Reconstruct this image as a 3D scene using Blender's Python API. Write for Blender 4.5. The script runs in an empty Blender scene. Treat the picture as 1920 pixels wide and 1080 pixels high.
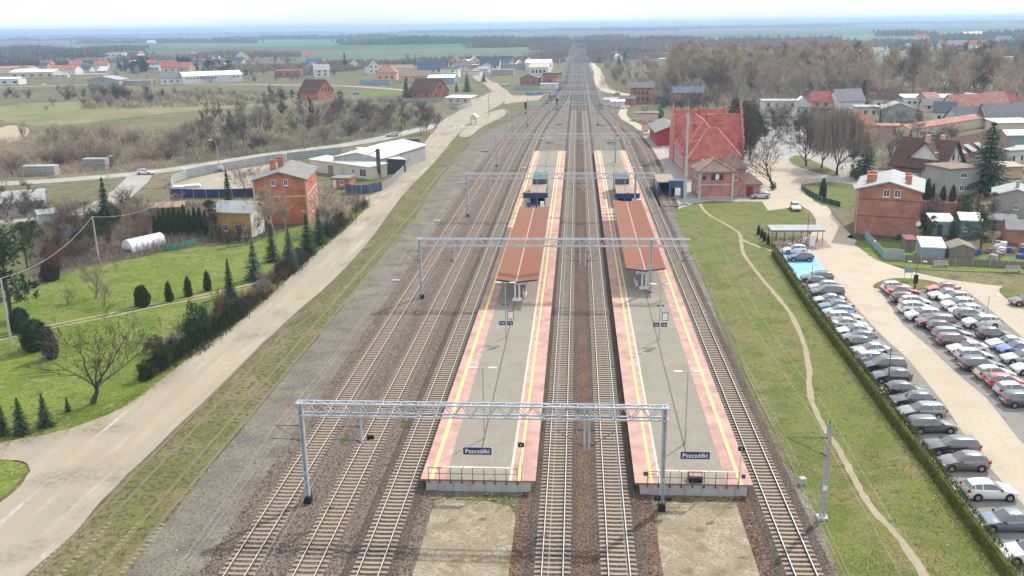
import bpy, math, random
from mathutils import Vector, Matrix
RND = random.Random(11)
sc = bpy.context.scene
COL = sc.collection
rad, sin, cos, tan, PI = math.radians, math.sin, math.cos, math.tan, math.pi

# ------------------------------------------------------------------ camera (solved from the rails, horizon and gantry legs)
W, H, F = 1920, 1080, 1720.0
ROLL = math.atan(0.0156)
_c, _s = cos(ROLL), sin(ROLL)
THETA = math.atan((493 * _c) / F)
PSI = math.atan(((123.4 * _c + 495 * _s) * cos(THETA)) / F)
HC = 37.5
HEAD = Vector((-sin(PSI), cos(PSI), 0)); R0 = Vector((cos(PSI), sin(PSI), 0)); Z = Vector((0, 0, 1))
FWD = HEAD * cos(THETA) - Z * sin(THETA); UP0 = HEAD * sin(THETA) + Z * cos(THETA)
CR = R0 * _c - UP0 * _s; CU = R0 * _s + UP0 * _c
CAMP = Vector((0, 0, HC))

def G(px, py, z=0.0):
    """the point of the plane at height z that the photograph shows at pixel (px, py)"""
    d = FWD * F + CR * (px - 960) + CU * (540 - py)
    t = (z - HC) / d.z
    return CAMP + d * t

def proj(p):
    d = Vector(p) - CAMP
    k = d.dot(FWD)
    return 960 + F * d.dot(CR) / k, 540 - F * d.dot(CU) / k

def hgt(base, pytop):
    """height of a vertical thing standing at base whose top shows at pixel row pytop"""
    lo, hi = 0.0, 80.0
    for _ in range(40):
        m = (lo + hi) / 2
        if proj((base[0], base[1], base[2] + m))[1] > pytop: lo = m
        else: hi = m
    return lo

cam_d = bpy.data.cameras.new("camera"); cam = bpy.data.objects.new("camera", cam_d); COL.objects.link(cam)
M = Matrix((CR, CU, -FWD)).transposed().to_4x4(); M.translation = CAMP
cam.matrix_world = M
cam_d.sensor_width = 36; cam_d.sensor_fit = 'HORIZONTAL'; cam_d.lens = 36 * F / W
cam_d.clip_start = 0.5; cam_d.clip_end = 60000
sc.camera = cam

# ------------------------------------------------------------------ materials
MATS = {}
def _nodes(name):
    m = bpy.data.materials.new(name); m.use_nodes = True
    nt = m.node_tree; b = nt.nodes["Principled BSDF"]
    return m, nt, b
def c4(c): return (c[0], c[1], c[2], 1)

def mat(name, c, c2=None, scale=2.0, rough=0.8, metal=0.0, bump=0.0, spec=0.3, detail=4, stretch=None, contrast=1.0, coat=0.0):
    """plain surface: base colour with noise towards a second colour"""
    if name in MATS: return MATS[name]
    m, nt, b = _nodes(name)
    b.inputs["Roughness"].default_value = rough; b.inputs["Metallic"].default_value = metal
    b.inputs["Specular IOR Level"].default_value = spec
    if coat: b.inputs["Coat Weight"].default_value = coat; b.inputs["Coat Roughness"].default_value = 0.05
    if c2 is None: c2 = tuple(x * 0.8 for x in c)
    tc = nt.nodes.new("ShaderNodeTexCoord"); no = nt.nodes.new("ShaderNodeTexNoise")
    no.inputs["Scale"].default_value = scale; no.inputs["Detail"].default_value = detail
    src = tc.outputs["Object"]
    if stretch:
        mp = nt.nodes.new("ShaderNodeMapping"); mp.inputs["Scale"].default_value = stretch
        nt.links.new(src, mp.inputs[0]); src = mp.outputs[0]
    nt.links.new(src, no.inputs["Vector"])
    r = nt.nodes.new("ShaderNodeMapRange"); k = 0.22 / contrast
    r.inputs["From Min"].default_value = 0.5 - k; r.inputs["From Max"].default_value = 0.5 + k
    nt.links.new(no.outputs["Fac"], r.inputs["Value"])
    mx = nt.nodes.new("ShaderNodeMix"); mx.data_type = 'RGBA'
    mx.inputs["A"].default_value = c4(c); mx.inputs["B"].default_value = c4(c2)
    nt.links.new(r.outputs[0], mx.inputs["Factor"]); nt.links.new(mx.outputs["Result"], b.inputs["Base Color"])
    if bump:
        bp = nt.nodes.new("ShaderNodeBump"); bp.inputs["Strength"].default_value = bump; bp.inputs["Distance"].default_value = 0.05
        nt.links.new(no.outputs["Fac"], bp.inputs["Height"]); nt.links.new(bp.outputs[0], b.inputs["Normal"])
    MATS[name] = m
    return m

def gmat(name, layers, rough=0.95, bump=0.4, bscale=8.0):
    """ground: base colour, then (colour, noise scale, threshold, softness, stretch) laid over one another"""
    if name in MATS: return MATS[name]
    m, nt, b = _nodes(name)
    b.inputs["Roughness"].default_value = rough; b.inputs["Specular IOR Level"].default_value = 0.15
    tc = nt.nodes.new("ShaderNodeTexCoord"); last = None
    for i, L in enumerate(layers):
        if i == 0:
            rg = nt.nodes.new("ShaderNodeRGB"); rg.outputs[0].default_value = c4(L); last = rg.outputs[0]; continue
        col, s, th, soft = L[:4]
        mp = nt.nodes.new("ShaderNodeMapping"); mp.inputs["Location"].default_value = (i * 37.1, i * 11.7, i * 5.3)
        st = L[4] if len(L) > 4 else (1, 1, 1)
        mp.inputs["Scale"].default_value = st
        no = nt.nodes.new("ShaderNodeTexNoise"); no.inputs["Scale"].default_value = s; no.inputs["Detail"].default_value = 5 if s < 2 else 2
        nt.links.new(tc.outputs["Object"], mp.inputs[0]); nt.links.new(mp.outputs[0], no.inputs["Vector"])
        r = nt.nodes.new("ShaderNodeMapRange"); r.inputs["From Min"].default_value = th - soft; r.inputs["From Max"].default_value = th + soft
        nt.links.new(no.outputs["Fac"], r.inputs["Value"])
        mx = nt.nodes.new("ShaderNodeMix"); mx.data_type = 'RGBA'; mx.inputs["B"].default_value = c4(col)
        nt.links.new(r.outputs[0], mx.inputs["Factor"]); nt.links.new(last, mx.inputs["A"]); last = mx.outputs["Result"]
    nt.links.new(last, b.inputs["Base Color"])
    if bump:
        no = nt.nodes.new("ShaderNodeTexNoise"); no.inputs["Scale"].default_value = bscale; no.inputs["Detail"].default_value = 3
        nt.links.new(tc.outputs["Object"], no.inputs["Vector"])
        bp = nt.nodes.new("ShaderNodeBump"); bp.inputs["Strength"].default_value = bump; bp.inputs["Distance"].default_value = 0.08
        nt.links.new(no.outputs["Fac"], bp.inputs["Height"]); nt.links.new(bp.outputs[0], b.inputs["Normal"])
    MATS[name] = m
    return m

def brickmat(name, c1, c2, mortar, bw=0.5, bh=0.16, rough=0.9, bump=0.2, msize=0.02, vertical=True):
    """courses of bricks, tiles or slabs; vertical: laid on walls, else on the ground"""
    if name in MATS: return MATS[name]
    m, nt, b = _nodes(name)
    b.inputs["Roughness"].default_value = rough; b.inputs["Specular IOR Level"].default_value = 0.2
    tc = nt.nodes.new("ShaderNodeTexCoord"); src = tc.outputs["Object"]
    if vertical:
        sep = nt.nodes.new("ShaderNodeSeparateXYZ"); nt.links.new(src, sep.inputs[0])
        ad = nt.nodes.new("ShaderNodeMath"); ad.operation = 'ADD'
        nt.links.new(sep.outputs[0], ad.inputs[0]); nt.links.new(sep.outputs[1], ad.inputs[1])
        cmb = nt.nodes.new("ShaderNodeCombineXYZ"); nt.links.new(ad.outputs[0], cmb.inputs[0]); nt.links.new(sep.outputs[2], cmb.inputs[1])
        src = cmb.outputs[0]
    br = nt.nodes.new("ShaderNodeTexBrick"); br.inputs["Scale"].default_value = 1.0
    br.inputs["Brick Width"].default_value = bw; br.inputs["Row Height"].default_value = bh; br.inputs["Mortar Size"].default_value = msize
    br.inputs["Color1"].default_value = c4(c1); br.inputs["Color2"].default_value = c4(c2); br.inputs["Mortar"].default_value = c4(mortar)
    nt.links.new(src, br.inputs["Vector"])
    no = nt.nodes.new("ShaderNodeTexNoise"); no.inputs["Scale"].default_value = 0.6; no.inputs["Detail"].default_value = 6
    nt.links.new(tc.outputs["Object"], no.inputs["Vector"])
    r = nt.nodes.new("ShaderNodeMapRange"); r.inputs["From Min"].default_value = 0.3; r.inputs["From Max"].default_value = 0.7
    r.inputs["To Min"].default_value = 0.72; r.inputs["To Max"].default_value = 1.15
    nt.links.new(no.outputs["Fac"], r.inputs["Value"])
    mx = nt.nodes.new("ShaderNodeMix"); mx.data_type = 'RGBA'; mx.blend_type = 'MULTIPLY'; mx.inputs["Factor"].default_value = 1
    nt.links.new(br.outputs["Color"], mx.inputs["A"]); nt.links.new(r.outputs[0], mx.inputs["B"])
    nt.links.new(mx.outputs["Result"], b.inputs["Base Color"])
    if bump:
        bp = nt.nodes.new("ShaderNodeBump"); bp.inputs["Strength"].default_value = bump; bp.inputs["Distance"].default_value = 0.02
        nt.links.new(br.outputs["Fac"], bp.inputs["Height"]); bp.invert = True; nt.links.new(bp.outputs[0], b.inputs["Normal"])
    MATS[name] = m
    return m

# ------------------------------------------------------------------ mesh builder
class MB:
    def __init__(s): s.v = []; s.f = []; s.m = []
    def add(s, vs, fs, mi=0):
        o = len(s.v); s.v.extend([tuple(x) for x in vs])
        for f in fs: s.f.append([o + i for i in f]); s.m.append(mi)
        return s
    def quad(s, a, b, c, d, mi=0): return s.add([a, b, c, d], [(0, 1, 2, 3)], mi)
    def box(s, c, d, rz=0.0, mi=0):
        """centre of the base c, size d"""
        x, y, z = d[0] / 2, d[1] / 2, d[2]; C, S = cos(rz), sin(rz); vs = []
        for zz in (0, z):
            for sx, sy in ((-x, -y), (x, -y), (x, y), (-x, y)):
                vs.append((c[0] + sx * C - sy * S, c[1] + sx * S + sy * C, c[2] + zz))
        return s.add(vs, [(3, 2, 1, 0), (4, 5, 6, 7), (0, 1, 5, 4), (1, 2, 6, 5), (2, 3, 7, 6), (3, 0, 4, 7)], mi)
    def beam(s, p, q, w, h=None, mi=0):
        p, q = Vector(p), Vector(q); h = h or w; d = (q - p)
        if d.length < 1e-6: return s
        d.normalize(); u = d.cross(Z)
        if u.length < 1e-3: u = Vector((1, 0, 0))
        u.normalize(); n = u.cross(d)
        vs = [a + u * (sx * w / 2) + n * (sy * h / 2) for a in (p, q) for sx, sy in ((-1, -1), (1, -1), (1, 1), (-1, 1))]
        return s.add(vs, [(3, 2, 1, 0), (4, 5, 6, 7), (0, 1, 5, 4), (1, 2, 6, 5), (2, 3, 7, 6), (3, 0, 4, 7)], mi)
    def tube(s, p, q, r0, r1=None, n=6, cap=True, mi=0):
        p, q = Vector(p), Vector(q); r1 = r0 if r1 is None else r1; d = (q - p)
        if d.length < 1e-6: return s
        d.normalize(); u = d.cross(Vector((0.3, 0.1, 1)) if abs(d.z) < 0.9 else Vector((1, 0, 0))); u.normalize(); w = d.cross(u)
        vs = []
        for a, r in ((p, r0), (q, r1)):
            for i in range(n):
                t = 2 * PI * i / n; vs.append(a + u * (r * cos(t)) + w * (r * sin(t)))
        fs = [(i, (i + 1) % n, n + (i + 1) % n, n + i) for i in range(n)]
        if cap: fs += [tuple(range(n - 1, -1, -1)), tuple(range(n, 2 * n))]
        return s.add(vs, fs, mi)
    def prism(s, poly, z0, z1, mi=0):
        n = len(poly)
        vs = [(p[0], p[1], z0) for p in poly] + [(p[0], p[1], z1) for p in poly]
        fs = [tuple(range(n - 1, -1, -1)), tuple(range(n, 2 * n))] + [(i, (i + 1) % n, n + (i + 1) % n, n + i) for i in range(n)]
        return s.add(vs, fs, mi)
    def slab(s, pts, th, mi=0):
        """a thick plate: pts its upper face (any plane), th its thickness downwards"""
        n = len(pts); vs = [Vector(p) for p in pts] + [Vector(p) - Z * th for p in pts]
        fs = [tuple(range(n)), tuple(range(2 * n - 1, n - 1, -1))] + [(i, n + i, n + (i + 1) % n, (i + 1) % n) for i in range(n)]
        return s.add(vs, fs, mi)
    def build(s, name, mats, parent=None, smooth=False, local=False):
        me = bpy.data.meshes.new(name)
        off = Vector((0, 0, 0))
        if parent is not None and not local:
            r = parent
            while r.parent: r = r.parent
            off = r.location
        me.from_pydata([(x - off.x, y - off.y, z - off.z) for x, y, z in s.v], [], s.f)
        if not isinstance(mats, (list, tuple)): mats = [mats]
        for m in mats: me.materials.append(m)
        if len(mats) > 1: me.polygons.foreach_set("material_index", s.m)
        if smooth: me.polygons.foreach_set("use_smooth", [True] * len(me.polygons))
        o = bpy.data.objects.new(name, me); COL.objects.link(o)
        if parent is not None: o.parent = parent
        return o

def tag(o, label=None, cat=None, group=None, kind=None):
    if label: o["label"] = label
    if cat: o["category"] = cat
    if group: o["group"] = group
    if kind: o["kind"] = kind
    return o
def thing(name, label, cat, loc=(0, 0, 0), group=None, rz=0.0):
    o = bpy.data.objects.new(name, None); COL.objects.link(o); o.location = loc; o.rotation_euler = (0, 0, rz)
    o.empty_display_size = 0.5
    return tag(o, label, cat, group)
def dup(root, loc=None, rz=None, scale=None, label=None, group=None, cat=None):
    """a copy of a thing with copies of its parts and sub-parts (mesh data shared)"""
    def cp(o, par):
        c = o.copy(); COL.objects.link(c)
        if par is not None: c.parent = par
        for ch in KIDS(o): cp(ch, c)
        return c
    r = cp(root, None)
    if loc is not None: r.location = loc
    if rz is not None: r.rotation_euler = (0, 0, rz)
    if scale is not None: r.scale = scale if isinstance(scale, (tuple, list)) else (scale,) * 3
    if label: r["label"] = label
    if group: r["group"] = group
    if cat: r["category"] = cat
    return r
KCACHE = {}
def KIDS(o):
    if o.name not in KCACHE: KCACHE[o.name] = list(o.children)
    return KCACHE[o.name]

def smoothpoly(pts, n=4, closed=False):
    """Catmull-Rom through the points"""
    P = [Vector(p) for p in pts]; out = []; N = len(P)
    rng = range(N) if closed else range(N - 1)
    for i in rng:
        if closed: a, b, c, d = P[i - 1], P[i], P[(i + 1) % N], P[(i + 2) % N]
        else: a, b, c, d = P[max(i - 1, 0)], P[i], P[i + 1], P[min(i + 2, N - 1)]
        for k in range(n):
            t = k / n
            out.append(0.5 * ((2 * b) + (c - a) * t + (2 * a - 5 * b + 4 * c - d) * t * t + (3 * b - a - 3 * c + d) * t ** 3))
    if not closed: out.append(P[-1])
    return out

def patch(name, px, z, m, kind='structure', n=4, jit=0.0, label=None, cat=None, thick=0.0, world=False):
    """a flat sheet on the ground; px: outline as pixels of the photograph"""
    P = [Vector((p[0], p[1], 0)) for p in px] if world else [G(p[0], p[1]) for p in px]
    if n > 1: P = smoothpoly(P, n, True)
    if jit: P = [p + Vector((RND.uniform(-jit, jit), RND.uniform(-jit, jit), 0)) for p in P]
    mb = MB()
    if thick: mb.prism([(p.x, p.y) for p in P], z - thick, z)
    else:
        ar = sum(P[i].x * P[(i + 1) % len(P)].y - P[(i + 1) % len(P)].x * P[i].y for i in range(len(P)))
        if ar < 0: P.reverse()
        mb.add([(p.x, p.y, z) for p in P], [tuple(range(len(P)))])
    o = mb.build(name, m)
    return tag(o, label, cat, None, kind)

def offset(path, d):
    """a polyline shifted sideways (positive: to its right)"""
    out = []
    for i, p in enumerate(path):
        a = path[max(i - 1, 0)]; b = path[min(i + 1, len(path) - 1)]
        t = Vector((b[0] - a[0], b[1] - a[1], 0)); t.normalize()
        out.append(Vector((p[0] + t.y * d, p[1] - t.x * d, 0)))
    return out
def ribbon(name, path, w, z, m, kind='structure', wj=0.0, label=None, cat=None, parent=None):
    L = offset(path, -w / 2); Rr = offset(path, w / 2); mb = MB()
    if wj:
        for i in range(len(path)):
            L[i] += Vector((RND.uniform(-wj, wj), RND.uniform(-wj, wj), 0)); Rr[i] += Vector((RND.uniform(-wj, wj), RND.uniform(-wj, wj), 0))
    for i in range(len(path) - 1):
        a, b, c, d = L[i], L[i + 1], Rr[i + 1], Rr[i]
        mb.add([(d.x, d.y, z), (c.x, c.y, z), (b.x, b.y, z), (a.x, a.y, z)], [(0, 1, 2, 3)])
    o = mb.build(name, m, parent)
    return tag(o, label, cat, None, kind) if parent is None else o
def sweep(mb, path, prof, mi=0):
    """sweep a closed profile [(side, z)] along a polyline"""
    rows = [offset(path, s) for s, z in prof]; n = len(prof)
    vs = []
    for i in range(len(path)):
        for j in range(n): vs.append((rows[j][i].x, rows[j][i].y, prof[j][1]))
    fs = []
    for i in range(len(path) - 1):
        for j in range(n):
            k = (j + 1) % n; fs.append((i * n + j, i * n + k, (i + 1) * n + k, (i + 1) * n + j))
    mb.add(vs, fs, mi)
def resample(path, step):
    out = []; acc = 0.0
    for i in range(len(path) - 1):
        a, b = Vector(path[i]), Vector(path[i + 1]); L = (b - a).length; t = acc
        while t < L:
            out.append((a + (b - a) * (t / L), (b - a).normalized())); t += step
        acc = t - L
    return out
# ------------------------------------------------------------------ ground, fields, roads
M_MEADOW = gmat("meadow", [(0.17, 0.155, 0.08), ((0.11, 0.13, 0.04), 0.02, 0.52, 0.1), ((0.24, 0.2, 0.125), 0.05, 0.55, 0.07), ((0.07, 0.065, 0.035), 0.35, 0.6, 0.08), ((0.1, 0.095, 0.05), 2.2, 0.5, 0.2)], bscale=1.5)
M_LAWN = gmat("lawn", [(0.155, 0.19, 0.03), ((0.2, 0.22, 0.06), 0.08, 0.52, 0.09), ((0.11, 0.155, 0.022), 0.2, 0.56, 0.08), ((0.25, 0.23, 0.11), 0.5, 0.62, 0.06), ((0.075, 0.1, 0.02), 1.3, 0.6, 0.06), ((0.08, 0.125, 0.015), 4.0, 0.53, 0.12)], bscale=3)
M_VERGE = gmat("verge_grass", [(0.155, 0.18, 0.04), ((0.225, 0.185, 0.085), 0.11, 0.52, 0.07), ((0.1, 0.14, 0.025), 0.3, 0.56, 0.06), ((0.19, 0.145, 0.09), 0.7, 0.6, 0.06), ((0.07, 0.085, 0.02), 1.1, 0.62, 0.05), ((0.1, 0.11, 0.03), 4.0, 0.5, 0.2)], bscale=4)
M_MOSS = gmat("siding_moss", [(0.145, 0.135, 0.05), ((0.185, 0.16, 0.085), 0.3, 0.52, 0.1), ((0.11, 0.125, 0.035), 0.2, 0.55, 0.09), ((0.06, 0.055, 0.03), 2.0, 0.58, 0.12)], bscale=5)
M_GRAVEL = gmat("gravel", [(0.178, 0.155, 0.122), ((0.225, 0.203, 0.15), 0.12, 0.53, 0.09), ((0.115, 0.1, 0.09), 0.3, 0.56, 0.1), ((0.095, 0.08, 0.066), 5.5, 0.56, 0.08), ((0.23, 0.203, 0.172), 6.5, 0.6, 0.08)], bump=0.8, bscale=7)
M_RUST = gmat("rusty_ballast", [(0.105, 0.06, 0.044), ((0.15, 0.095, 0.07), 0.25, 0.52, 0.12), ((0.045, 0.026, 0.02), 5.5, 0.52, 0.06), ((0.21, 0.14, 0.105), 6.5, 0.58, 0.06)], bump=0.8, bscale=7)
M_BALLAST = gmat("ballast", [(0.135, 0.108, 0.083), ((0.17, 0.14, 0.108), 0.2, 0.5, 0.12), ((0.05, 0.036, 0.03), 5.5, 0.52, 0.06), ((0.24, 0.19, 0.165), 6.5, 0.6, 0.06)], bump=0.8, bscale=7)
M_DARKBED = gmat("dark_ballast", [(0.085, 0.064, 0.05), ((0.115, 0.09, 0.072), 0.2, 0.5, 0.12), ((0.04, 0.03, 0.025), 5.5, 0.52, 0.06), ((0.17, 0.135, 0.11), 6.5, 0.6, 0.06)], bump=0.8, bscale=7)
M_DIRTROAD = gmat("dirt_road", [(0.325, 0.27, 0.193), ((0.375, 0.318, 0.235), 0.5, 0.52, 0.1, (1, 0.12, 1)), ((0.29, 0.25, 0.2), 0.35, 0.58, 0.08, (1, 0.1, 1)), ((0.22, 0.18, 0.135), 0.12, 0.6, 0.06), ((0.44, 0.4, 0.33), 0.9, 0.62, 0.05, (1, 0.06, 1)), ((0.31, 0.275, 0.225), 2.2, 0.52, 0.16)], bump=0.2, bscale=3)
M_ASPHALT = gmat("old_asphalt", [(0.33, 0.31, 0.28), ((0.38, 0.36, 0.33), 0.15, 0.5, 0.1), ((0.27, 0.25, 0.22), 0.5, 0.58, 0.1)], bump=0.1)
M_EARTH = gmat("dry_earth", [(0.3, 0.25, 0.175), ((0.21, 0.17, 0.1), 0.4, 0.52, 0.12), ((0.36, 0.31, 0.23), 0.9, 0.56, 0.1), ((0.13, 0.125, 0.05), 0.5, 0.66, 0.05), ((0.2, 0.16, 0.11), 5, 0.55, 0.1)], bscale=5)
M_SOIL = gmat("garden_soil", [(0.075, 0.058, 0.04), ((0.13, 0.105, 0.07), 0.5, 0.52, 0.12), ((0.09, 0.1, 0.035), 0.3, 0.58, 0.07)], bscale=3)
M_PATH = gmat("trodden_path", [(0.34, 0.285, 0.2), ((0.28, 0.24, 0.17), 0.7, 0.52, 0.15)], bump=0.15)
M_PAVE = gmat("beige_paving", [(0.44, 0.37, 0.285), ((0.475, 0.405, 0.315), 0.08, 0.5, 0.1), ((0.395, 0.335, 0.26), 0.3, 0.6, 0.1), ((0.4, 0.34, 0.265), 4.0, 0.55, 0.15)], bump=0.08, bscale=9)
M_BAY = gmat("grey_bay_paving", [(0.205, 0.198, 0.185), ((0.24, 0.23, 0.21), 0.2, 0.5, 0.12), ((0.165, 0.155, 0.145), 0.5, 0.6, 0.08)], bump=0.08, bscale=9)
M_PLAZA = gmat("plaza_concrete", [(0.34, 0.325, 0.3), ((0.38, 0.36, 0.335), 0.1, 0.5, 0.1), ((0.28, 0.265, 0.24), 0.5, 0.6, 0.1)], bump=0.05)
M_BLUEPAINT = gmat("blue_paint", [(0.17, 0.42, 0.72), ((0.28, 0.5, 0.74), 0.5, 0.5, 0.12)], bump=0.0, rough=0.7)
M_CROP = gmat("green_crop", [(0.085, 0.135, 0.065), ((0.105, 0.155, 0.075), 0.006, 0.5, 0.1, (1, 4, 1))], bump=0)
M_PLOUGH = gmat("ploughed_field", [(0.19, 0.15, 0.11), ((0.24, 0.195, 0.14), 0.008, 0.5, 0.1, (1, 4, 1))], bump=0)

def farm_mat():
    m, nt, b = _nodes("farmland"); b.inputs["Roughness"].default_value = 1; b.inputs["Specular IOR Level"].default_value = 0.05
    tc = nt.nodes.new("ShaderNodeTexCoord"); mp = nt.nodes.new("ShaderNodeMapping"); mp.inputs["Scale"].default_value = (0.0011, 0.0024, 1); mp.inputs["Rotation"].default_value = (0, 0, 0.05)
    vo = nt.nodes.new("ShaderNodeTexVoronoi"); vo.inputs["Scale"].default_value = 1.0; vo.voronoi_dimensions = '2D'
    nt.links.new(tc.outputs["Object"], mp.inputs[0]); nt.links.new(mp.outputs[0], vo.inputs["Vector"])
    sp = nt.nodes.new("ShaderNodeSeparateXYZ"); nt.links.new(vo.outputs["Color"], sp.inputs[0])
    rp = nt.nodes.new("ShaderNodeValToRGB"); rp.color_ramp.interpolation = 'CONSTANT'
    els = [(0, (0.075, 0.115, 0.055)), (0.25, (0.12, 0.115, 0.07)), (0.42, (0.085, 0.125, 0.06)), (0.6, (0.14, 0.11, 0.085)), (0.75, (0.095, 0.13, 0.065)), (0.9, (0.13, 0.125, 0.075))]
    for i, (p, c) in enumerate(els):
        e = rp.color_ramp.elements[i] if i < 2 else rp.color_ramp.elements.new(p)
        e.position = p; e.color = c4(c)
    nt.links.new(sp.outputs[0], rp.inputs[0]); nt.links.new(rp.outputs[0], b.inputs["Base Color"])
    return m
M_FARM = farm_mat()

xs = [-40000, -20000, -10000, -5000, -2500, -1200, -700, -400, -200, -100, 0, 100, 200, 400, 700, 1200, 2500, 5000, 10000, 20000, 40000]
ys = [-60, 20, 60, 100, 150, 220, 300, 400, 550, 750, 1000, 1500, 2500, 4000, 6500, 10000, 16000, 26000, 45000]
mb = MB()
for y in ys:
    for x in xs: mb.v.append((x, y, -0.03))
nx = len(xs)
for j in range(len(ys) - 1):
    for i in range(nx - 1):
        mb.f.append((j * nx + i, j * nx + i + 1, (j + 1) * nx + i + 1, (j + 1) * nx + i)); mb.m.append(1 if ys[j] >= 1000 else 0)
tag(mb.build("ground", [M_MEADOW, M_FARM]), kind='structure')

# the broad gravel yard and the lawns, roads and pavings
patch("gravel_yard", [(196, 1110), (312, 975), (437, 826), (522, 722), (650, 567), (712, 492), (770, 421), (822, 340), (866, 286), (908, 250), (958, 228), (1010, 196), (1040, 165), (1052, 130), (1068, 92), (1098, 92), (1122, 145), (1140, 195), (1180, 240), (1226, 290), (1252, 345), (1275, 420), (1330, 560), (1450, 850), (1590, 1110)], 0.012, M_GRAVEL, n=2)
patch("siding_strip", [(20, 1110), (180, 960), (330, 815), (430, 715), (545, 610), (640, 525), (700, 455), (755, 365), (805, 300), (848, 258), (872, 268), (828, 330), (776, 412), (718, 484), (655, 560), (528, 714), (442, 820), (318, 968), (204, 1110)], 0.024, M_MOSS, jit=0.25)
patch("lawn", [(-20, 870), (60, 825), (150, 790), (230, 752), (300, 700), (370, 648), (470, 570), (560, 490), (600, 445), (560, 425), (480, 452), (340, 468), (240, 488), (150, 505), (60, 545), (-20, 600)], 0.02, M_LAWN, jit=0.2)
patch("grass_corner", [(-30, 960), (0, 938), (35, 905), (50, 882), (40, 868), (0, 866), (-40, 870)], 0.05, M_LAWN, jit=0.1)
patch("road_verge", [(0, 845), (140, 806), (232, 765), (305, 716), (385, 655), (485, 580), (570, 503), (640, 440), (700, 378), (690, 372), (632, 432), (556, 494), (470, 566), (380, 636), (300, 694), (225, 748), (140, 788), (0, 820)], 0.028, M_LAWN, jit=0.15)
patch("dirt_road", [(-40, 1140), (45, 1080), (140, 998), (215, 915), (292, 840), (417, 718), (533, 607), (633, 518), (700, 440), (758, 363), (812, 307), (862, 248), (905, 215), (940, 195), (950, 180), (935, 172), (908, 178), (862, 207), (826, 229), (800, 262), (762, 318), (718, 356), (686, 370), (690, 386), (640, 437), (567, 497), (483, 577), (383, 650), (300, 715), (230, 763), (130, 805), (0, 830), (-60, 850), (-60, 862), (0, 862), (42, 866), (56, 884), (36, 912), (0, 945), (-60, 990)], 0.04, M_DIRTROAD, n=3, jit=0.12)
patch("road_side_lay_by", [(862, 250), (905, 215), (945, 205), (950, 214), (905, 238), (880, 256)], 0.036, M_DIRTROAD, jit=0.2)
road2 = smoothpoly([G(*p) for p in [(-120, 350), (0, 345), (100, 339), (200, 331), (300, 321), (400, 307), (480, 294), (560, 283), (640, 273), (710, 261), (756, 250), (800, 240), (840, 230)]], 4)
ribbon("asphalt_road", road2, 7.5, 0.05, M_ASPHALT, wj=0.1)
ribbon("side_lane", smoothpoly([G(*p) for p in [(262, 327), (255, 340), (232, 360), (205, 378), (160, 396), (80, 408), (-40, 420)]], 4), 6.5, 0.045, M_ASPHALT, wj=0.2)
for d in (-0.7, 0.7):
    ribbon("garden_track", offset(smoothpoly([G(*p) for p in [(-20, 640), (70, 618), (140, 604), (207, 591), (280, 575), (350, 562), (430, 545), (500, 528), (560, 500)]], 5), d), 0.55, 0.045, M_PATH, wj=0.1)
patch("yard_floor", [(325, 345), (420, 322), (560, 302), (560, 330), (480, 352), (330, 354)], 0.03, M_DIRTROAD)
patch("garden_beds", [(60, 470), (180, 420), (300, 400), (480, 420), (520, 440), (480, 455), (340, 472), (240, 490), (150, 505), (80, 530)], 0.016, M_SOIL, jit=0.4)
for nm, px in (("bare_patch", [(800, 945), (870, 938), (955, 950), (968, 1010), (958, 1110), (770, 1110), (785, 1010)]), ("bare_patch", [(1240, 950), (1300, 942), (1395, 948), (1412, 1000), (1436, 1110), (1228, 1110), (1232, 1000)])):
    patch(nm, px, 0.03, M_EARTH, jit=0.2)
    patch("grass_fringe", [(px[0][0] - 8, px[0][1] - 18), (px[1][0], 932), (px[2][0] + 12, 930), (px[2][0] + 14, 960), (px[1][0], 950), (px[0][0] - 10, 975)], 0.022, M_MOSS, jit=0.3)
# right side
patch("grass_bank", [(1600, 1110), (1560, 1030), (1460, 830), (1375, 640), (1318, 520), (1285, 450), (1268, 405), (1280, 388), (1330, 380), (1420, 378), (1490, 385), (1520, 410), (1500, 440), (1452, 455), (1452, 480), (1530, 590), (1620, 705), (1700, 815), (1790, 930), (1930, 1110)], 0.02, M_VERGE, n=3, jit=0.3)
ribbon("trodden_path", smoothpoly([G(*p) for p in [(1312, 382), (1328, 402), (1360, 420), (1386, 438), (1390, 455), (1394, 475), (1420, 512), (1452, 550), (1476, 580), (1496, 615), (1512, 660), (1517, 700), (1520, 745), (1538, 790), (1560, 825), (1585, 865), (1608, 912), (1640, 960), (1690, 1015), (1740, 1090)]], 5), 0.6, 0.034, M_PATH, wj=0.09)
ribbon("trodden_path", smoothpoly([G(*p) for p in [(1388, 448), (1410, 458), (1440, 468), (1455, 474)]], 4), 0.8, 0.032, M_PATH, wj=0.12)
patch("paved_square", [(1440, 395), (1422, 352), (1405, 300), (1420, 285), (1480, 278), (1520, 295), (1560, 325), (1590, 340), (1610, 352), (1545, 362), (1560, 400), (1600, 445), (1650, 490), (1780, 525), (1960, 545), (2400, 600), (2400, 1110), (1880, 960), (1770, 800), (1660, 660), (1560, 545), (1500, 480), (1470, 475), (1470, 460), (1520, 440), (1530, 412), (1500, 385)], 0.03, M_PAVE, n=2)
patch("station_forecourt", [(1196, 262), (1225, 300), (1248, 340), (1272, 392), (1300, 382), (1330, 378), (1440, 378), (1460, 340), (1470, 300), (1440, 262), (1390, 262), (1380, 300), (1300, 300), (1262, 290), (1235, 265), (1210, 255)], 0.026, M_PLAZA, n=1)
patch("street", [(1405, 300), (1392, 262), (1410, 235), (1500, 240), (1560, 262), (1660, 330), (1600, 345), (1520, 330), (1460, 300)], 0.034, M_PLAZA, n=2)
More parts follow.
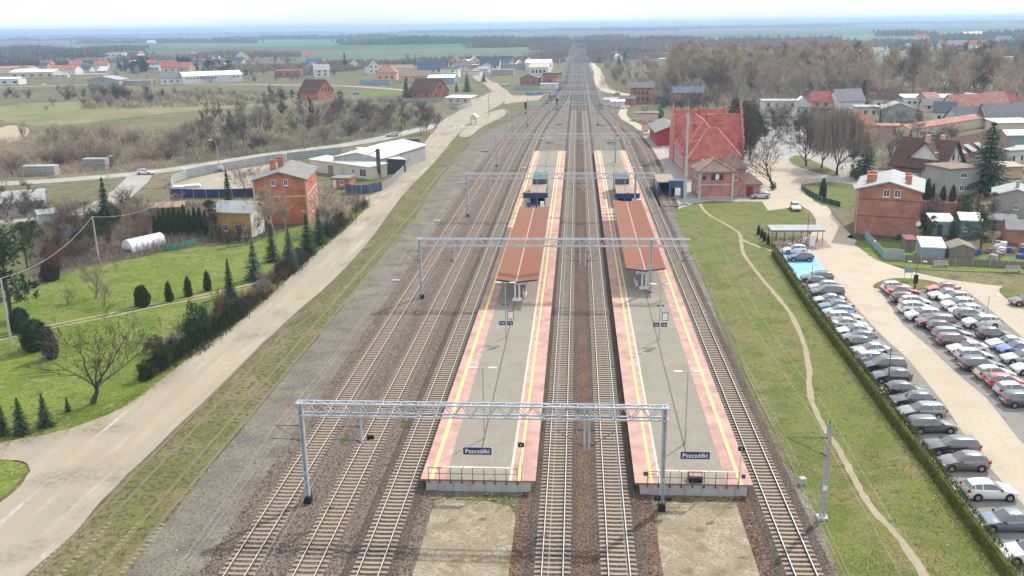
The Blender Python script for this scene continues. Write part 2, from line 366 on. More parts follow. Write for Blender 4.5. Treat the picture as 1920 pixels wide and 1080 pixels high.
patch("traffic_island", [(1480, 297), (1500, 292), (1530, 305), (1572, 326), (1560, 330), (1525, 322), (1488, 308)], 0.12, M_VERGE, n=3, thick=0.1)
patch("parking_bays", [(1462, 482), (1512, 478), (1562, 530), (1654, 630), (1704, 675), (1768, 755), (1832, 851), (1975, 1010), (1960, 1110), (1905, 1100), (1830, 980), (1740, 865), (1660, 760), (1560, 620)], 0.042, M_BAY, n=1)
patch("parking_bays", [(1648, 542), (1735, 540), (1812, 545), (1862, 585), (1925, 640), (2120, 830), (2060, 960), (1912, 826), (1850, 747), (1792, 699), (1741, 650), (1693, 609)], 0.042, M_BAY, n=1)
patch("disabled_bay", [(1463, 470), (1519, 468), (1560, 524), (1500, 530)], 0.05, M_BLUEPAINT, n=1)
patch("planted_island", [(1640, 540), (1650, 529), (1680, 523), (1725, 525), (1758, 532), (1738, 541), (1700, 545)], 0.14, M_VERGE, n=4, thick=0.12)
patch("planted_island", [(1874, 545), (1890, 536), (1930, 533), (1990, 540), (1990, 580), (1930, 568), (1895, 564)], 0.14, M_VERGE, n=4, thick=0.12)
patch("grass_strip", [(1603, 456), (1640, 450), (1760, 470), (1990, 492), (1990, 522), (1900, 512), (1780, 508), (1690, 500), (1645, 488), (1618, 470)], 0.05, M_LAWN, n=3, jit=0.1)
patch("bike_paving", [(1448, 452), (1544, 448), (1560, 464), (1520, 471), (1462, 474)], 0.045, gmat("red_paving", [(0.3, 0.21, 0.18), ((0.36, 0.27, 0.23), 0.5, 0.5, 0.1)], bump=0), n=1)
patch("garden_lawn", [(1500, 345), (1600, 345), (1600, 385), (1540, 385)], 0.036, M_VERGE, n=2, jit=0.3)
patch("back_yards", [(1590, 445), (1640, 420), (1730, 400), (1990, 410), (1990, 494), (1760, 472), (1640, 452)], 0.03, M_SOIL, n=2, jit=0.3)
ribbon("lane", smoothpoly([G(*p) for p in [(1100, 110), (1118, 130), (1124, 150), (1135, 168), (1165, 176), (1200, 183), (1240, 190)]], 4), 7, 0.05, M_PAVE, wj=0.6)
ribbon("lane", smoothpoly([G(*p) for p in [(1178, 196), (1168, 210), (1172, 222), (1195, 236), (1215, 250)]], 4), 3.5, 0.05, M_PAVE, wj=0.3)
ribbon("lane", smoothpoly([G(*p) for p in [(945, 180), (925, 160), (905, 150), (895, 138), (900, 124)]], 4), 9, 0.06, M_DIRTROAD, wj=0.8)
ribbon("street", smoothpoly([G(*p) for p in [(-60, 163), (60, 162), (170, 159), (330, 158), (460, 158), (560, 160), (640, 161), (720, 166), (790, 172)]], 3), 8, 0.06, M_DIRTROAD, wj=0.3)
patch("pale_yard", [(945, 195), (1010, 188), (1020, 178), (950, 180)], 0.05, M_DIRTROAD, n=1)
patch("green_plot", [(668, 172), (760, 170), (762, 180), (672, 180)], 0.06, M_LAWN, n=1)
patch("grass_field", [(0, 200), (150, 190), (300, 190), (400, 178), (520, 172), (560, 190), (400, 205), (280, 215), (150, 232), (60, 235), (0, 225)], 0.0, gmat("pale_grass", [(0.21, 0.2, 0.09), ((0.15, 0.175, 0.05), 0.02, 0.5, 0.1), ((0.27, 0.235, 0.14), 0.06, 0.56, 0.08), ((0.14, 0.13, 0.06), 1.0, 0.56, 0.12)], bscale=1.5), jit=1.5)
patch("reed_mound", [(0, 240), (25, 235), (50, 240), (52, 255), (20, 266), (0, 262)], 0.02, gmat("dry_reed", [(0.42, 0.34, 0.24), ((0.3, 0.24, 0.16), 1.0, 0.52, 0.1, (1, 3, 1))]), jit=0.5)
# far fields
for nm, px, m in (("crop_field", [(560, 108), (1008, 100), (1032, 107), (880, 110), (600, 118), (560, 116)], M_CROP), ("crop_field", [(520, 100), (990, 86), (1010, 98), (560, 106)], M_CROP),
                  ("ploughed_field", [(560, 120), (900, 112), (1030, 109), (1045, 121), (900, 125), (560, 133)], M_PLOUGH), ("crop_field", [(0, 88), (160, 85), (170, 92), (0, 97)], M_CROP),
                  ("crop_field", [(1240, 72), (1920, 58), (1960, 70), (1600, 82), (1400, 86), (1240, 84)], M_CROP), ("crop_field", [(1490, 106), (1690, 100), (1700, 112), (1500, 122)], M_CROP),
                  ("ploughed_field", [(1530, 89), (1690, 86), (1700, 97), (1540, 101)], M_PLOUGH), ("crop_field", [(220, 122), (330, 118), (340, 128), (230, 132)], M_CROP), ("meadow_strip", [(1140, 92), (1180, 91), (1182, 96), (1140, 97)], M_PLOUGH),
                  ("meadow_strip", [(1190, 96), (1290, 93), (1300, 101), (1195, 104)], M_PLOUGH), ("crop_field", [(660, 72), (1000, 64), (1010, 70), (660, 80)], M_CROP), ("crop_field", [(300, 76), (620, 68), (640, 84), (320, 92)], M_CROP)):
    patch(nm, px, 0.15, m, n=1)

AVOID = [q for q, d in resample(smoothpoly([G(*p) for p in [(1312, 382), (1328, 402), (1360, 420), (1386, 438), (1390, 455), (1394, 475), (1420, 512), (1452, 550), (1476, 580), (1496, 615), (1512, 660), (1517, 700), (1520, 745), (1538, 790), (1560, 825), (1585, 865), (1608, 912), (1640, 960), (1690, 1015), (1740, 1090)]], 5), 0.8)]
# tufts standing in the grass
def tufts(name, px, n, h, m, seed):
    r = random.Random(seed); b = MB(); xs_ = [p[0] for p in px]; ys_ = [p[1] for p in px]; k = 0
    while k < n:
        x, y = r.uniform(min(xs_), max(xs_)), r.uniform(min(ys_), max(ys_)); c = False; j = len(px) - 1
        for i in range(len(px)):
            if (px[i][1] > y) != (px[j][1] > y) and x < (px[j][0] - px[i][0]) * (y - px[i][1]) / (px[j][1] - px[i][1]) + px[i][0]: c = not c
            j = i
        if not c: continue
        k += 1; q = G(x, y); cl = sin(q.x * 0.9 + seed) * sin(q.y * 0.7 + 2) + sin(q.x * 0.23) * sin(q.y * 0.31)
        if cl < r.uniform(-0.9, 0.7): continue
        for _ in range(3):
            p = q + Vector((r.gauss(0, .16), r.gauss(0, .16), 0)); a = r.uniform(0, PI); s = Vector((cos(a), sin(a), 0)) * r.uniform(0.03, 0.07)
            if any((p.x - w_.x) ** 2 + (p.y - w_.y) ** 2 < 0.5 for w_ in AVOID): continue
            b.add([p - s, p + s, p + Vector((r.gauss(0, .12), r.gauss(0.05, .12), r.uniform(0.4, 1.2) * h))], [(0, 1, 2)])
    tag(b.build(name, m), kind='stuff')
BANK = [(1575, 1080), (1460, 835), (1375, 645), (1318, 525), (1290, 460), (1300, 400), (1440, 400), (1480, 500), (1600, 700), (1700, 830), (1880, 1080)]
tufts("grass", BANK, 6000, 0.1, mat("tuft_green", (0.2, 0.25, 0.05), (0.26, 0.28, 0.08), 0.5, 0.95), 1)
tufts("grass", BANK, 5000, 0.13, mat("tuft_dry", (0.36, 0.3, 0.15), (0.25, 0.22, 0.1), 0.5, 0.95), 5)
tufts("grass", [(60, 1080), (180, 965), (330, 820), (545, 615), (700, 460), (735, 475), (560, 668), (430, 815), (200, 1080)], 4000, 0.08, mat("tuft_moss", (0.2, 0.2, 0.06), (0.28, 0.245, 0.13), 0.5, 0.95), 3)
tufts("grass", [(0, 825), (150, 790), (230, 752), (300, 700), (470, 570), (560, 490), (690, 372), (700, 380), (570, 506), (485, 582), (305, 718), (232, 767), (0, 845)], 4000, 0.14, mat("tuft_verge", (0.16, 0.24, 0.03), (0.22, 0.27, 0.06), 0.5, 0.95), 7)
# ------------------------------------------------------------------ railway tracks
M_RAILTOP = mat("rail_steel", (0.78, 0.76, 0.73), (0.66, 0.64, 0.6), 3, 0.3, 0.55)
M_RAILSIDE = mat("rail_rust", (0.055, 0.038, 0.03), (0.09, 0.06, 0.045), 6, 0.8)
M_OLDRAIL = mat("old_rail", (0.25, 0.205, 0.14), (0.18, 0.145, 0.105), 2, 0.7, 0.1)
M_SLEEPER = mat("sleeper_concrete", (0.35, 0.29, 0.222), (0.25, 0.2, 0.15), 1.3, 0.9, bump=0.2)
M_SLEEPBROWN = mat("sleeper_brown", (0.33, 0.255, 0.19), (0.24, 0.18, 0.13), 1.1, 0.9, bump=0.2)
M_OLDSLEEP = mat("sleeper_old", (0.3, 0.26, 0.17), (0.2, 0.18, 0.1), 1.1, 0.95)
RAILZ = 0.36
def XatBottom(px): return G(px, 1080, RAILZ)
VPD = Vector((0, 1, 0))
def straight(px, y1):
    """centre line from the lower edge of the picture, parallel to the others"""
    x = XatBottom(px).x
    return x, [Vector((x, 30 + (y1 - 30) * i / 24, 0)) for i in range(25)]
def sleeper_mb(dark=False):
    m = MB()
    # a twin-hump concrete sleeper: thick at the ends, lower in the middle
    prof = [(-1.3, 0.0), (1.3, 0.0), (1.3, 0.10), (0.95, 0.13), (0.5, 0.10), (0, 0.085), (-0.5, 0.10), (-0.95, 0.13), (-1.3, 0.10)]
    n = len(prof); vs = [(x, -0.13, z) for x, z in prof] + [(x, 0.13, z) for x, z in prof]
    fs = [tuple(range(n)), tuple(range(2 * n - 1, n - 1, -1))] + [(i, n + i, n + (i + 1) % n, (i + 1) % n) for i in range(n)]
    m.add(vs, fs); return m
def track(label, path, top, side, sleep, bed=M_BALLAST, group=None, sleep_to=420, bedw=1.75, z=0.0, lift=True):
    p0 = path[0]
    t = thing("railway_track", label, "railway track", (p0[0], p0[1], 0), group)
    if lift:
        b = MB(); sweep(b, path, [(-bedw - 0.45, 0.0), (-bedw, 0.13), (bedw, 0.13), (bedw + 0.45, 0.0)]); b.build("ballast_bed", bed, t)
    zt = 0.2 if lift else 0.05
    for s in (-0.7535, 0.7535):
        b = MB(); c = offset(path, s)
        sweep(b, c, [(-0.075, zt), (0.075, zt), (0.012, zt + 0.03), (0.036, zt + 0.13), (0.036, zt + 0.155), (-0.036, zt + 0.155), (-0.036, zt + 0.13), (-0.012, zt + 0.03)], 1)
        # the bright running surface
        L = offset(c, -0.034); Rr = offset(c, 0.034)
        for i in range(len(c) - 1): b.add([(Rr[i].x, Rr[i].y, zt + 0.158), (Rr[i + 1].x, Rr[i + 1].y, zt + 0.158), (L[i + 1].x, L[i + 1].y, zt + 0.158), (L[i].x, L[i].y, zt + 0.158)], [(0, 1, 2, 3)], 0)
        b.build("rail", [top, side], t)
    if sleep:
        zs = 0.085 if lift else -0.085
        sp = resample(path, 0.6)
        vis = [q for q in sp if -60 < proj((q[0].x, q[0].y, 0.2))[0] < 1980 and 50 < proj((q[0].x, q[0].y, 0.2))[1] < 1088]
        me = None; k = 0; rest = MB()
        if not lift: vis = [q for i_, q in enumerate(vis) if (i_ // 14 * 7919) % 11 < 4]
        for p, d in vis:
            a = math.atan2(d.y, d.x) - PI / 2
            if k < 100:
                if me is None: o = sleeper_mb().build("sleeper", sleep, t, local=True); me = o.data
                else:
                    o = bpy.data.objects.new("sleeper", me); COL.objects.link(o); o.parent = t
                o.location = (p.x - p0[0], p.y - p0[1], zs + RND.uniform(-0.006, 0.006)); o.rotation_euler = (0, 0, a + RND.uniform(-0.008, 0.008)); k += 1
            elif p.y < sleep_to:
                C, S = cos(a), sin(a); m0 = sleeper_mb()
                rest.add([(p.x + x * C - y * S, p.y + x * S + y * C, z + zs) for x, y, z in m0.v], m0.f)
        if rest.v: tag(rest.build("sleepers", sleep, t), kind='stuff')
    return t
def follow(px, yend, pts):
    """straight from the bottom of the picture to world y yend, then through pixels of the photograph"""
    x, a = straight(px, yend)
    tail = smoothpoly([a[-2], a[-1]] + [G(*p, RAILZ) for p in pts], 6)
    return [Vector((q.x, q.y, 0)) for q in a[:-2] + tail]
def solve_y(py):
    return G(1083, py, RAILZ).y
GT = None
YFAR = 1900
track("track with shiny rails beside the first platform's inner edge, running straight to the horizon", straight(1035.2, YFAR)[1], M_RAILTOP, M_RAILSIDE, M_SLEEPER, bed=M_DARKBED)
track("straight shiny track along the platform in front of the car park side, left edge", straight(1162, YFAR)[1], M_RAILTOP, M_RAILSIDE, M_SLEEPER, bed=M_DARKBED)
track("track between the outer platform and the grass bank, bending towards the main line far off", follow(1513, solve_y(262), [(1162, 246), (1150, 229.6), (1134, 213), (1122, 197), (1115.6, 184.8), (1111.5, 166), (1106, 148), (1100, 120), (1095, 100)]), M_RAILTOP, M_RAILSIDE, M_SLEEPER, bed=M_DARKBED)
track("track hugging the outer side of the first platform, third from the gravel yard", follow(688, solve_y(330), [(988, 296.7), (1001.7, 266.7), (1013, 243), (1026.7, 223), (1040, 206.7), (1050, 193), (1057, 181.7), (1063, 160), (1068, 130), (1074, 105)]), M_RAILTOP, M_RAILSIDE, M_SLEEPER, bed=M_DARKBED)
track("middle one of the three brown sleepered tracks beside the first platform", follow(569, solve_y(335), [(958, 296.7), (975, 266.7), (993, 243), (1008, 223), (1020, 206.7), (1028, 191.7), (1040, 178), (1052, 165), (1060, 140), (1068, 110)]), M_RAILTOP, M_RAILSIDE, M_SLEEPBROWN)
track("brown sleepered track next to the open gravel, passing the gantry's left leg", follow(438, solve_y(335), [(926.7, 296.7), (943, 270), (961.7, 248), (980, 226.7), (998, 208), (1015, 196.7), (1030, 186), (1044, 170), (1054, 150)]), M_RAILTOP, M_RAILSIDE, M_SLEEPBROWN)
track("overgrown siding curving away beside the dirt road", follow(190, solve_y(390), [(800, 362), (830, 325), (860, 292), (870, 278), (885, 260), (903, 246.7), (926.7, 233), (953, 221.7), (976.7, 213), (1001.7, 201.7), (1020, 191)]), M_OLDRAIL, M_OLDRAIL, M_OLDSLEEP, lift=False)
ax, ap = straight(76, solve_y(640))
track("short rusty siding sunk in moss right next to the dirt road", [Vector((q.x, q.y, 0)) for q in ap[:-2] + smoothpoly([ap[-2], ap[-1], G(545, 612, 0.1), G(585, 582, 0.1)], 4)], M_OLDRAIL, M_OLDRAIL, M_OLDSLEEP, lift=False)
track("siding in dark ballast along the station forecourt kerb", [Vector((q.x, q.y, 0)) for q in smoothpoly([G(*p, 0.2) for p in [(1131, 205), (1142, 216), (1154, 226.5), (1170, 238), (1186.5, 250), (1203, 270), (1218, 296), (1232, 330), (1246, 370), (1252, 386)]], 5)], M_RAILTOP, M_RAILSIDE, M_SLEEPBROWN, bed=M_RUST, bedw=2.1)
X4, X5 = XatBottom(1035.2).x, XatBottom(1162).x
ribbon("ballast_strip", [Vector(((X4 + X5) / 2, 30 + i * 40, 0)) for i in range(30)], (X5 - X4) - 3.6, 0.12, M_RUST)
X3, X2, X1, X6 = XatBottom(688).x, XatBottom(569).x, XatBottom(438).x, XatBottom(1513).x
for a in (X3 + 2.3, X4 - 2.3, X5 + 2.3, X6 - 2.3):
    ribbon("ballast_edge", [Vector((a, 30 + i * 25, 0)) for i in range(11)], 1.6, 0.045, M_RUST if a not in (X3 + 2.3,) else M_BALLAST)
for a in (X3 - 2.4, X2 - 2.4, X1 - 2.2):
    ribbon("ballast_edge", [Vector((a, 30 + i * 25, 0)) for i in range(11)], 1.5, 0.045, M_BALLAST, wj=0.2)
print("X:", [round(v, 2) for v in (X1, X2, X3, X4, X5, X6)], "theta", math.degrees(THETA), "psi", math.degrees(PSI))
# ------------------------------------------------------------------ platforms and what stands on them
PZ = RAILZ + 0.74
def PYp(px, py, Y):
    d = FWD * F + CR * (px - 960) + CU * (540 - py); t = Y / d.y
    return CAMP + d * t
M_PINK = brickmat("pink_paving", (0.52, 0.315, 0.265), (0.475, 0.285, 0.24), (0.4, 0.25, 0.215), 0.5, 0.35, 0.9, 0.05, 0.012, vertical=False)
M_GREYPAVE = gmat("grey_platform_paving", [(0.265, 0.242, 0.195), ((0.29, 0.267, 0.215), 0.15, 0.5, 0.15), ((0.24, 0.218, 0.177), 0.4, 0.6, 0.12), ((0.215, 0.196, 0.16), 0.3, 0.66, 0.1), ((0.235, 0.213, 0.172), 5.0, 0.52, 0.15)], bump=0.1)
M_YELLOW = mat("yellow_line_paint", (0.8, 0.63, 0.16), (0.74, 0.62, 0.28), 1.2, 0.7)
M_CREAMLINE = mat("pale_guide_strip", (0.68, 0.56, 0.43), (0.6, 0.47, 0.36), 1.5, 0.8)
M_CONC = mat("pale_concrete", (0.46, 0.46, 0.44), (0.34, 0.34, 0.33), 0.8, 0.9, bump=0.1, detail=6)
M_DARKRED = mat("platform_edge_red", (0.4, 0.11, 0.09), None, 2, 0.8)
M_NAVY = mat("navy_enamel", (0.012, 0.03, 0.13), (0.016, 0.035, 0.14), 2, 0.35, spec=0.5)
M_WHITE = mat("white_paint", (0.8, 0.8, 0.79), (0.72, 0.72, 0.71), 1.5, 0.6)
M_GALV = mat("galvanised_steel", (0.5, 0.52, 0.54), (0.4, 0.42, 0.44), 3, 0.5, 0.5)
M_DKSTEEL = mat("dark_steel", (0.06, 0.075, 0.11), (0.085, 0.1, 0.13), 3, 0.5, 0.3)
M_BLACK = mat("black_paint", (0.015, 0.015, 0.017), None, 2, 0.5)
M_BLUEFRAME = mat("blue_frame_paint", (0.035, 0.085, 0.21), (0.04, 0.095, 0.24), 2, 0.4, spec=0.5)
M_ROOFBROWN = mat("brown_sheet_roof", (0.245, 0.098, 0.056), (0.195, 0.08, 0.047), 1.0, 0.9, 0.0, 0.35, stretch=(0.12, 5.0, 1), detail=3)
M_TAN = mat("tan_sheet_roof", (0.33, 0.235, 0.175), (0.26, 0.18, 0.13), 1.0, 0.6, 0, 0.2, stretch=(4.0, 0.2, 1))
M_GLASS = mat("tinted_glass", (0.035, 0.085, 0.095), (0.06, 0.12, 0.13), 0.6, 0.08, 0.0, spec=0.8)
M_PANE = mat("window_pane", (0.035, 0.04, 0.045), (0.08, 0.09, 0.1), 0.7, 0.1, 0.0, spec=0.7)
def text_part(name, s, size, m, parent, loc, rotx=PI / 2, rz=0.0, bold=0.0):
    cu = bpy.data.curves.new(name, 'FONT'); cu.body = s; cu.size = size; cu.align_x = 'CENTER'; cu.align_y = 'CENTER'; cu.extrude = 0.004; cu.offset = bold; cu.space_character = 1.08
    o = bpy.data.objects.new(name, cu); COL.objects.link(o)
    bpy.context.view_layer.update()
    me = bpy.data.meshes.new_from_object(o.evaluated_get(bpy.context.evaluated_depsgraph_get()))
    COL.objects.unlink(o); bpy.data.objects.remove(o)
    me.materials.clear(); me.materials.append(m)
    t = bpy.data.objects.new(name, me); COL.objects.link(t); t.parent = parent; t.location = loc; t.rotation_euler = (rotx, 0, rz)
    return t

def platform(label, xl, xr, y0, y1, bands, drain, cross):
    t = thing("station_platform", label, "platform", (xl, y0, 0))
    Wd = xr - xl; ins = 0.45
    b = MB(); b.box(((xl + xr) / 2, (y0 + y1) / 2, 0.0), (Wd - 2 * ins, y1 - y0 - 0.02, PZ - 0.14)); b.build("wall", M_CONC, t)
    b = MB(); b.box(((xl + xr) / 2, (y0 + y1) / 2 - 0.05, PZ - 0.14), (Wd, y1 - y0, 0.14)); b.build("deck", M_DARKRED, t)
    z = PZ + 0.004
    for nm, a, c, m in bands:
        w = c - a; k = 0.004 if "line" in nm or "strip" in nm else 0.0
        s = MB(); s.quad((xl + a, y0 - 0.05, z + k), (xl + c, y0 - 0.05, z + k), (xl + c, y1, z + k), (xl + a, y1, z + k)); s.build(nm, m, t)
    s = MB(); s.quad((xl + drain - 0.06, y0 + 5.2, z + 0.004), (xl + drain + 0.06, y0 + 5.2, z + 0.004), (xl + drain + 0.06, y1 - 3, z + 0.004), (xl + drain - 0.06, y1 - 3, z + 0.004)); s.build("drain_channel", mat("drain_rust", (0.13, 0.08, 0.055), None, 2), t)
    s = MB(); s.quad((xl + cross[0], y0 + 1.9, z + 0.006), (xl + cross[1], y0 + 1.9, z + 0.006), (xl + cross[1], y0 + 2.35, z + 0.006), (xl + cross[0], y0 + 2.35, z + 0.006)); s.build("guide_strip", M_CREAMLINE, t)
    s = MB(); n = 9
    for i in range(n):
        x = xl + 0.7 + (Wd - 2.2) * i / (n - 1) + (0.3 if cross[2] else 0)
        s.beam((x, y0 - 0.1, PZ - 0.3), (x, y0 - 0.1, PZ + 1.1), 0.05)
        s.box((x, y0 - 0.1, PZ - 0.33), (0.13, 0.08, 0.12))
    xa, xb = xl + 0.7 + (0.3 if cross[2] else 0), xl + Wd - 1.5 + (0.3 if cross[2] else 0)
    for zz in (1.1, 0.58): s.beam((xa, y0 - 0.1, PZ + zz), (xb, y0 - 0.1, PZ + zz), 0.04)
    s.build("railing", M_DKSTEEL, t)
    # cable ducts down the end wall
    s = MB()
    for i in range(6): s.beam((xl + 1.4 + i * 1.35, y0 - 0.02, 0.02), (xl + 1.4 + i * 1.35, y0 - 0.02, PZ - 0.2), 0.035)
    s.build("wall_pipe", M_GALV, t)
    return t
pl0, pl1 = G(788.4, 897.5, PZ), G(1004, 901.6, PZ)
pr0, pr1 = G(1190.6, 905, PZ), G(1411.9, 909, PZ)
PYN = (pl0.y + pl1.y) / 2; PYF = G(1031, 283, PZ).y; PRN = (pr0.y + pr1.y) / 2
xl0, xl1, xr0, xr1 = pl0.x, pl1.x, pr0.x, pr1.x
WL, WR = xl1 - xl0, xr1 - xr0
platform("long platform with pink edges between the three yard tracks and the main line", xl0, xl1, PYN, PYF,
         [("edge_paving", 0, 0.08 * WL, M_PINK), ("safety_line", 0.08 * WL, 0.113 * WL, M_YELLOW), ("edge_paving", 0.113 * WL, 0.215 * WL, M_PINK), ("paving", 0.215 * WL, 0.772 * WL, M_GREYPAVE), ("guide_strip", 0.772 * WL, 0.795 * WL, M_CREAMLINE),
          ("edge_paving", 0.795 * WL, 0.843 * WL, M_PINK), ("safety_line", 0.843 * WL, 0.867 * WL, M_YELLOW), ("edge_paving", 0.867 * WL, WL, M_PINK)], 0.475 * WL, (0.155 * WL, 0.78 * WL, 0))
platform("long platform nearer the station building and car park, pink edges, black planter at its end", xr0, xr1, PRN, PYF,
         [("edge_paving", 0, 0.132 * WR, M_PINK), ("safety_line", 0.132 * WR, 0.156 * WR, M_YELLOW), ("edge_paving", 0.156 * WR, 0.205 * WR, M_PINK), ("guide_strip", 0.205 * WR, 0.225 * WR, M_CREAMLINE), ("paving", 0.225 * WR, 0.785 * WR, M_GREYPAVE),
          ("edge_paving", 0.785 * WR, 0.885 * WR, M_PINK), ("safety_line", 0.885 * WR, 0.915 * WR, M_YELLOW), ("edge_paving", 0.915 * WR, WR, M_PINK)], 0.5 * WR, (0.215 * WR, 0.88 * WR, 1))

def canopy(label, nc, nl, nr, fc, xflip):
    zc, ze = PZ + 3.15, PZ + 3.5
    a = G(nc[0], nc[1], zc); f = G(fc[0], fc[1], zc); y0, y1 = a.y, f.y; cx = a.x
    xl, xr = G(nl[0], nl[1], ze).x, G(nr[0], nr[1], ze).x
    t = thing("platform_canopy", label, "canopy", (cx, y0, PZ))
    b = MB(); b.slab([(xl, y0, ze), (cx, y0, zc), (cx, y1, zc), (xl, y1, ze)], 0.12); b.slab([(cx, y0, zc), (xr, y0, ze), (xr, y1, ze), (cx, y1, zc)], 0.12); b.build("roof", M_ROOFBROWN, t)
    b = MB(); b.box((cx, (y0 + y1) / 2, zc + 0.002), (0.2, y1 - y0 + 0.06, 0.05)); b.build("gutter", mat("gutter_metal", (0.4, 0.31, 0.26), None, 2, 0.5), t)
    for yy in (y0 - 0.02, y1 + 0.02):
        b = MB()
        for xe in (xl, xr): b.beam((cx, yy, zc - 0.1), (xe, yy, ze - 0.1), 0.05, 0.2)
        b.build("fascia", M_NAVY, t)
    n = max(3, int((y1 - y0) / 7.5)); y = y0 + 1.7; k = 0
    cm = None
    while y < y1 - 0.8:
        for dx in (-0.28, 0.28):
            b = MB(); b.box((cx + dx, y, PZ), (0.24, 0.34, 2.95)); b.build("column", M_WHITE, t)
        b = MB(); b.box((cx, y, PZ), (1.35, 0.7, 0.32)); b.build("column_base", M_WHITE, t)
        b = MB(); b.beam((xl + 0.3, y, ze - 0.3), (cx, y, zc - 0.22), 0.12, 0.2); b.beam((cx, y, zc - 0.22), (xr - 0.3, y, ze - 0.3), 0.12, 0.2); b.build("rafter", M_NAVY, t)
        y += (y1 - y0 - 2.6) / n; k += 1
    return cx, y0, y1
cL = canopy("brown butterfly canopy on the platform beside the yard tracks", (968, 528), (930, 525), (1008, 525), (1001.7, 390), 1)
cR = canopy("brown butterfly canopy on the platform nearer the station building", (1210, 507), (1174, 503), (1249, 505), (1178, 378), -1)
# benches below the canopies
def bench(x, y, label, group):
    t = thing("platform_bench", label, "bench", (x, y, PZ), group)
    b = MB(); b.box((x, y, PZ + 0.4), (0.5, 1.9, 0.08)); b.build("seat", M_WHITE, t)
    b = MB(); b.box((x - 0.24, y, PZ + 0.5), (0.06, 1.9, 0.45)); b.build("backrest", M_WHITE, t)
    for s in (-0.7, 0.7):
        b = MB(); b.box((x, y + s, PZ), (0.4, 0.12, 0.4)); b.build("leg", M_WHITE, t)
    return t
for cx, y0, y1, sgn, w in ((cL[0], cL[1], cL[2], 1, "the yard tracks"), (cR[0], cR[1], cR[2], -1, "the car park")):
    for k in range(3):
        bench(cx + sgn * 0.95, y0 + 3.6 + k * 8.5, "white bench by the columns under the canopy of the platform beside " + w, "benches under the canopy beside " + w)

# name signs
def name_sign(label, bx, by, w=2.35, far=False):
    base = Vector((bx, by, PZ)); t = thing("station_sign", label, "sign", base)
    b = MB(); b.box((bx, by, PZ + 2.15), (w, 0.08, 0.62)); b.build("board", M_NAVY, t)
    for s in (-1, 1):
        b = MB(); b.beam((bx + s * (w / 2 + 0.04), by, PZ), (bx + s * (w / 2 + 0.04), by, PZ + 2.8), 0.07); b.build("post", M_WHITE, t)
    text_part("lettering", "Pszczółki", 0.52, M_WHITE, t, (0, -0.046, 2.45), bold=0.012)
    return t
p = G(896.5, 896, PZ); name_sign("navy sign reading Pszczółki on the near end of the yard side platform", p.x, p.y)
p = G(1301, 905, PZ); name_sign("navy sign reading Pszczółki above the black planter of the other platform", p.x, p.y)
p = G(1030.5, 284, PZ); name_sign("small distant navy name sign at the far end of the platform beside the yard tracks", p.x, p.y + 0.2)
p = G(1145, 284, PZ); name_sign("small distant navy name sign at the far end of the platform nearer the station", p.x, p.y + 0.2)
# lamps
def lamp_proto():
    t = thing("platform_lamp", "x", "street lamp", (0, 0, 0))
    b = MB(); b.tube((0, 0, 0), (0, 0, 1.2), 0.09, 0.085, 8); b.tube((0, 0, 1.2), (0, 0, 6.95), 0.065, 0.045, 8); b.build("pole", M_GALV, t, local=True)
    b = MB(); b.tube((-0.55, 0, 6.9), (0.55, 0, 6.9), 0.035, 0.035, 6); b.build("arm", M_GALV, t, local=True)
    for s in (-1, 1):
        b = MB(); n = 10; rows = []
        for i in range(n + 1):
            u = i / n; x = s * (0.45 + 0.85 * u); w = 0.19 * math.sqrt(max(0.05, 1 - (2 * u - 1) ** 2)) + 0.02; h = 0.07 * math.sqrt(max(0.1, 1 - (2 * u - 1) ** 2))
            rows.append([(x, w * cos(a), 6.93 + h * sin(a)) for a in [2 * PI * k / 8 for k in range(8)]])
        vs = [v for r in rows for v in r]; fs = []
        for i in range(n):
            for k in range(8): fs.append((i * 8 + k, i * 8 + (k + 1) % 8, (i + 1) * 8 + (k + 1) % 8, (i + 1) * 8 + k))
        fs += [tuple(range(7, -1, -1)), tuple(range(n * 8, n * 8 + 8))]
        b.add(vs, fs); b.build("lamp_head", mat("lamp_white", (0.75, 0.77, 0.78), None, 2, 0.3), t, smooth=True, local=True)
    return t
LP = lamp_proto(); first = True
for px, py, lb in ((905, 690, "nearest twin headed lamp on the yard side platform, behind its name sign"), (947, 530, "twin headed lamp by the yard side canopy, carrying track number signs"), (990, 314, "twin headed lamp just beyond the stair shelter on the yard side platform"),
               (1007, 322, "twin headed lamp behind the glass stair shelter of the yard side platform"), (1023, 260, "last but one twin headed lamp, near the far sign of the yard side platform"), (1030, 239, "farthest twin headed lamp past the end of the yard side platform"),
               (1290, 697, "nearest twin headed lamp on the station side platform, behind its name sign"), (1239, 533, "twin headed lamp by the station side canopy, carrying track number signs"), (1172, 322, "twin headed lamp behind the glass stair shelter of the station side platform"),
               (1194, 314, "twin headed lamp beside the stair shelter on the station side platform, near the outer edge"), (1153, 260, "last but one twin headed lamp, near the far sign of the station side platform"), (1147, 239, "farthest twin headed lamp past the end of the station side platform")):
    q = G(px, py, PZ + 6.9); z = PZ if q.y < PYF else 0.1
    if first: LP.location = (q.x, q.y, z); LP["label"] = lb; LP["group"] = "twin headed lamps on the platforms"; first = False
    else: dup(LP, (q.x, q.y, z), label=lb, group="twin headed lamps on the platforms")
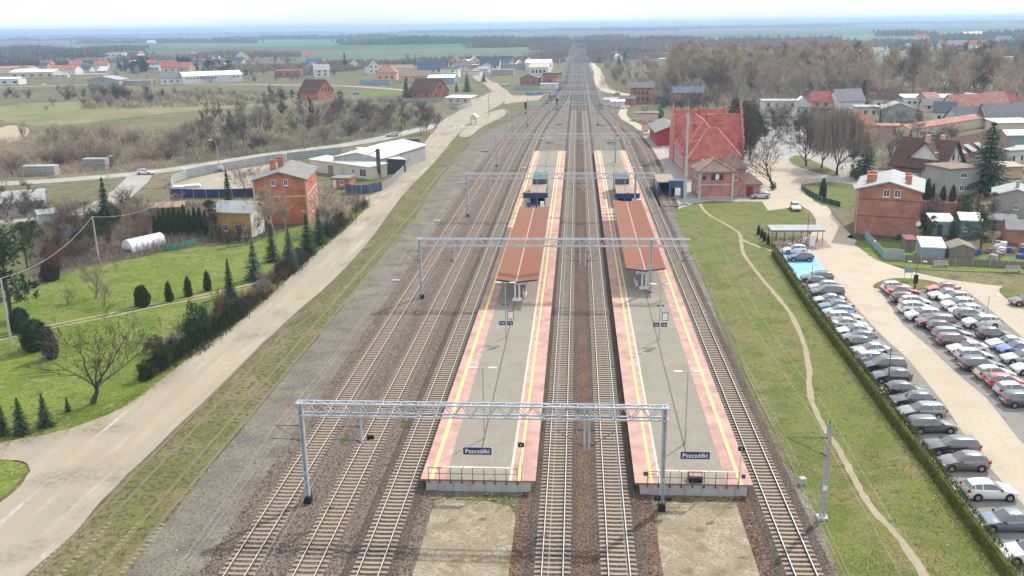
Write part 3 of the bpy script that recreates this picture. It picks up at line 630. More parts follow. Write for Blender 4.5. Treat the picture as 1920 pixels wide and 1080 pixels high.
# track number signs and information cases on the second lamps
def track_signs(px, py, w, info):
    q = G(px, py, PZ + 2.2)
    t = thing("track_number_sign", f"pair of small navy track number plates below a camera on the {w} lamp pole", "sign", (q.x, q.y, PZ))
    for s in (-1, 1):
        b = MB(); b.box((q.x + s * 0.46, q.y - 0.12, PZ + 2.0), (0.72, 0.06, 0.5)); pl = b.build("plate", M_NAVY, t)
        text_part("digit", ("1" if s > 0 else "3") if w == "yard side" else ("2" if s < 0 else "4"), 0.36, M_WHITE, pl, (s * 0.46 - 0.15, -0.155, 2.25))
        b = MB(); b.box((q.x + s * 0.46 + 0.13, q.y - 0.153, PZ + 2.15), (0.26, 0.006, 0.05)); b.box((q.x + s * 0.46 + 0.13, q.y - 0.153, PZ + 2.27), (0.2, 0.006, 0.05)); b.build("lettering", M_WHITE, pl)
    b = MB(); b.beam((q.x - 0.35, q.y - 0.05, PZ + 4.6), (q.x + 0.35, q.y - 0.05, PZ + 4.6), 0.06); b.box((q.x - 0.3, q.y - 0.1, PZ + 4.5), (0.18, 0.3, 0.2)); b.box((q.x + 0.3, q.y - 0.1, PZ + 4.5), (0.18, 0.3, 0.2)); b.build("camera_arm", M_DKSTEEL, t)
    x2 = q.x + 0.55
    t2 = thing("information_case", f"white framed timetable case hung beside the {w} lamp pole", "notice board", (x2, q.y, PZ))
    b = MB(); b.box((x2, q.y - 0.1, PZ + 2.75), (0.75, 0.1, 1.0)); b.build("case", M_DKSTEEL, t2)
    b = MB(); b.box((x2, q.y - 0.156, PZ + 2.83), (0.6, 0.01, 0.84)); b.build("poster", M_WHITE, t2)
track_signs(949, 606, "yard side", 0); track_signs(1237.5, 609, "station side", 0)
# black sign boxes on thin poles in front of the platform ends
for bx, by, ty, lb in ((978.4, 929, 831, "small black signal box on a thin pole before the yard side platform end"), (1384.5, 936, 838, "small black signal box on a thin pole before the station side platform end")):
    q = G(bx, by); h = hgt(q, ty)
    t = thing("indicator_post", lb, "signal", q)
    b = MB(); b.tube(q, q + Z * h, 0.03, 0.025, 6); b.build("pole", M_GALV, t)
    b = MB(); b.box((q.x, q.y - 0.02, h - 0.32), (0.5, 0.18, 0.36)); b.build("signal_head", M_BLACK, t)
    b = MB(); b.box((q.x, q.y - 0.115, h - 0.19), (0.1, 0.012, 0.1)); b.build("lens", M_WHITE, t)
q = G(1304, 903, PZ)
t = thing("planter", "black planter trough behind the railing of the station side platform end", "planter", q)
b = MB(); b.box((q.x, q.y + 0.1, PZ), (1.1, 0.7, 0.55)); b.build("trough", M_BLACK, t)
b = MB(); b.box((q.x, q.y + 0.1, PZ + 0.5), (1.0, 0.6, 0.1)); b.box((q.x, q.y + 0.55, PZ + 0.02), (1.2, 0.14, 0.62)); b.build("rim", mat("terracotta", (0.4, 0.24, 0.2)), t)
for px, py, lb in ((1210, 888, "small dark plate on the railing corner nearest the middle tracks"), (1394, 893, "small dark plate on the railing corner nearest the outer track")):
    q = PYp(px, py, PRN - 0.14); b = MB(); b.box((q.x, q.y - 0.05, q.z - 0.18), (0.3, 0.03, 0.36)); tag(b.build("warning_plate", M_DKSTEEL), lb, "sign")

# stair shelters to the underpass
def stair_shelter(label, cx, yn, yf, w, zb=PZ, tall=3.9, low=2.55, split=0.55):
    t = thing("stair_shelter", label, "shelter", (cx, yn, zb)); ym = yn + (yf - yn) * split
    b = MB(); b.box((cx, (yn + ym) / 2, zb + low), (w + 0.4, ym - yn + 0.3, 0.16)); b.build("roof", M_TAN, t)
    b = MB(); b.box((cx, (ym + yf) / 2, zb + tall), (w + 0.2, yf - ym, 0.14)); b.build("upper_roof", mat("green_glass_roof", (0.09, 0.15, 0.14), (0.06, 0.11, 0.1), 1, 0.6, spec=0.1), t)
    b = MB()
    for s in (-1, 1):
        x = cx + s * w / 2
        b.box((x, (yn + ym) / 2, zb), (0.05, ym - yn, low)); b.box((x, (ym + yf) / 2, zb), (0.05, yf - ym, tall))
    b.box((cx, ym + 0.02, zb + low + 0.16), (w, 0.05, tall - low - 0.16)); b.box((cx, yf, zb), (w, 0.05, tall)); b.build("glazing", M_GLASS, t)
    b = MB()
    for s in (-1, 1):
        x = cx + s * (w / 2 + 0.03)
        for yy in (yn, ym, yf): b.beam((x, yy, zb), (x, yy, zb + (low if yy == yn else tall)), 0.14)
        b.beam((x, yn, zb + 1.1), (x, yf, zb + 1.1), 0.08); b.beam((x, ym, zb + tall), (x, yf, zb + tall), 0.12)
    b.beam((cx - w / 2, ym - 0.03, zb + tall), (cx + w / 2, ym - 0.03, zb + tall), 0.14); b.beam((cx - w / 2, yn - 0.02, zb + low), (cx + w / 2, yn - 0.02, zb + low), 0.12)
    b.beam((cx - w / 2, ym - 0.03, zb + (tall + low) / 2), (cx + w / 2, ym - 0.03, zb + (tall + low) / 2), 0.08)
    b.build("frame", M_BLUEFRAME, t)
    return t
a = G(1008, 362, PZ + 2.6); f = G(1010, 326, PZ + 3.9)
stair_shelter("glazed blue stair shelter with tan roof on the yard side platform", a.x, a.y, f.y + 2.5, 2.9)
a = G(1171, 363, PZ + 2.6); f = G(1170, 326, PZ + 3.9)
stair_shelter("glazed blue stair shelter with tan roof on the station side platform", a.x, a.y, f.y + 2.5, 2.9)
def direction_board(label, px, py, w):
    q = G(px, py, PZ + 3.2); t = thing("direction_board", label, "sign", (q.x, q.y, PZ))
    b = MB(); b.box((q.x, q.y, PZ + 2.65), (w, 0.25, 0.95)); b.build("board", M_NAVY, t)
    b = MB(); b.box((q.x, q.y, PZ + 3.6), (w + 0.2, 0.5, 0.1)); b.build("board_cap", M_DKSTEEL, t)
    for s in (-0.25, 0.25):
        b = MB(); b.beam((q.x + s, q.y, PZ), (q.x + s, q.y, PZ + 3.9), 0.14); b.build("post", M_BLUEFRAME, t)
    for s in (-1, 1):
        b = MB(); b.box((q.x + s * 1.35, q.y - 0.2, PZ), (0.75, 0.6, 1.9)); b.box((q.x + s * 1.35, q.y - 0.52, PZ + 0.9), (0.5, 0.03, 0.7)); b.build("ticket_case", M_WHITE if s > 0 else M_BLUEFRAME, t)
direction_board("wide navy direction board before the stairs of the yard side platform", 1004, 366, 5.0)
direction_board("wide navy direction board before the stairs of the station side platform", 1176, 367, 5.0)
# entrance pavilion on the station forecourt
a = G(1254, 372); f = G(1252, 326, 3.2)
t = stair_shelter("tan roofed underpass entrance with blue glazed front beside the station building", a.x - 0.4, a.y + 2.0, f.y + 0.5, 3.6, 0.03, 3.3, 3.2, 0.9)
b = MB(); x0 = a.x + 1.6; y0 = a.y
for s in (-1.35, 1.35): b.box((x0 + s, y0 + 0.9, 0.03), (0.5, 1.6, 3.9))
b.box((x0, y0 + 0.9, 3.2), (2.2, 1.6, 0.73)); b.build("portal", M_BLUEFRAME, t)
b = MB(); b.box((x0, y0 + 0.06, 2.35), (2.15, 0.06, 0.85)); b.build("sign_panel", M_GLASS, t)

# ------------------------------------------------------------------ overhead line gantries
def lattice(mb, p, q, h, w, n, ch=0.11, br=0.06):
    """box truss from p to q, p and q on its lower middle line"""
    p, q = Vector(p), Vector(q); d = (q - p).normalized(); s = Vector((-d.y, d.x, 0)) * (w / 2); u = Z * h
    for a in (s, -s):
        mb.beam(p + a, q + a, ch); mb.beam(p + a + u, q + a + u, ch)
        for i in range(n):
            m0 = p.lerp(q, i / n); m1 = p.lerp(q, (i + 0.5) / n); m2 = p.lerp(q, (i + 1) / n)
            mb.beam(m0 + a, m1 + a + u, br); mb.beam(m1 + a + u, m2 + a, br)
    for i in range(n + 1):
        m0 = p.lerp(q, i / n); mb.beam(m0 + s, m0 - s, br); mb.beam(m0 + s + u, m0 - s + u, br)
        if i < n: m1 = p.lerp(q, (i + 1) / n); mb.beam(m0 + s + u, m1 - s + u, br)
M_GANTRY = mat("gantry_zinc", (0.5, 0.54, 0.57), (0.4, 0.44, 0.48), 1.5, 0.55, 0.35)
def gantry(label, y, xa, xb, zt, legs, drops=(), arms=(), h=1.0, full=True, ht=None):
    t = thing("catenary_gantry", label, "overhead line gantry", (xa, y, 0), "overhead line gantries across the tracks")
    b = MB(); lattice(b, (xa, y, zt - h), (xb, y, zt - h), h, 0.65, max(4, int((xb - xa) / 1.35)) if full else 10, 0.12 if full else 0.2, 0.065 if full else 0.12); b.build("truss", M_GANTRY, t)
    for x, z0 in legs:
        b = MB(); b.box((x - 0.13, y, z0 + 0.6), (0.09, 0.36, zt - z0 - 0.55)); b.box((x + 0.13, y, z0 + 0.6), (0.09, 0.36, zt - z0 - 0.55)); b.box((x, y, z0 + 0.6), (0.18, 0.07, zt - z0 - 0.6))
        if full: b.box((x, y - 0.19, z0 + 2.6), (0.4, 0.03, 0.3))
        lg = b.build("leg", M_GANTRY, t)
        if full: b = MB(); b.box((x, y, z0), (0.55, 0.65, 0.62)); b.build("footing", M_BLACK, lg)
    for x, z0 in drops:
        b = MB(); b.beam((x, y, z0), (x, y, zt - 0.1), 0.17); b.build("drop_post", M_GANTRY, t)
    for x, xd in arms:   # cantilevers: from a post at x towards the wire at xd
        b = MB(); b.beam((x, y, 5.4), (xd, y, 6.9), 0.05); b.beam((x, y, 6.9), (xd, y, 6.9), 0.045); b.beam((x, y, 5.7), (xd + (xd - x) * 0.2, y, 5.75), 0.04)
        for zz in (5.45, 6.9): b.tube((x, y, zz), (x + (0.45 if xd > x else -0.45), y, zz + (0.22 if zz < 6 else 0)), 0.07, 0.07, 6)
        b.build("cantilever", M_DKSTEEL if full else M_GANTRY, t)
    return t
q = G(580, 940); q2 = G(1241, 960); Y1 = (q.y + q2.y) / 2; zt = hgt(q, 752)
xd = [PYp(677, 800, Y1).x, PYp(1096, 810, Y1).x, PYp(1105, 810, Y1).x, PYp(1166, 780, Y1).x]
gantry("nearest lattice gantry, its right leg standing before the station side platform end", Y1, q.x - 0.25, q2.x + 0.25, zt, [(q.x, 0.05), (q2.x, 0.05)], [(xd[0], PYp(677, 832, Y1).z), (xd[1], PYp(1096, 842, Y1).z), (xd[2], PYp(1105, 842, Y1).z)],
       [(q.x, X1), (xd[0], X2), (xd[1], X4), (xd[2], X5)])
q = G(791, 560); Y2 = q.y; zt = hgt(q, 448); qe = PYp(1293, 452, Y2)
xd = [PYp(852, 480, Y2).x, PYp(1088, 480, Y2).x, PYp(1098, 480, Y2).x, PYp(1275, 480, Y2).x]; lx = PYp(1220, 500, Y2).x
gantry("second lattice gantry, spanning both brown canopies", Y2, q.x - 0.25, qe.x, zt, [(q.x, 0.05), (lx, PZ - 0.55)], [(x, PYp(p, 497, Y2).z) for x, p in zip(xd, (852, 1088, 1098, 1275))], [(q.x, X1), (xd[0], X2), (xd[1], X4), (xd[2], X5), (xd[3], X6)])
q = G(877, 407); Y3 = q.y; zt = hgt(q, 326); qe = PYp(1229, 330, Y3); xd = [PYp(920, 350, Y3).x, PYp(1090, 350, Y3).x, PYp(1094.5, 350, Y3).x, PYp(1217, 345, Y3).x]; lx = PYp(1191, 345, Y3).x
gantry("third lattice gantry, in front of the glass stair shelters", Y3, q.x - 0.25, qe.x, zt, [(q.x, 0.05), (lx, PZ - 0.55)], [(x, 5.3) for x in xd], [(q.x, X1), (xd[1], X4), (xd[2], X5), (xd[3], X6)])
q = G(931, 313); Y4 = q.y; zt = hgt(q, 252); qe = PYp(1192, 255, Y4); xd = [PYp(960, 260, Y4).x, PYp(1090, 260, Y4).x, PYp(1182, 260, Y4).x]; lx = PYp(1154.5, 260, Y4).x
gantry("fourth lattice gantry, just short of the platforms' far signs", Y4, q.x - 0.25, qe.x, zt, [(q.x, 0.05), (lx, PZ - 0.55)], [(x, 5.3) for x in xd], [(xd[1], X4), (xd[1], X5)])
q = G(989, 236); Y5 = q.y; zt = 8.9; qe = PYp(1121, 212, Y5)
gantry("fifth lattice gantry, hazy, beyond the platform ends", Y5, q.x, qe.x, zt, [(q.x, 0.05), (qe.x, 0.05)], [((X4 + X5) / 2, 5.3)])
y = Y5 + 55; k = 0
while y < 1500:
    xa = -13 - RND.uniform(-2, 3) if y < 560 else -9; xb = 9 + RND.uniform(-2, 3)
    gantry("small hazy lattice gantry in the receding row towards the horizon", y, xa, xb, 8.9, [(xa, 0.05), (xb, 0.05)], [((X4 + X5) / 2, 5.3)], [((X4 + X5) / 2, X4), ((X4 + X5) / 2, X5)], full=False)["group"] = "hazy gantries receding to the horizon"
    y += 50
    k += 1
def mast(label, q, h, conc=True, group=None, arm=None, two=False):
    t = thing("catenary_mast", label, "overhead line mast", q, group)
    b = MB()
    b.beam(q + Vector((-0.15, 0, 0)), q + Vector((-0.09, 0, h)), 0.07, 0.2); b.beam(q + Vector((0.15, 0, 0)), q + Vector((0.09, 0, h)), 0.07, 0.2)
    for i in range(int(h / 0.6)): b.box((q.x, q.y, q.z + 0.3 + i * 0.6), (0.2, 0.08, 0.06))
    b.build("mast", mat("mast_grey", (0.3, 0.31, 0.31), (0.4, 0.41, 0.41), 1.2, 0.7), t)
    b = MB(); b.box((q.x, q.y - 0.13, q.z + h * 0.31), (0.34, 0.03, 0.42)); b.build("number_plate", M_WHITE, t)
    if arm is not None:
        b = MB(); b.beam((q.x, q.y, 5.3), (arm, q.y, 6.9), 0.05); b.beam((q.x, q.y, 6.9), (arm, q.y, 6.9), 0.045); b.tube((q.x - 0.1, q.y, 5.35), (q.x - 0.55, q.y, 5.65), 0.07, 0.07, 6); b.tube((q.x - 0.1, q.y, 6.9), (q.x - 0.6, q.y, 6.9), 0.07, 0.07, 6); b.build("cantilever", M_DKSTEEL, t)
    b = MB(); b.box((q.x, q.y, -0.05), (0.8, 0.8, 0.25)); b.build("footing", M_CONC, t)
    b = MB(); b.beam((q.x - 0.35, q.y, h - 0.9), (q.x + 0.35, q.y, h - 0.9), 0.06); b.tube((q.x, q.y, h), (q.x, q.y, h + 0.3), 0.05, 0.03, 6); b.build("insulator", M_DKSTEEL, t)
q = G(1541, 972); HM = hgt(q, 795)
mast("grey lattice mast with a white number plate on the grass beside the outer track", q, HM, arm=X6)
MX = q.x
for py, lb in ((232, "hazy mast beside the bending track past the platforms"),):
    g = G(1152, py); mast(lb, g, 8.5)
for px, py, lb in ((989, 231, "mast between the yard tracks by the third signal"), (961, 268, "mast beside the yard throat with a pale plate"), (950, 244, "mast standing beside the overgrown curve")):
    mast(lb, G(px, py), 9)
# wires
M_WIRE = mat("copper_wire", (0.42, 0.45, 0.45), None, 1, 0.5, 0.3)
for x, lb in ((X1, "overhead wire above the track beside the open gravel"), (X2, "overhead wire above the middle one of the three yard tracks"), (X4, "overhead wire above the main track by the yard side platform"), (X5, "overhead wire above the main track by the station side platform"), (X6, "overhead wire above the outermost track by the grass bank")):
    t = thing("overhead_wire", lb, "overhead wire", (x, 40, 5.6))
    yend = Y4 if x in (X1, X2, X6) else 700
    b = MB(); b.tube((x, 20, 5.6), (x, yend, 5.6), 0.011, 0.011, 4, False); b.build("contact_wire", M_WIRE, t)
    b = MB(); ys2 = [Y1 - (Y2 - Y1), Y1, Y2, Y3, Y4] + ([Y4 + 55 * i for i in range(1, 9)] if yend > Y4 else [])
    for i in range(len(ys2) - 1):
        pr = None
        for k in range(9):
            u = k / 8; yy = ys2[i] + (ys2[i + 1] - ys2[i]) * u; pt = Vector((x, yy, 6.9 - 0.9 * 4 * u * (1 - u)))
            if pr is not None: b.tube(pr, pt, 0.011, 0.011, 4, False); b.tube(pt, (x, yy, 5.6), 0.004, 0.004, 3, False)
            pr = pt
    b.build("messenger_wire", M_WIRE, t)
for dx, z0, lb in ((0.35, 8.2, "feeder wire leaving the mast on the grass towards the viewer, upper one"), (-0.4, 7.2, "feeder wire beside the outer track, nearer the rails")):
    b = MB(); pr = None
    for k in range(13):
        u = k / 12; pt = Vector((MX + dx, Y1 + 2 - 58 + 116 * u * 1.0, z0 - 0.8 * 4 * abs(((u * 2) % 1) * (1 - (u * 2) % 1))))
        if pr is not None: b.tube(pr, pt, 0.008, 0.008, 4, False)
        pr = pt
    tag(b.build("feeder_wire", mat("bright_wire", (0.6, 0.6, 0.55), None, 1, 0.5)), lb, "wire")
# signals
for px, py, ty, lb in ((1030.5, 193, 172, "tall black headed signal farthest along the yard throat"), (1044, 208, 184, "tall black headed signal between the middle yard tracks"), (985.5, 214, 192, "tall black headed signal beside the curving siding")):
    q = G(px, py); h = hgt(q, ty); t = thing("railway_signal", lb, "signal", q)
    b = MB(); b.tube(q, q + Z * (h * 0.97), 0.09, 0.07, 6); b.build("mast", M_GALV, t)
    b = MB(); b.box((q.x, q.y - 0.15, h * 0.45), (1.0, 0.4, h * 0.55)); b.build("signal_head", M_BLACK, t)
    b = MB(); b.box((q.x, q.y, 0), (0.6, 0.6, 0.9)); b.build("relay_box", M_BLACK, t)
q = G(702, 915); t = thing("dwarf_signal", "dwarf signal with a dark head on a thin post between the brown sleepered tracks", "signal", q); h = hgt(q, 822)
b = MB(); b.tube(q, q + Z * h, 0.035, 0.03, 6); b.build("pole", M_GALV, t)
b = MB(); b.box((q.x - 0.05, q.y, h - 0.05), (0.55, 0.25, 0.35)); b.box((q.x - 0.25, q.y, h - 0.1), (0.2, 0.2, 0.25)); b.build("signal_head", M_BLACK, t)
# lids and cabinets in the gravel
for px, py, m, w, lb in ((742, 527, M_CONC, 1.1, "pale concrete lid in the grey gravel beside the second gantry"), (909, 285, M_BLACK, 2.2, "dark cable lid in the gravel by the overgrown curve"), (1048, 234, M_BLACK, 2.6, "dark cable chamber between yard and main tracks"), (1125, 235, M_BLACK, 2.4, "dark cable chamber beside the bending track"), (819, 415, M_CONC, 1.2, "flat pale lid between the third gantry and the siding"), (1230, 912, M_BLACK, 0.1, None)):
    if lb is None: continue
    q = G(px, py); b = MB(); b.box((q.x, q.y, 0.0), (w, 0.8, 0.18)); b.box((q.x, q.y, 0.18), (w * 0.8, 0.6, 0.05)); tag(b.build("cable_chamber", m), lb, "cable chamber")
q = G(1504, 908); b = MB(); b.box((q.x, q.y, 0), (0.45, 0.45, 0.55), 0.3); b.box((q.x, q.y, 0.55), (0.52, 0.52, 0.06), 0.3); tag(b.build("cable_cabinet", M_CONC), "small pale cabinet on the bank between outer track and mast", "cabinet")
q = G(1241, 925); b = MB()
for s in (-1, 1): b.tube((q2.x + s * 0.15, q2.y - 0.3, 1.4), (q2.x + s * 0.7, q2.y - 0.3, 1.4), 0.22, 0.22, 10)
tag(b.build("transformer", M_BLACK), "black drum transformer clamped low on the gantry leg by the planter", "transformer")
b = MB()
for (x0, y0, x1, y1, n) in ((820, 925, 980, 950, 60), (1210, 925, 1400, 945, 30), (600, 520, 760, 700, 25), (330, 780, 560, 1050, 40), (1400, 560, 1560, 1040, 16), (1640, 860, 1800, 1050, 9)):
    for i in range(n):
        q = G(RND.uniform(x0, x1), RND.uniform(y0, y1)); a = RND.uniform(0, PI); s = RND.uniform(0.03, 0.1)
        b.box((q.x, q.y, 0.05), (s, s * 0.6, 0.03), a)
tag(b.build("litter", M_WHITE), kind='stuff')
# tufts of fresh weeds in the ballast
b = MB()
for (px, py, rx, ry) in ((755, 790, 5, 22), (650, 820, 6, 10), (640, 826, 7, 4)):
    for i in range(260):
        q = G(px + RND.gauss(0, rx / 2) + (790 - py) * 0, py + RND.gauss(0, ry / 2), 0.05); a = RND.uniform(0, PI); s = RND.uniform(0.04, 0.1); h = RND.uniform(0.02, 0.07)
        b.add([(q.x - s * cos(a), q.y - s * sin(a), 0.03), (q.x + s * cos(a), q.y + s * sin(a), 0.03), (q.x + RND.uniform(-.1, .1), q.y + RND.uniform(-.1, .1), 0.05 + h)], [(0, 1, 2)])
tag(b.build("weeds", mat("weed_green", (0.16, 0.27, 0.02), (0.2, 0.3, 0.04), 3)), kind='stuff')
# ------------------------------------------------------------------ trees and plants
M_BARK = mat("bark", (0.1, 0.08, 0.062), (0.06, 0.048, 0.038), 2, 0.95)
M_TWIG = mat("twigs_grey", (0.29, 0.23, 0.185), (0.21, 0.17, 0.14), 0.6, 0.95)
M_TWIGP = mat("twigs_purple", (0.27, 0.195, 0.165), (0.19, 0.14, 0.122), 0.6, 0.95)
M_TWIGO = mat("twigs_olive", (0.46, 0.38, 0.24), (0.37, 0.305, 0.19), 0.5, 0.95)
M_TWIGT = mat("twigs_tan", (0.52, 0.41, 0.31), (0.42, 0.33, 0.25), 0.5, 0.95)
M_TWIGR = mat("twigs_russet", (0.24, 0.11, 0.065), (0.17, 0.085, 0.055), 0.8, 0.95)
M_TWIGD = mat("twigs_dark", (0.085, 0.068, 0.052), (0.055, 0.046, 0.036), 0.6, 0.95)
M_TWIGY = mat("twigs_gold", (0.45, 0.28, 0.05), (0.36, 0.22, 0.05), 0.8, 0.95)
M_BIRCH = mat("birch_bark", (0.62, 0.6, 0.55), (0.3, 0.28, 0.26), 3.0, 0.9, contrast=2)
M_FIR = mat("fir_needles", (0.03, 0.065, 0.03), (0.065, 0.105, 0.05), 0.7, 0.9, spec=0.15)
M_FIRB = mat("blue_fir_needles", (0.038, 0.072, 0.055), (0.075, 0.12, 0.095), 0.7, 0.9, spec=0.15)
M_THUJA = mat("thuja_scales", (0.03, 0.055, 0.012), (0.055, 0.08, 0.02), 1.4, 0.9, spec=0.15)
M_HEDGE = mat("hedge_leaf", (0.07, 0.09, 0.014), (0.14, 0.145, 0.03), 0.9, 0.9, spec=0.15)
M_BUSHG = mat("bush_leaf", (0.05, 0.085, 0.02), (0.09, 0.13, 0.035), 0.8, 0.9, spec=0.15)
M_OLIVEG = mat("olive_crown", (0.07, 0.072, 0.036), (0.11, 0.1, 0.05), 0.5, 0.9, spec=0.1)

M_BLACKBARK = mat("black_bark", (0.035, 0.03, 0.026), (0.055, 0.046, 0.04), 2, 0.95)
def rot_dir(d, ang, az):
    d = d.normalized(); u = d.cross(Vector((0.13, 0.37, 1)) if abs(d.z) < 0.95 else Vector((1, 0.2, 0))).normalized(); w = d.cross(u)
    return (d * cos(ang) + (u * cos(az) + w * sin(az)) * sin(ang)).normalized()
def bare(kind, seed):
    """a leafless tree about 10 m tall: trunk and limbs in one part, branches and twigs in the other"""
    r = random.Random(seed); T, C = MB(), MB()
    P = {'oak': dict(trunk=0.26, r=0.3, n=(7, 7, 6, 5), ang=(0.75, 0.7, 0.65), up=0.22, ln=(0.62, 0.55, 0.5)),
         'tall': dict(trunk=0.86, r=0.105, n=(26, 7, 6, 4), ang=(0.6, 0.55, 0.5), up=0.5, ln=(0.27, 0.5, 0.55)),
         'round': dict(trunk=0.42, r=0.17, n=(11, 6, 6, 5), ang=(0.7, 0.7, 0.65), up=0.3, ln=(0.5, 0.5, 0.5)),
         'bush': dict(trunk=0.08, r=0.12, n=(17, 6, 6, 5), ang=(0.62, 0.5, 0.5), up=0.3, ln=(0.8, 0.42, 0.42))}[kind]
    HT = 10.0
    def branch(p, d, L, rd, lv):
        mbx = T if lv <= 1 else C; ns = 5 if lv == 0 else (4 if lv < 3 else 2); pts = [p.copy()]; dd = d.copy()
        for i in range(ns):
            dd = (dd + Vector((r.gauss(0, 0.12), r.gauss(0, 0.12), r.gauss(0, 0.06) + P['up'] * (0.35 if lv else 0.5)))).normalized()
            pts.append(pts[-1] + dd * (L / ns))
        for i in range(ns):
            a = rd * (1 - 0.72 * i / ns); b = rd * (1 - 0.72 * (i + 1) / ns)
            if lv <= 2: mbx.tube(pts[i], pts[i + 1], a, b, 6 if lv == 0 else (4 if lv == 1 else 3), False)
            else:
                s = (pts[i + 1] - pts[i]).cross(Vector((r.gauss(0, 1), r.gauss(0, 1), r.gauss(0, 1)))).normalized() * max(b, 0.016)
                mbx.quad(pts[i] - s, pts[i] + s, pts[i + 1] + s * 0.6, pts[i + 1] - s * 0.6)
        if lv >= 4: return
        n = P['n'][lv] if lv < 4 else 0
        for k in range(n):
            t = r.uniform(0.25, 1.0) if lv else (r.uniform(0.55, 1.0) if kind == 'oak' else r.uniform(0.18, 1.0))
            i = min(int(t * ns), ns - 1); q = pts[i].lerp(pts[i + 1], t * ns - i); bd = (pts[i + 1] - pts[i]).normalized()
            if lv < 3: nd = rot_dir(bd, P['ang'][lv] * r.uniform(0.65, 1.3), r.uniform(0, 2 * PI))
            else: nd = rot_dir(bd, 0.6 * r.uniform(0.5, 1.5), r.uniform(0, 2 * PI))
            base = HT if lv == 0 else L
            ln = base * (P['ln'][lv] if lv < 3 else 0.55) * r.uniform(0.6, 1.2)
            if lv == 0 and kind == 'tall': ln *= (1.35 - t)
            if nd.z < -0.25: nd.z *= 0.3; nd.normalize()
            branch(q, nd, ln, max(0.013, rd * (0.42 if lv else 0.45) * (1 - 0.4 * t)), lv + 1)
    if kind == 'bush':
        for k in range(P['n'][0]):
            d = rot_dir(Vector((0, 0, 1)), P['ang'][0] * r.uniform(0.1, 1.25), r.uniform(0, 2 * PI))
            branch(Vector((r.gauss(0, 0.5), r.gauss(0, 0.5), -0.1)), d, HT * 0.78 * r.uniform(0.6, 1.1), 0.09, 1)
    else: branch(Vector((0, 0, -0.1)), Vector((r.gauss(0, 0.04), r.gauss(0, 0.04), 1)), HT * P['trunk'], P['r'], 0)
    top = max([v[2] for v in C.v]) / 10.0
    for m in (T, C): m.v = [(x / top, y / top, z / top) for x, y, z in m.v]
    return T, C
def spruce(seed, w=0.22, dens=1.0, droop=0.35):
    """10 m conifer: whorls of drooping sprays around a straight stem"""
    r = random.Random(seed); T, C = MB(), MB(); T.tube((0, 0, -0.1), (0, 0, 9.8), 0.17, 0.02, 6)
    L = int(30 * dens)
    for l in range(L):
        z = 0.35 + 9.4 * (l / L) + r.uniform(-0.1, 0.1); R = w * 10 * (1 - z / 10.1) ** 0.85 * r.uniform(0.8, 1.15)
        nb = max(4, int(9 * (1 - 0.5 * l / L))); a0 = r.uniform(0, 6.28)
        for b in range(nb):
            a = a0 + 2 * PI * b / nb + r.uniform(-0.25, 0.25); Rb = R * r.uniform(0.72, 1.12); d = Vector((cos(a), sin(a), 0)); s = Vector((-sin(a), cos(a), 0))
            n = 5
            for k in range(n):
                u0 = k / n; u1 = (k + 1.25) / n
                p0 = d * (Rb * u0) + Z * (z - droop * Rb * u0 ** 1.4 + 0.1 * u0); p1 = d * (Rb * u1) + Z * (z - droop * Rb * u1 ** 1.4 + 0.12 * u1)
                wd = (0.34 * (1 - u0 * 0.6) + 0.05) * (0.5 + Rb * 0.35)
                for sg in (-1, 1):
                    tip = p1 + s * (sg * wd * r.uniform(0.6, 1.2)) - Z * r.uniform(0.02, 0.22)
                    C.add([p0, p1 + Z * 0.03, tip], [(0, 1, 2)] if sg > 0 else [(0, 2, 1)])
                if k > 1: C.add([p0 + s * 0.1, p0 - s * 0.1, p0.lerp(p1, 0.6) - Z * r.uniform(0.15, 0.4)], [(0, 1, 2)])
    C.add([(0.05, 0, 9.4), (-0.03, 0.05, 9.4), (0, 0, 10)], [(0, 1, 2)])
    return T, C
def leafy(seed, shape, n=1500, lw=0.16, ll=0.42, core=0.8, up=0.7):
    """10 m tall dense evergreen: shape(u) gives the radius at height 10u; leaf sprays over an inner stem mass"""
    r = random.Random(seed); T, C = MB(), MB(); T.tube((0, 0, -0.1), (0, 0, 4), 0.15, 0.08, 5)
    m = 9; rows = 10; vs = []
    for i in range(rows + 1):
        u = i / rows
        for k in range(m):
            a = 2 * PI * k / m; R = shape(u) * core * r.uniform(0.85, 1.1); vs.append((R * cos(a), R * sin(a), 10 * u * 0.97))
    C.add(vs, [(i * m + k, i * m + (k + 1) % m, (i + 1) * m + (k + 1) % m, (i + 1) * m + k) for i in range(rows) for k in range(m)])
    tot = [shape((i + 0.5) / 40) + 0.06 for i in range(40)]; S = sum(tot)
    for i in range(n):
        x = r.uniform(0, S); j = 0
        while x > tot[j]: x -= tot[j]; j = min(j + 1, 39)
        u = (j + r.random()) / 40; a = r.uniform(0, 2 * PI); bump = 1 + 0.12 * sin(a * 3 + seed + u * 7) + 0.08 * sin(a * 7 + u * 15)
        R = shape(u) * bump * r.uniform(0.8, 1.06); p = Vector((R * cos(a), R * sin(a), 10 * u))
        o = Vector((cos(a), sin(a), 0)); d = (o * r.uniform(0.15, 0.6) + Z * up * r.uniform(0.3, 1.3) + Vector((r.gauss(0, .3), r.gauss(0, .3), r.gauss(0, .2)))).normalized()
        s = d.cross(o + Vector((r.gauss(0, .3), r.gauss(0, .3), r.gauss(0, .3)))); s.normalize(); L = ll * r.uniform(0.6, 1.5); w = lw * r.uniform(0.6, 1.4)
        C.add([p - s * w, p + s * w, p + d * L + s * w * 0.3, p + d * L - s * w * 0.3], [(0, 1, 2, 3)])
    return T, C
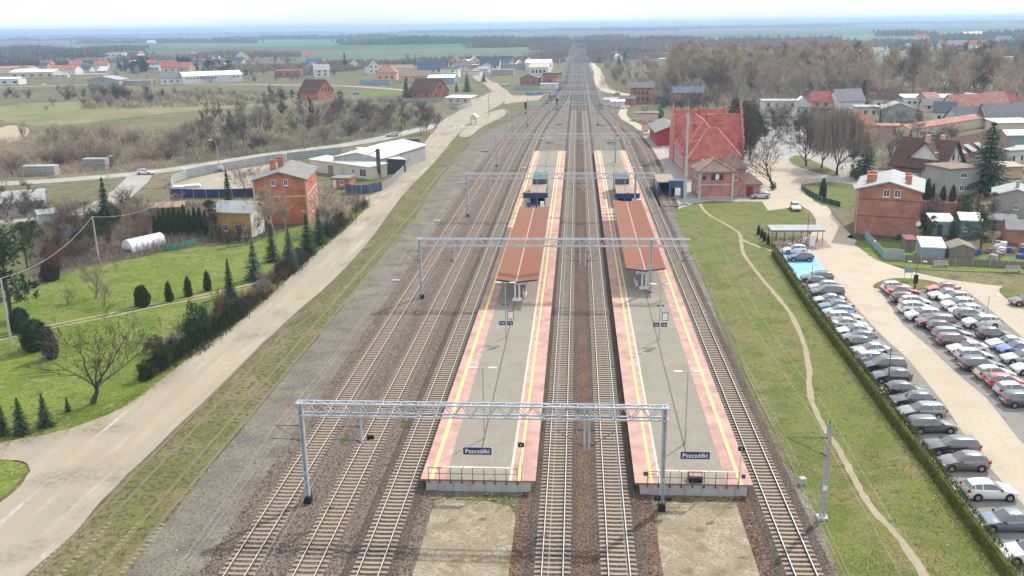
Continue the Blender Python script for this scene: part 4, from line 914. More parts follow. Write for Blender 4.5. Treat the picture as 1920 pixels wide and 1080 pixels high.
def cloud(seed):
    """10 m rounded leafy crown of many separate clumps with gaps, on forked stems"""
    r = random.Random(seed + 60); T, C = MB(), MB()
    for i in range(46):
        a = r.uniform(0, 6.28); u = r.random(); z = 1.0 + 8.2 * u; R = 5.4 * math.sqrt(max(0.05, 1 - (abs(u - 0.38) / 0.66) ** 2.2)) * r.uniform(0.35, 1.0); c = Vector((R * cos(a), R * sin(a), z)); rr = r.uniform(0.9, 1.7)
        T.tube((0, 0, max(-0.1, z * 0.3 - 1)), c, 0.1, 0.03, 3, False)
        for k in range(75):
            v = Vector((r.gauss(0, 1), r.gauss(0, 1), r.gauss(0, 0.8))).normalized(); p = c + v * rr * r.uniform(0.45, 1.05); s = v.cross(Vector((r.gauss(0, 1), r.gauss(0, 1), r.gauss(0, 1)))).normalized() * r.uniform(0.12, 0.26); n = (v + Vector((r.gauss(0, .5), r.gauss(0, .5), 0.4))).normalized()
            C.add([p - s, p + s, p + n * r.uniform(0.3, 0.7)], [(0, 1, 2)])
    m = max(v[2] for v in C.v) / 10
    for q in (T, C): q.v = [(x / m, y / m, z / m) for x, y, z in q.v]
    return T, C
def pine(seed):
    """10 m tree with a bare lower stem and separate cushions of needles"""
    r = random.Random(seed); T, C = MB(), MB(); T.tube((0, 0, -0.1), (0.2, 0, 9), 0.22, 0.07, 6)
    for i in range(26):
        z = r.uniform(2.2, 9.4); a = r.uniform(0, 6.28); R = 2.6 * (1.08 - z / 10.5) ** 0.6 * r.uniform(0.3, 1.0); c = Vector((R * cos(a), R * sin(a), z))
        T.tube((0.2 * z / 9, 0, z - 0.6), c, 0.06, 0.02, 3, False); rr = r.uniform(0.5, 1.0)
        for k in range(70):
            v = Vector((r.gauss(0, 1), r.gauss(0, 1), r.gauss(0, 0.6))).normalized(); p = c + Vector((v.x * rr, v.y * rr, v.z * rr * 0.55)) * r.uniform(0.5, 1); s = v.cross(Vector((r.gauss(0, 1), r.gauss(0, 1), r.gauss(0, 1)))).normalized() * 0.12
            C.add([p - s, p + s, p + v * 0.35 + Z * 0.1], [(0, 1, 2)])
    return T, C
PROTO = {}
def proto(key):
    if key in PROTO: return PROTO[key]
    k, sd = key.split("#"); sd = int(sd)
    if k in ('oak', 'tall', 'round', 'bush'): T, C = bare(k, sd * 7 + 3)
    elif k == 'spruce': T, C = spruce(sd + 20, 0.23 - 0.02 * sd)
    elif k == 'slimspruce': T, C = spruce(sd + 40, 0.15, 1.2, 0.45)
    elif k == 'thuja': T, C = leafy(sd, lambda u: 1.9 * (max(0.0, 1 - u ** 2.2)) ** 0.7 * min(1, 0.7 + 3 * u), 1500)
    elif k == 'fat': T, C = leafy(sd, lambda u: 3.9 * math.sqrt(max(0.0, 1 - u ** 3.0)) * min(1, 0.75 + 2 * u), 2600, 0.26, 0.6)
    elif k == 'shrub': T, C = cloud(sd)
    elif k == 'pine': T, C = pine(sd)
    elif k == 'willow':
        T, C = bare('oak', 77); r = random.Random(5)
        for i in range(1000):   # long hanging shoots
            a = r.uniform(0, 6.28); lob = 1 + 0.35 * sin(a * 3 + 1) + 0.2 * sin(a * 5); R = 3.8 * lob * math.sqrt(r.random()); z = (9.7 - 0.16 * R * R) * r.uniform(0.75, 1); L = z * r.uniform(0.3, 0.62); p = Vector((R * cos(a), R * sin(a), z)); s = Vector((r.gauss(0, 1), r.gauss(0, 1), 0)).normalized() * 0.03; q = p + Vector((r.gauss(0, .3), r.gauss(0, .3), -L))
            C.quad(p - s, p + s, q + s, q - s)
    def me(n, mb):
        m = bpy.data.meshes.new(n); m.from_pydata(mb.v, [], mb.f); m.materials.append(M_BARK if n == "trunk" else M_TWIG); return m
    PROTO[key] = (me("trunk", T), me("crown", C))
    return PROTO[key]
def plant(key, px, py, top, mc=None, mt=None, w=1.0, name=None, label=None, cat=None, group=None, base=None, h=None, bottom=True):
    """a tree whose foot shows at pixel (px, py) and whose tip shows at row top"""
    T, C = proto(key); q = base if base is not None else G(px, py); h = h or hgt(q, top); k = key.split("#")[0]
    bush = k == 'bush'; shr = k in ('shrub', 'fat')
    o = thing(name or ('bare_bush' if bush else 'shrub' if shr else {'thuja': 'thuja', 'spruce': 'spruce_tree', 'slimspruce': 'spruce_tree', 'pine': 'pine_tree', 'willow': 'willow_tree'}.get(k, 'bare_tree')), label, cat or ('bush' if bush or shr else 'tree'), q, group, RND.uniform(0, 6.28))
    s = h / 10.0; o.scale = (s * w, s * w, s)
    for nm, me, m in (("trunk", T, mt or (M_TWIGT if k == 'tall' else M_BARK)), ("crown", C, mc or {'spruce': M_FIR, 'slimspruce': M_FIR, 'thuja': M_THUJA, 'fat': M_THUJA, 'shrub': M_BUSHG, 'pine': M_FIR}.get(k, M_TWIG))):
        c = bpy.data.objects.new(nm, me); COL.objects.link(c); c.parent = o
        if m is not me.materials[0]: c.material_slots[0].link = 'OBJECT'; c.material_slots[0].material = m
    return o
def scatter(keys, n, poly, hr, mats, label, group, w=(0.8, 1.3), name=None, mt=None, seed=1, cat=None):
    """individual plants of one mass, inside a pixel polygon"""
    r = random.Random(seed); xs_ = [p[0] for p in poly]; ys_ = [p[1] for p in poly]; k = 0; tries = 0
    def inside(x, y):
        c = False; j = len(poly) - 1
        for i in range(len(poly)):
            a, b = poly[i], poly[j]
            if (a[1] > y) != (b[1] > y) and x < (b[0] - a[0]) * (y - a[1]) / (b[1] - a[1]) + a[0]: c = not c
            j = i
        return c
    while k < n and tries < n * 60:
        tries += 1; x, y = r.uniform(min(xs_), max(xs_)), r.uniform(min(ys_), max(ys_))
        if not inside(x, y): continue
        plant(r.choice(keys), x, y, None, r.choice(mats), mt, r.uniform(*w), name, label, cat, group, h=r.uniform(*hr)); k += 1

# --- left garden, one by one
for a in [
    ("oak#1", 175, 757, 566, M_TWIGD, None, 1.5, None, "large spreading bare tree at the lawn edge above the dirt road"),
    ("round#1", 180, 560, 468, M_TWIGP, None, 1.05, None, "two armed bare orchard tree in the middle of the lawn"),
    ("round#2", 196, 575, 520, M_TWIGP, None, 0.8, None, "crooked small bare tree right beside the two armed orchard tree"),
    ("round#3", 127, 574, 530, M_TWIG, None, 1.1, None, "small thin bare tree between the orchard tree and the round dark bushes"),
    ("round#2", 218, 506, 470, M_TWIG, None, 0.7, None, "sapling on the lawn below the polytunnel"),
    ("fat#1", 268, 574, 536, M_THUJA, None, 0.85, None, "broad twin topped dark thuja clump beside the garden track"),
    ("thuja#1", 318, 565, 528, None, None, 1.05, None, "short cone shaped thuja, second along the garden track"),
    ("thuja#2", 354, 556, 518, None, None, 1.0, None, "slim cone shaped thuja, third along the garden track"),
    ("thuja#3", 390, 545, 508, None, None, 1.0, None, "cone shaped thuja, last along the garden track before the hedge bushes"),
    ("fat#2", 68, 655, 600, M_FIR, None, 1.0, None, "round dark bush with lighter tips beside the leaning pole"),
    ("fat#1", 40, 622, 578, M_FIR, None, 0.9, None, "small round dark bush behind the bigger one by the leaning pole"),
    ("thuja#1", 97, 672, 612, M_TWIGD, None, 1.1, None, "dark brownish thuja seen through the big bare tree's branches"),
    ("spruce#1", 8, 815, 752, None, None, 1.2, None, "small spruce at the picture edge above the road fork"),
    ("spruce#2", 42, 815, 742, None, None, 1.35, None, "bushy young spruce, second in the row above the road fork"),
    ("spruce#0", 86, 800, 735, None, None, 1.2, None, "pointed young spruce, third in the row above the road fork"),
    ("spruce#2", 128, 772, 742, None, None, 1.2, None, "smallest young spruce in the row above the road fork"),
    ("pine#1", 22, 600, 420, None, None, 1.1, None, "big dark pine at the lawn's far edge beside the leaning pole"),
    ("pine#2", 52, 505, 412, M_BUSHG, None, 0.9, None, "lighter green pine behind the big dark pine"),
    ("pine#3", -15, 560, 430, None, None, 1.1, None, "dark pine cut by the picture edge"),
    ("bush#1", 110, 505, 436, M_TWIGR, None, 0.85, None, "russet leafed bare bush behind the lawn"),
    ("fat#2", 95, 525, 490, M_TWIGD, None, 1.1, None, "low dark bush in front of the russet bush"),
    ("round#1", 150, 470, 395, M_TWIG, None, 0.9, None, "grey bare tree behind the blue tarpaulin"),
    ("tall#1", 26, 440, 322, M_TWIGP, None, 1.6, None, "tall dark stemmed bare tree before the grey barn"),
    ("tall#2", 58, 432, 335, M_TWIGP, None, 1.4, None, "thinner tall bare tree before the grey barn"),
    ("slimspruce#1", 203, 432, 328, None, None, 1.2, None, "tall ragged spruce beside the side lane's lamp"),
    ("thuja#2", 197, 432, 388, None, None, 1.0, None, "dark thuja at the foot of the ragged spruce"),
    ("slimspruce#2", 434, 432, 316, None, None, 1.1, None, "dark slender spruce in front of the navy fence"),
    ("pine#2", 398, 448, 372, M_TWIGD, None, 0.9, None, "dark gnarled conifer at the end of the thuja wall"),
    ("round#3", 475, 440, 368, M_TWIGD, None, 0.8, None, "dark bare tree before the yellow house"),
    ("slimspruce#3", 432, 555, 482, None, None, 1.25, None, "slim spruce rising from the hedge bushes by the garden track"),
    ("spruce#1", 478, 525, 448, M_FIRB, None, 1.25, None, "broad bluish spruce near the lawn's far corner"),
    ("spruce#0", 545, 508, 425, M_FIRB, None, 1.1, None, "bluish spruce nearest the dirt road, among grey bushes"),
    ("spruce#2", 578, 478, 398, None, None, 1.2, None, "tall green spruce by the road in front of the orange house"),
    ("spruce#1", 600, 458, 388, None, None, 1.1, None, "green spruce right of the tallest one before the orange house"),
    ("spruce#0", 512, 490, 420, None, None, 1.1, None, "dark green spruce below the two birches"),
    ("bush#2", 500, 562, 492, M_TWIG, None, 0.65, None, "rounded grey bare bush beside the dirt road"),
    ("bush#3", 540, 520, 462, M_TWIGD, None, 0.6, None, "dense dark bare bush behind the rounded grey one"),
    ("bush#1", 412, 598, 528, M_TWIGR, None, 0.6, None, "russet beech bush in the roadside hedge"),
    ("shrub#1", 372, 640, 560, M_FIR, None, 0.62, None, "big dark evergreen bush in the roadside hedge"),
    ("shrub#2", 305, 692, 640, M_THUJA, None, 0.7, None, "dark evergreen bush low in the roadside hedge"),
    ("shrub#3", 275, 712, 668, M_THUJA, None, 0.75, None, "lowest dark bush at the end of the roadside hedge"),
    ("tall#3", 515, 442, 335, M_TWIGT, M_BIRCH, 1.2, "birch_tree", "white stemmed birch leaning before the orange gable"),
    ("tall#1", 536, 432, 350, M_TWIGT, M_BIRCH, 1.0, "birch_tree", "thin white birch between the leaning birch and the house corner"),
    ("tall#2", 608, 436, 340, M_TWIGT, M_BIRCH, 1.9, "birch_tree", "forked white birch at the house corner beside the road"),
    ("bush#2", 640, 425, 352, M_TWIGD, None, 0.7, None, "dense dark bush at the bend of the dirt road"),
    ("bush#3", 665, 398, 352, M_TWIGP, None, 0.8, None, "bare bush nearest the blue fence by the dirt road"),
    ("bush#1", 622, 445, 385, M_TWIGD, None, 0.7, None, "low dark bush under the forked birch"),
    ("round#2", 462, 372, 290, M_TWIG, None, 1.0, None, "bare spreading tree in the builder's yard beside the orange house"),
    ("round#3", 490, 345, 300, M_TWIG, None, 1.0, None, "smaller bare tree between the yard and the chimneys of the orange house"),
    ("round#1", 330, 398, 345, M_TWIG, None, 0.9, None, "bare tree beside the leaning concrete pole at the lane"),
]:
    plant(a[0], a[1], a[2], a[3], a[4], a[5], a[6], a[7], a[8])
for i in range(11):
    plant("thuja#%d" % (1 + i % 3), 293 + i * 9.4, 447 - i * 0.6, 386 + RND.uniform(-5, 9) + (8 if i < 2 else 0), None, None, 0.55, None, "tall narrow thuja in the dark wall of thujas behind the polytunnel", group="thuja wall behind the polytunnel")
for i in range(22):
    u = i / 21; px, py = 262 + (438 - 262) * u, 714 + (598 - 714) * u
    plant("thuja#%d" % (1 + i % 3), px + 8, py, py - RND.uniform(24, 36), None, None, 1.15, None, "small hedge thuja in the row along the dirt road", group="hedge thujas along the dirt road")
BB = ["bush#1", "bush#2", "bush#3"]; RR = ["round#1", "round#2", "round#3"]; TT = ["tall#1", "tall#2", "tall#3"]
scatter(BB + RR, 40, [(60, 470), (80, 405), (180, 390), (290, 388), (300, 440), (230, 480), (140, 500)], (3, 6), [M_TWIG, M_TWIGP, M_TWIG, M_TWIGR, M_TWIGD], "bare shrub in the tangle between lawn and side lane", "bare shrubs between lawn and lane", seed=3)
scatter(BB, 10, [(0, 420), (70, 395), (240, 372), (250, 388), (120, 420), (0, 445)], (2.5, 5), [M_TWIG, M_TWIGT], "bare shrub along the side lane", "bare shrubs along the side lane", seed=4)
scatter(BB, 50, [(-20, 320), (60, 275), (230, 248), (335, 262), (330, 305), (150, 320), (0, 330)], (4, 7.5), [M_TWIGP, M_TWIG, M_TWIGO, M_TWIG, M_TWIGP], "bare bush in the thicket behind the asphalt road", "thicket behind the asphalt road", w=(1.2, 2.0), seed=5)
scatter(RR, 12, [(60, 300), (240, 258), (340, 270), (330, 300), (120, 315)], (6, 9), [M_TWIGP, M_TWIGT, M_TWIGO], "bare tree standing out of the thicket behind the asphalt road", "trees in the thicket behind the asphalt road", seed=6)
scatter(BB, 26, [(330, 300), (340, 235), (520, 215), (600, 235), (560, 268), (430, 290)], (3, 5.5), [M_TWIGP, M_TWIG, M_TWIGD], "bare bush on the meadow behind the corrugated fence", "bushes on the meadow behind the corrugated fence", w=(1.1, 1.8), seed=7)
scatter(RR + TT, 34, [(360, 290), (370, 215), (560, 195), (690, 215), (640, 262), (470, 285)], (8, 12), [M_TWIGP, M_TWIG, M_TWIG, M_TWIGD], "bare young tree on the meadow behind the corrugated fence", "trees on the meadow behind the corrugated fence", seed=8)
scatter(BB, 40, [(570, 262), (590, 205), (680, 200), (800, 208), (832, 228), (790, 236), (720, 252), (640, 268)], (4, 7), [M_TWIGP, M_TWIGO, M_TWIGP, M_TWIGD], "bare bush in the purplish thicket before the brown roofed house", "purplish thicket before the brown roofed house", w=(1.2, 2.0), seed=9)
scatter(RR, 16, [(640, 240), (690, 205), (800, 205), (826, 228), (760, 245)], (7, 10), [M_TWIGP, M_TWIGD], "bare tree in the purplish thicket before the brown roofed house", "trees in the purplish thicket", seed=10)
for i, (x, y, t) in enumerate(((789, 254, 205), (800, 250, 200), (812, 249, 205), (752, 258, 226))):
    plant("round#%d" % (1 + i % 3), x, y, t, M_TWIGD, None, 0.8, None, "dark bare tree where the two roads meet" if i < 3 else "thin bare tree beside the silver car on the road", group="trees where the roads meet" if i < 3 else None)
scatter(BB, 24, [(150, 200), (170, 170), (250, 165), (340, 172), (330, 182), (250, 202)], (4, 8), [M_TWIGD, M_TWIGP, M_TWIGD], "dark bush in the clump at the far side of the pale meadow", "dark clump across the pale meadow", w=(1.0, 1.7), seed=12)
scatter(BB, 16, [(-10, 190), (0, 172), (160, 168), (160, 190)], (4, 7), [M_TWIGO, M_TWIGD, M_OLIVEG], "bush on the slope below the industrial yards", "bushes below the industrial yards", w=(1.0, 1.7), seed=13)
scatter(RR + BB, 18, [(350, 190), (360, 170), (520, 168), (560, 178), (520, 195), (420, 200)], (4, 7), [M_TWIGP, M_TWIG], "scattered small bare tree across the meadow below the white hall", "small trees below the white hall", seed=14)
for i, (x, y, t, s) in enumerate(((508, 186, 165, 1), (530, 188, 167, 2), (548, 187, 168, 0), (560, 190, 172, 1), (640, 190, 172, 2))):
    plant("pine#%d" % (1 + i % 3), x, y, t, M_FIR, None, 1.2, None, "dark green conifer beside the dark gabled house", group="conifers by the dark gabled house")
plant("bush#2", 43, 258, 218, M_TWIGP, None, 0.9, label="pinkish bare bush standing by the heap of dry reeds")
plant("round#2", 100, 201, 178, M_TWIGD, None, 1.0, label="lone bare tree on the pale meadow next to a round bush")
plant("bush#3", 87, 206, 196, M_TWIG, None, 1.2, label="lone round bush on the pale meadow")
# --- right side trees
for a in [
    ("round#3", 1449, 350, 222, M_TWIGD, M_BLACKBARK, 1.25, None, "bare street tree with a mulch ring in front of the station corner"),
    ("round#1", 1406, 300, 188, M_TWIGD, M_TWIGD, 1.0, None, "dark trunked tree pruned to a forked limb beside the station building"),
    ("shrub#1", 1385, 285, 172, M_OLIVEG, None, 0.6, "evergreen_tree", "broad dark evergreen crown behind the station roof"),
    ("shrub#3", 1410, 275, 190, M_OLIVEG, None, 0.5, "evergreen_tree", "dark evergreen crown behind the forked street tree"),
    ("round#2", 1511, 312, 210, M_TWIGD, M_BLACKBARK, 1.3, None, "bare tree on the grassy traffic island"),
    ("willow#1", 1568, 328, 190, M_TWIG, M_TWIGD, 0.9, None, "large drooping willow beside the sign on the pavement"),
    ("willow#1", 1540, 316, 208, M_TWIGP, M_TWIGD, 0.75, None, "smaller drooping willow behind the large one"),
    ("spruce#1", 1622, 325, 250, M_FIRB, None, 1.6, None, "broad blue green spruce before the half timbered house"),
    ("shrub#2", 1605, 338, 298, M_BUSHG, None, 0.7, None, "wide green shrub at the wall of the half timbered house"),
    ("shrub#3", 1600, 300, 250, M_FIR, None, 0.55, "evergreen_tree", "dark ivy covered trees below the orange hipped roof"),
    ("round#2", 1655, 320, 205, M_TWIGT, M_BIRCH, 0.8, "birch_tree", "pale stemmed birch behind the broad blue green spruce"),
    ("spruce#0", 1848, 362, 222, M_FIR, None, 1.75, None, "huge dark spruce between the half timbered house and the grey gabled house"),
    ("thuja#1", 1542, 372, 334, None, None, 0.9, None, "dark cone thuja in the fenced garden beside the brick gable"),
    ("thuja#2", 1737, 378, 334, None, None, 0.9, None, "tall dark thuja right behind the brick house"),
    ("thuja#3", 1748, 376, 344, None, None, 0.6, None, "thin thuja beside the tall one behind the brick house"),
    ("thuja#1", 1767, 376, 348, M_TWIGD, None, 1.0, None, "brown tinged thuja, third behind the brick wall"),
    ("thuja#2", 1785, 378, 347, M_TWIGD, None, 1.0, None, "brown tinged thuja, last behind the brick wall"),
    ("bush#1", 1832, 388, 356, M_TWIGY, None, 0.7, None, "golden yellow bush beside the grey wall"),
    ("spruce#1", 1785, 452, 400, M_FIR, None, 1.4, None, "ragged spruce between the garden sheds"),
    ("pine#3", 1838, 470, 396, M_BUSHG, None, 1.1, None, "open crowned pine behind the grey shed"),
    ("shrub#1", 1685, 450, 438, M_FIR, None, 1.0, None, "round dark shrub at the foot of the brick gable"),
    ("shrub#2", 1735, 425, 395, M_FIR, None, 0.8, None, "dark shrub between brick gable and brick wall"),
    ("bush#2", 1885, 420, 380, M_TWIGP, None, 0.8, None, "bare bush before the small grey building"),
    ("spruce#2", 1617, 196, 147, None, None, 1.5, None, "solitary big spruce behind the pale flat roofed houses"),
    ("spruce#0", 1668, 188, 147, None, None, 1.5, None, "dark spruce, front of the pair behind the red brick block"),
    ("spruce#1", 1681, 187, 148, None, None, 1.5, None, "dark spruce, back of the pair behind the red brick block"),
    ("spruce#2", 1543, 186, 158, None, None, 1.4, None, "dark conifer beside the yellow green shrub"),
    ("bush#3", 1538, 196, 172, M_BUSHG, None, 0.9, None, "yellow green shrub below the dark conifer"),
    ("spruce#0", 1676, 270, 240, None, None, 1.3, None, "spruce at the roof edge of the half timbered house"),
    ("spruce#1", 1706, 270, 242, None, None, 1.5, None, "broad spruce behind the half timbered house"),
    ("spruce#2", 1733, 268, 250, None, None, 1.4, None, "small spruce behind the half timbered house's chimneys"),
    ("shrub#1", 1722, 230, 208, M_TWIGP, None, 0.9, None, "round brownish bush below the red brick block"),
    ("spruce#2", 1282, 108, 94, None, None, 1.5, None, "bluish hazy spruce by the lane beyond the station"),
    ("spruce#0", 1172, 118, 94, M_FIRB, None, 1.5, None, "tall bluish spruce beside the lane along the main line"),
    ("spruce#1", 1160, 124, 102, M_FIRB, None, 1.6, None, "second bluish spruce beside the lane along the main line"),
    ("spruce#2", 1180, 148, 134, M_FIRB, None, 2.0, None, "broad dark conifer behind the old brick block"),
    ("round#1", 1210, 222, 188, M_TWIGP, M_TWIGD, 0.9, None, "pollarded bare tree before the ochre garages"),
    ("shrub#3", 1238, 222, 202, M_BUSHG, None, 0.9, None, "green shrub beside the ochre garages"),
    ("oak#2", 1308, 212, 152, M_TWIGD, M_TWIGD, 0.8, None, "black branched bare tree behind the station roof"),
    ("oak#1", 1345, 215, 160, M_TWIGD, M_TWIGD, 0.8, None, "dark bare tree right of the black branched one behind the station"),
    ("slimspruce#1", 762, 185, 142, None, None, 1.6, None, "dark spruce at the gable of the brown roofed house"),
    ("spruce#1", 876, 172, 134, None, None, 1.3, None, "big dark spruce between the brown roofed house and the road bend"),
    ("spruce#2", 856, 172, 152, None, None, 1.3, None, "smaller spruce left of the big dark one by the road bend"),
    ("bush#2", 870, 172, 164, M_TWIGY, None, 1.2, None, "golden bush in front of the big dark spruce"),
    ("spruce#0", 907, 154, 136, None, None, 1.9, None, "dark spruce beside the pale lane at the industrial plots"),
    ("spruce#2", 647, 128, 97, None, None, 1.5, None, "tall solitary spruce among the far left houses"),
]:
    plant(a[0], a[1], a[2], a[3], a[4], a[5], a[6], a[7], a[8])
for i, (x, t) in enumerate(((830, 106), (838, 111), (846, 110), (853, 109), (863, 112))):
    plant("spruce#%d" % (i % 3), x, 130, t, None, None, 1.3, None, "dark spruce in the row behind the white flat roofed house", group="spruces behind the white flat roofed house")
scatter(["shrub#1", "shrub#2", "bush#1", "bush#2"], 16, [(1395, 262), (1420, 230), (1500, 225), (1560, 255), (1540, 262), (1450, 260)], (2.5, 6), [M_OLIVEG, M_TWIGD, M_BUSHG], "dark shrub between the street and the flat roofed white house", "dark shrubs across the street", w=(0.5, 0.8), seed=21)
scatter(RR, 16, [(1370, 225), (1420, 205), (1560, 215), (1700, 235), (1640, 262), (1500, 245)], (6, 10), [M_TWIGP, M_TWIGD, M_TWIG], "bare garden tree among the houses behind the station", "bare garden trees behind the station", seed=22)
scatter(RR + BB, 26, [(1380, 232), (1500, 216), (1640, 262), (1760, 250), (1920, 250), (1900, 330), (1780, 300), (1640, 300)], (4, 8), [M_TWIGP, M_TWIGT, M_TWIGD], "leafless garden tree between the village roofs", "garden trees between the village roofs", seed=23)
scatter(RR, 8, [(395, 450), (480, 440), (480, 425), (400, 430)], (5, 8), [M_TWIGD], "dark bare tree standing before the yellow house", "dark trees before the yellow house", w=(0.6, 0.9), seed=24)
# the tall leafless wood
scatter(TT, 150, [(1240, 192), (1250, 152), (1420, 142), (1540, 150), (1700, 158), (1925, 165), (1925, 205), (1760, 192), (1600, 186), (1400, 188)], (19, 29), [M_TWIGT, M_TWIGO, M_TWIGT, M_TWIGO, M_TWIG], "tall leafless poplar in the wood behind the village", "tall leafless wood behind the village", w=(1.1, 1.7), name="poplar_tree", seed=31)
scatter(TT, 18, [(1290, 192), (1560, 185), (1900, 200), (1700, 192), (1560, 192)], (15, 22), [M_TWIGT], "white stemmed birch at the edge of the leafless wood", "birches at the edge of the leafless wood", w=(0.9, 1.3), name="birch_tree", mt=M_BIRCH, seed=32)
scatter(RR, 40, [(1240, 196), (1245, 158), (1560, 165), (1930, 180), (1930, 208), (1600, 192)], (13, 20), [M_TWIGO, M_TWIGT, M_TWIGT], "broad leafless tree in the wood behind the village", "broad trees of the leafless wood", w=(0.9, 1.3), seed=33)
scatter(BB, 30, [(1120, 160), (1130, 112), (1250, 118), (1260, 160), (1240, 172), (1150, 165)], (5, 11), [M_TWIGO, M_TWIGP, M_TWIGT], "bare bush in the scrub between lane and wood", "scrub between lane and wood", seed=34)
scatter(BB + RR, 30, [(1210, 200), (1245, 182), (1320, 185), (1330, 205), (1290, 212)], (4, 8), [M_TWIGP, M_TWIGD], "purplish bare shrub between brick block and station", "purplish shrubs behind the station", seed=35)
scatter(RR + TT, 80, [(250, 150), (260, 122), (420, 112), (560, 110), (640, 122), (600, 150), (480, 156), (330, 128)], (6, 12), [M_TWIGT, M_TWIGP, M_TWIGO, M_TWIG], "bare tree among the far left houses", "bare trees among the far left houses", w=(0.9, 1.5), seed=36)
scatter(["pine#1", "shrub#2", "spruce#1"], 34, [(205, 135), (215, 115), (290, 112), (470, 140), (470, 148), (300, 128), (250, 140)], (8, 14), [M_FIR, M_FIRB], "dark conifer among the far left houses", "conifers among the far left houses", w=(1.2, 1.6), seed=37)
scatter(RR + TT, 40, [(0, 118), (0, 104), (170, 102), (260, 110), (200, 124)], (9, 14), [M_TWIGP, M_TWIG], "hazy bare tree in the belt behind the industrial yards", "belt behind the industrial yards", w=(1.0, 1.6), seed=38)
scatter(RR + TT, 26, [(640, 135), (660, 120), (1000, 120), (1040, 130), (900, 128)], (7, 11), [M_TWIGP, M_TWIGT], "bare tree at the field edge behind the workshops", "trees at the field edge behind the workshops", w=(0.9, 1.4), seed=39)

scatter(["shrub#1", "shrub#2", "shrub#3", "bush#1", "bush#2"], 30, [(262, 715), (290, 660), (400, 575), (470, 540), (560, 470), (600, 440), (650, 390), (686, 372), (690, 385), (640, 430), (560, 500), (480, 575), (380, 655)], (1.2, 2.8), [M_FIR, M_TWIGD, M_THUJA, M_TWIGD, M_TWIG], "dark shrub in the mixed hedge along the dirt road", "mixed hedge shrubs along the dirt road", w=(0.9, 1.4), seed=51)
scatter(["shrub#1", "shrub#3", "pine#1", "pine#3"], 14, [(-10, 470), (40, 420), (200, 395), (290, 420), (250, 470), (100, 500)], (2.5, 5), [M_FIR, M_BUSHG, M_OLIVEG], "evergreen bush in the tangle between lawn and side lane", "evergreens between lawn and lane", w=(0.7, 1.1), seed=52)
def undergrowth(px, n, hr, m, seed):
    r = random.Random(seed); b = MB(); xs_ = [p[0] for p in px]; ys_ = [p[1] for p in px]; k = 0
    while k < n:
        x, y = r.uniform(min(xs_), max(xs_)), r.uniform(min(ys_), max(ys_)); c = False; j = len(px) - 1
        for i in range(len(px)):
            if (px[i][1] > y) != (px[j][1] > y) and x < (px[j][0] - px[i][0]) * (y - px[i][1]) / (px[j][1] - px[i][1]) + px[i][0]: c = not c
            j = i
        if not c: continue
        k += 1; q = G(x, y); cl = 0.5 + 0.5 * sin(q.x * 0.31 + seed) * sin(q.y * 0.23)
        if r.random() > 0.25 + cl: continue
        for _ in range(3):
            p = q + Vector((r.gauss(0, .5), r.gauss(0, .5), 0)); h = r.uniform(*hr) * (0.5 + cl); a = r.uniform(0, PI); s = Vector((cos(a), sin(a), 0)) * r.uniform(0.02, 0.05) * (1 + q.y / 400); e = p + Vector((r.gauss(0, .35) * h, r.gauss(0, .35) * h, h))
            b.add([p - s, p + s, e], [(0, 1, 2)])
    tag(b.build("undergrowth", m), kind='stuff')
undergrowth([(-20, 335), (0, 262), (230, 240), (340, 262), (330, 312), (150, 325)], 9000, (0.6, 2.2), M_TWIGT, 1)
undergrowth([(320, 312), (340, 235), (520, 205), (700, 200), (830, 215), (800, 238), (640, 270), (480, 290)], 9000, (0.5, 1.8), M_TWIG, 2)
undergrowth([(40, 470), (70, 405), (180, 385), (330, 378), (480, 400), (500, 440), (240, 485), (120, 505)], 6000, (0.4, 1.5), M_TWIG, 3)
undergrowth([(270, 715), (300, 670), (480, 545), (600, 445), (688, 374), (690, 388), (560, 505), (380, 658)], 4000, (0.4, 1.4), M_TWIGD, 4)
undergrowth([(1240, 200), (1250, 165), (1500, 165), (1925, 185), (1925, 215), (1600, 195)], 7000, (1.5, 5), M_TWIGT, 5)
undergrowth([(150, 205), (170, 172), (340, 172), (560, 175), (520, 195), (250, 204)], 5000, (0.6, 2.2), M_TWIGP, 6)
undergrowth([(1125, 165), (1130, 112), (1250, 120), (1260, 190), (1200, 180)], 3000, (1, 4), M_TWIGO, 7)
for px, py, tp in ((412, 452, 408), (428, 455, 418), (448, 454, 400), (462, 452, 412)): plant('bush#%d' % (1 + px % 3), px, py, tp, M_TWIGD, None, 0.8, label='dark bare bush screening the yellow house front', group='bushes screening the yellow house')
plant("shrub#2", 1449, 356, 338, M_TWIGD, None, 0.7, label="dark round shrub at the foot of the bare street tree by the station")
scatter(["bush#1", "bush#2"], 9, [(80, 500), (110, 450), (250, 440), (240, 485)], (2.5, 4.5), [M_TWIGR], "rusty brown bush behind the lawn", "rusty bushes behind the lawn", seed=61)
scatter(["bush#3", "bush#1"], 6, [(370, 640), (480, 545), (560, 490), (575, 498), (440, 590)], (1.8, 3), [M_TWIGR], "rusty brown bush in the roadside hedge", "rusty bushes in the roadside hedge", seed=62)
scatter(["round#1", "round#2", "bush#2", "pine#2", "shrub#3"], 16, [(1725, 440), (1740, 405), (1900, 405), (1920, 450), (1830, 470)], (2.5, 6), [M_TWIGP, M_TWIGD, M_BUSHG, M_TWIG], "tree or bush crowding the sheds of the back yards", "greenery among the back yard sheds", w=(0.6, 0.9), seed=63)
scatter(RR + TT, 24, [(200, 150), (260, 122), (640, 118), (660, 150), (480, 160)], (7, 11), [M_TWIGP, M_TWIGT], "leafless tree between the far village houses", "leafless trees between the far village houses", w=(1.1, 1.6), seed=64)
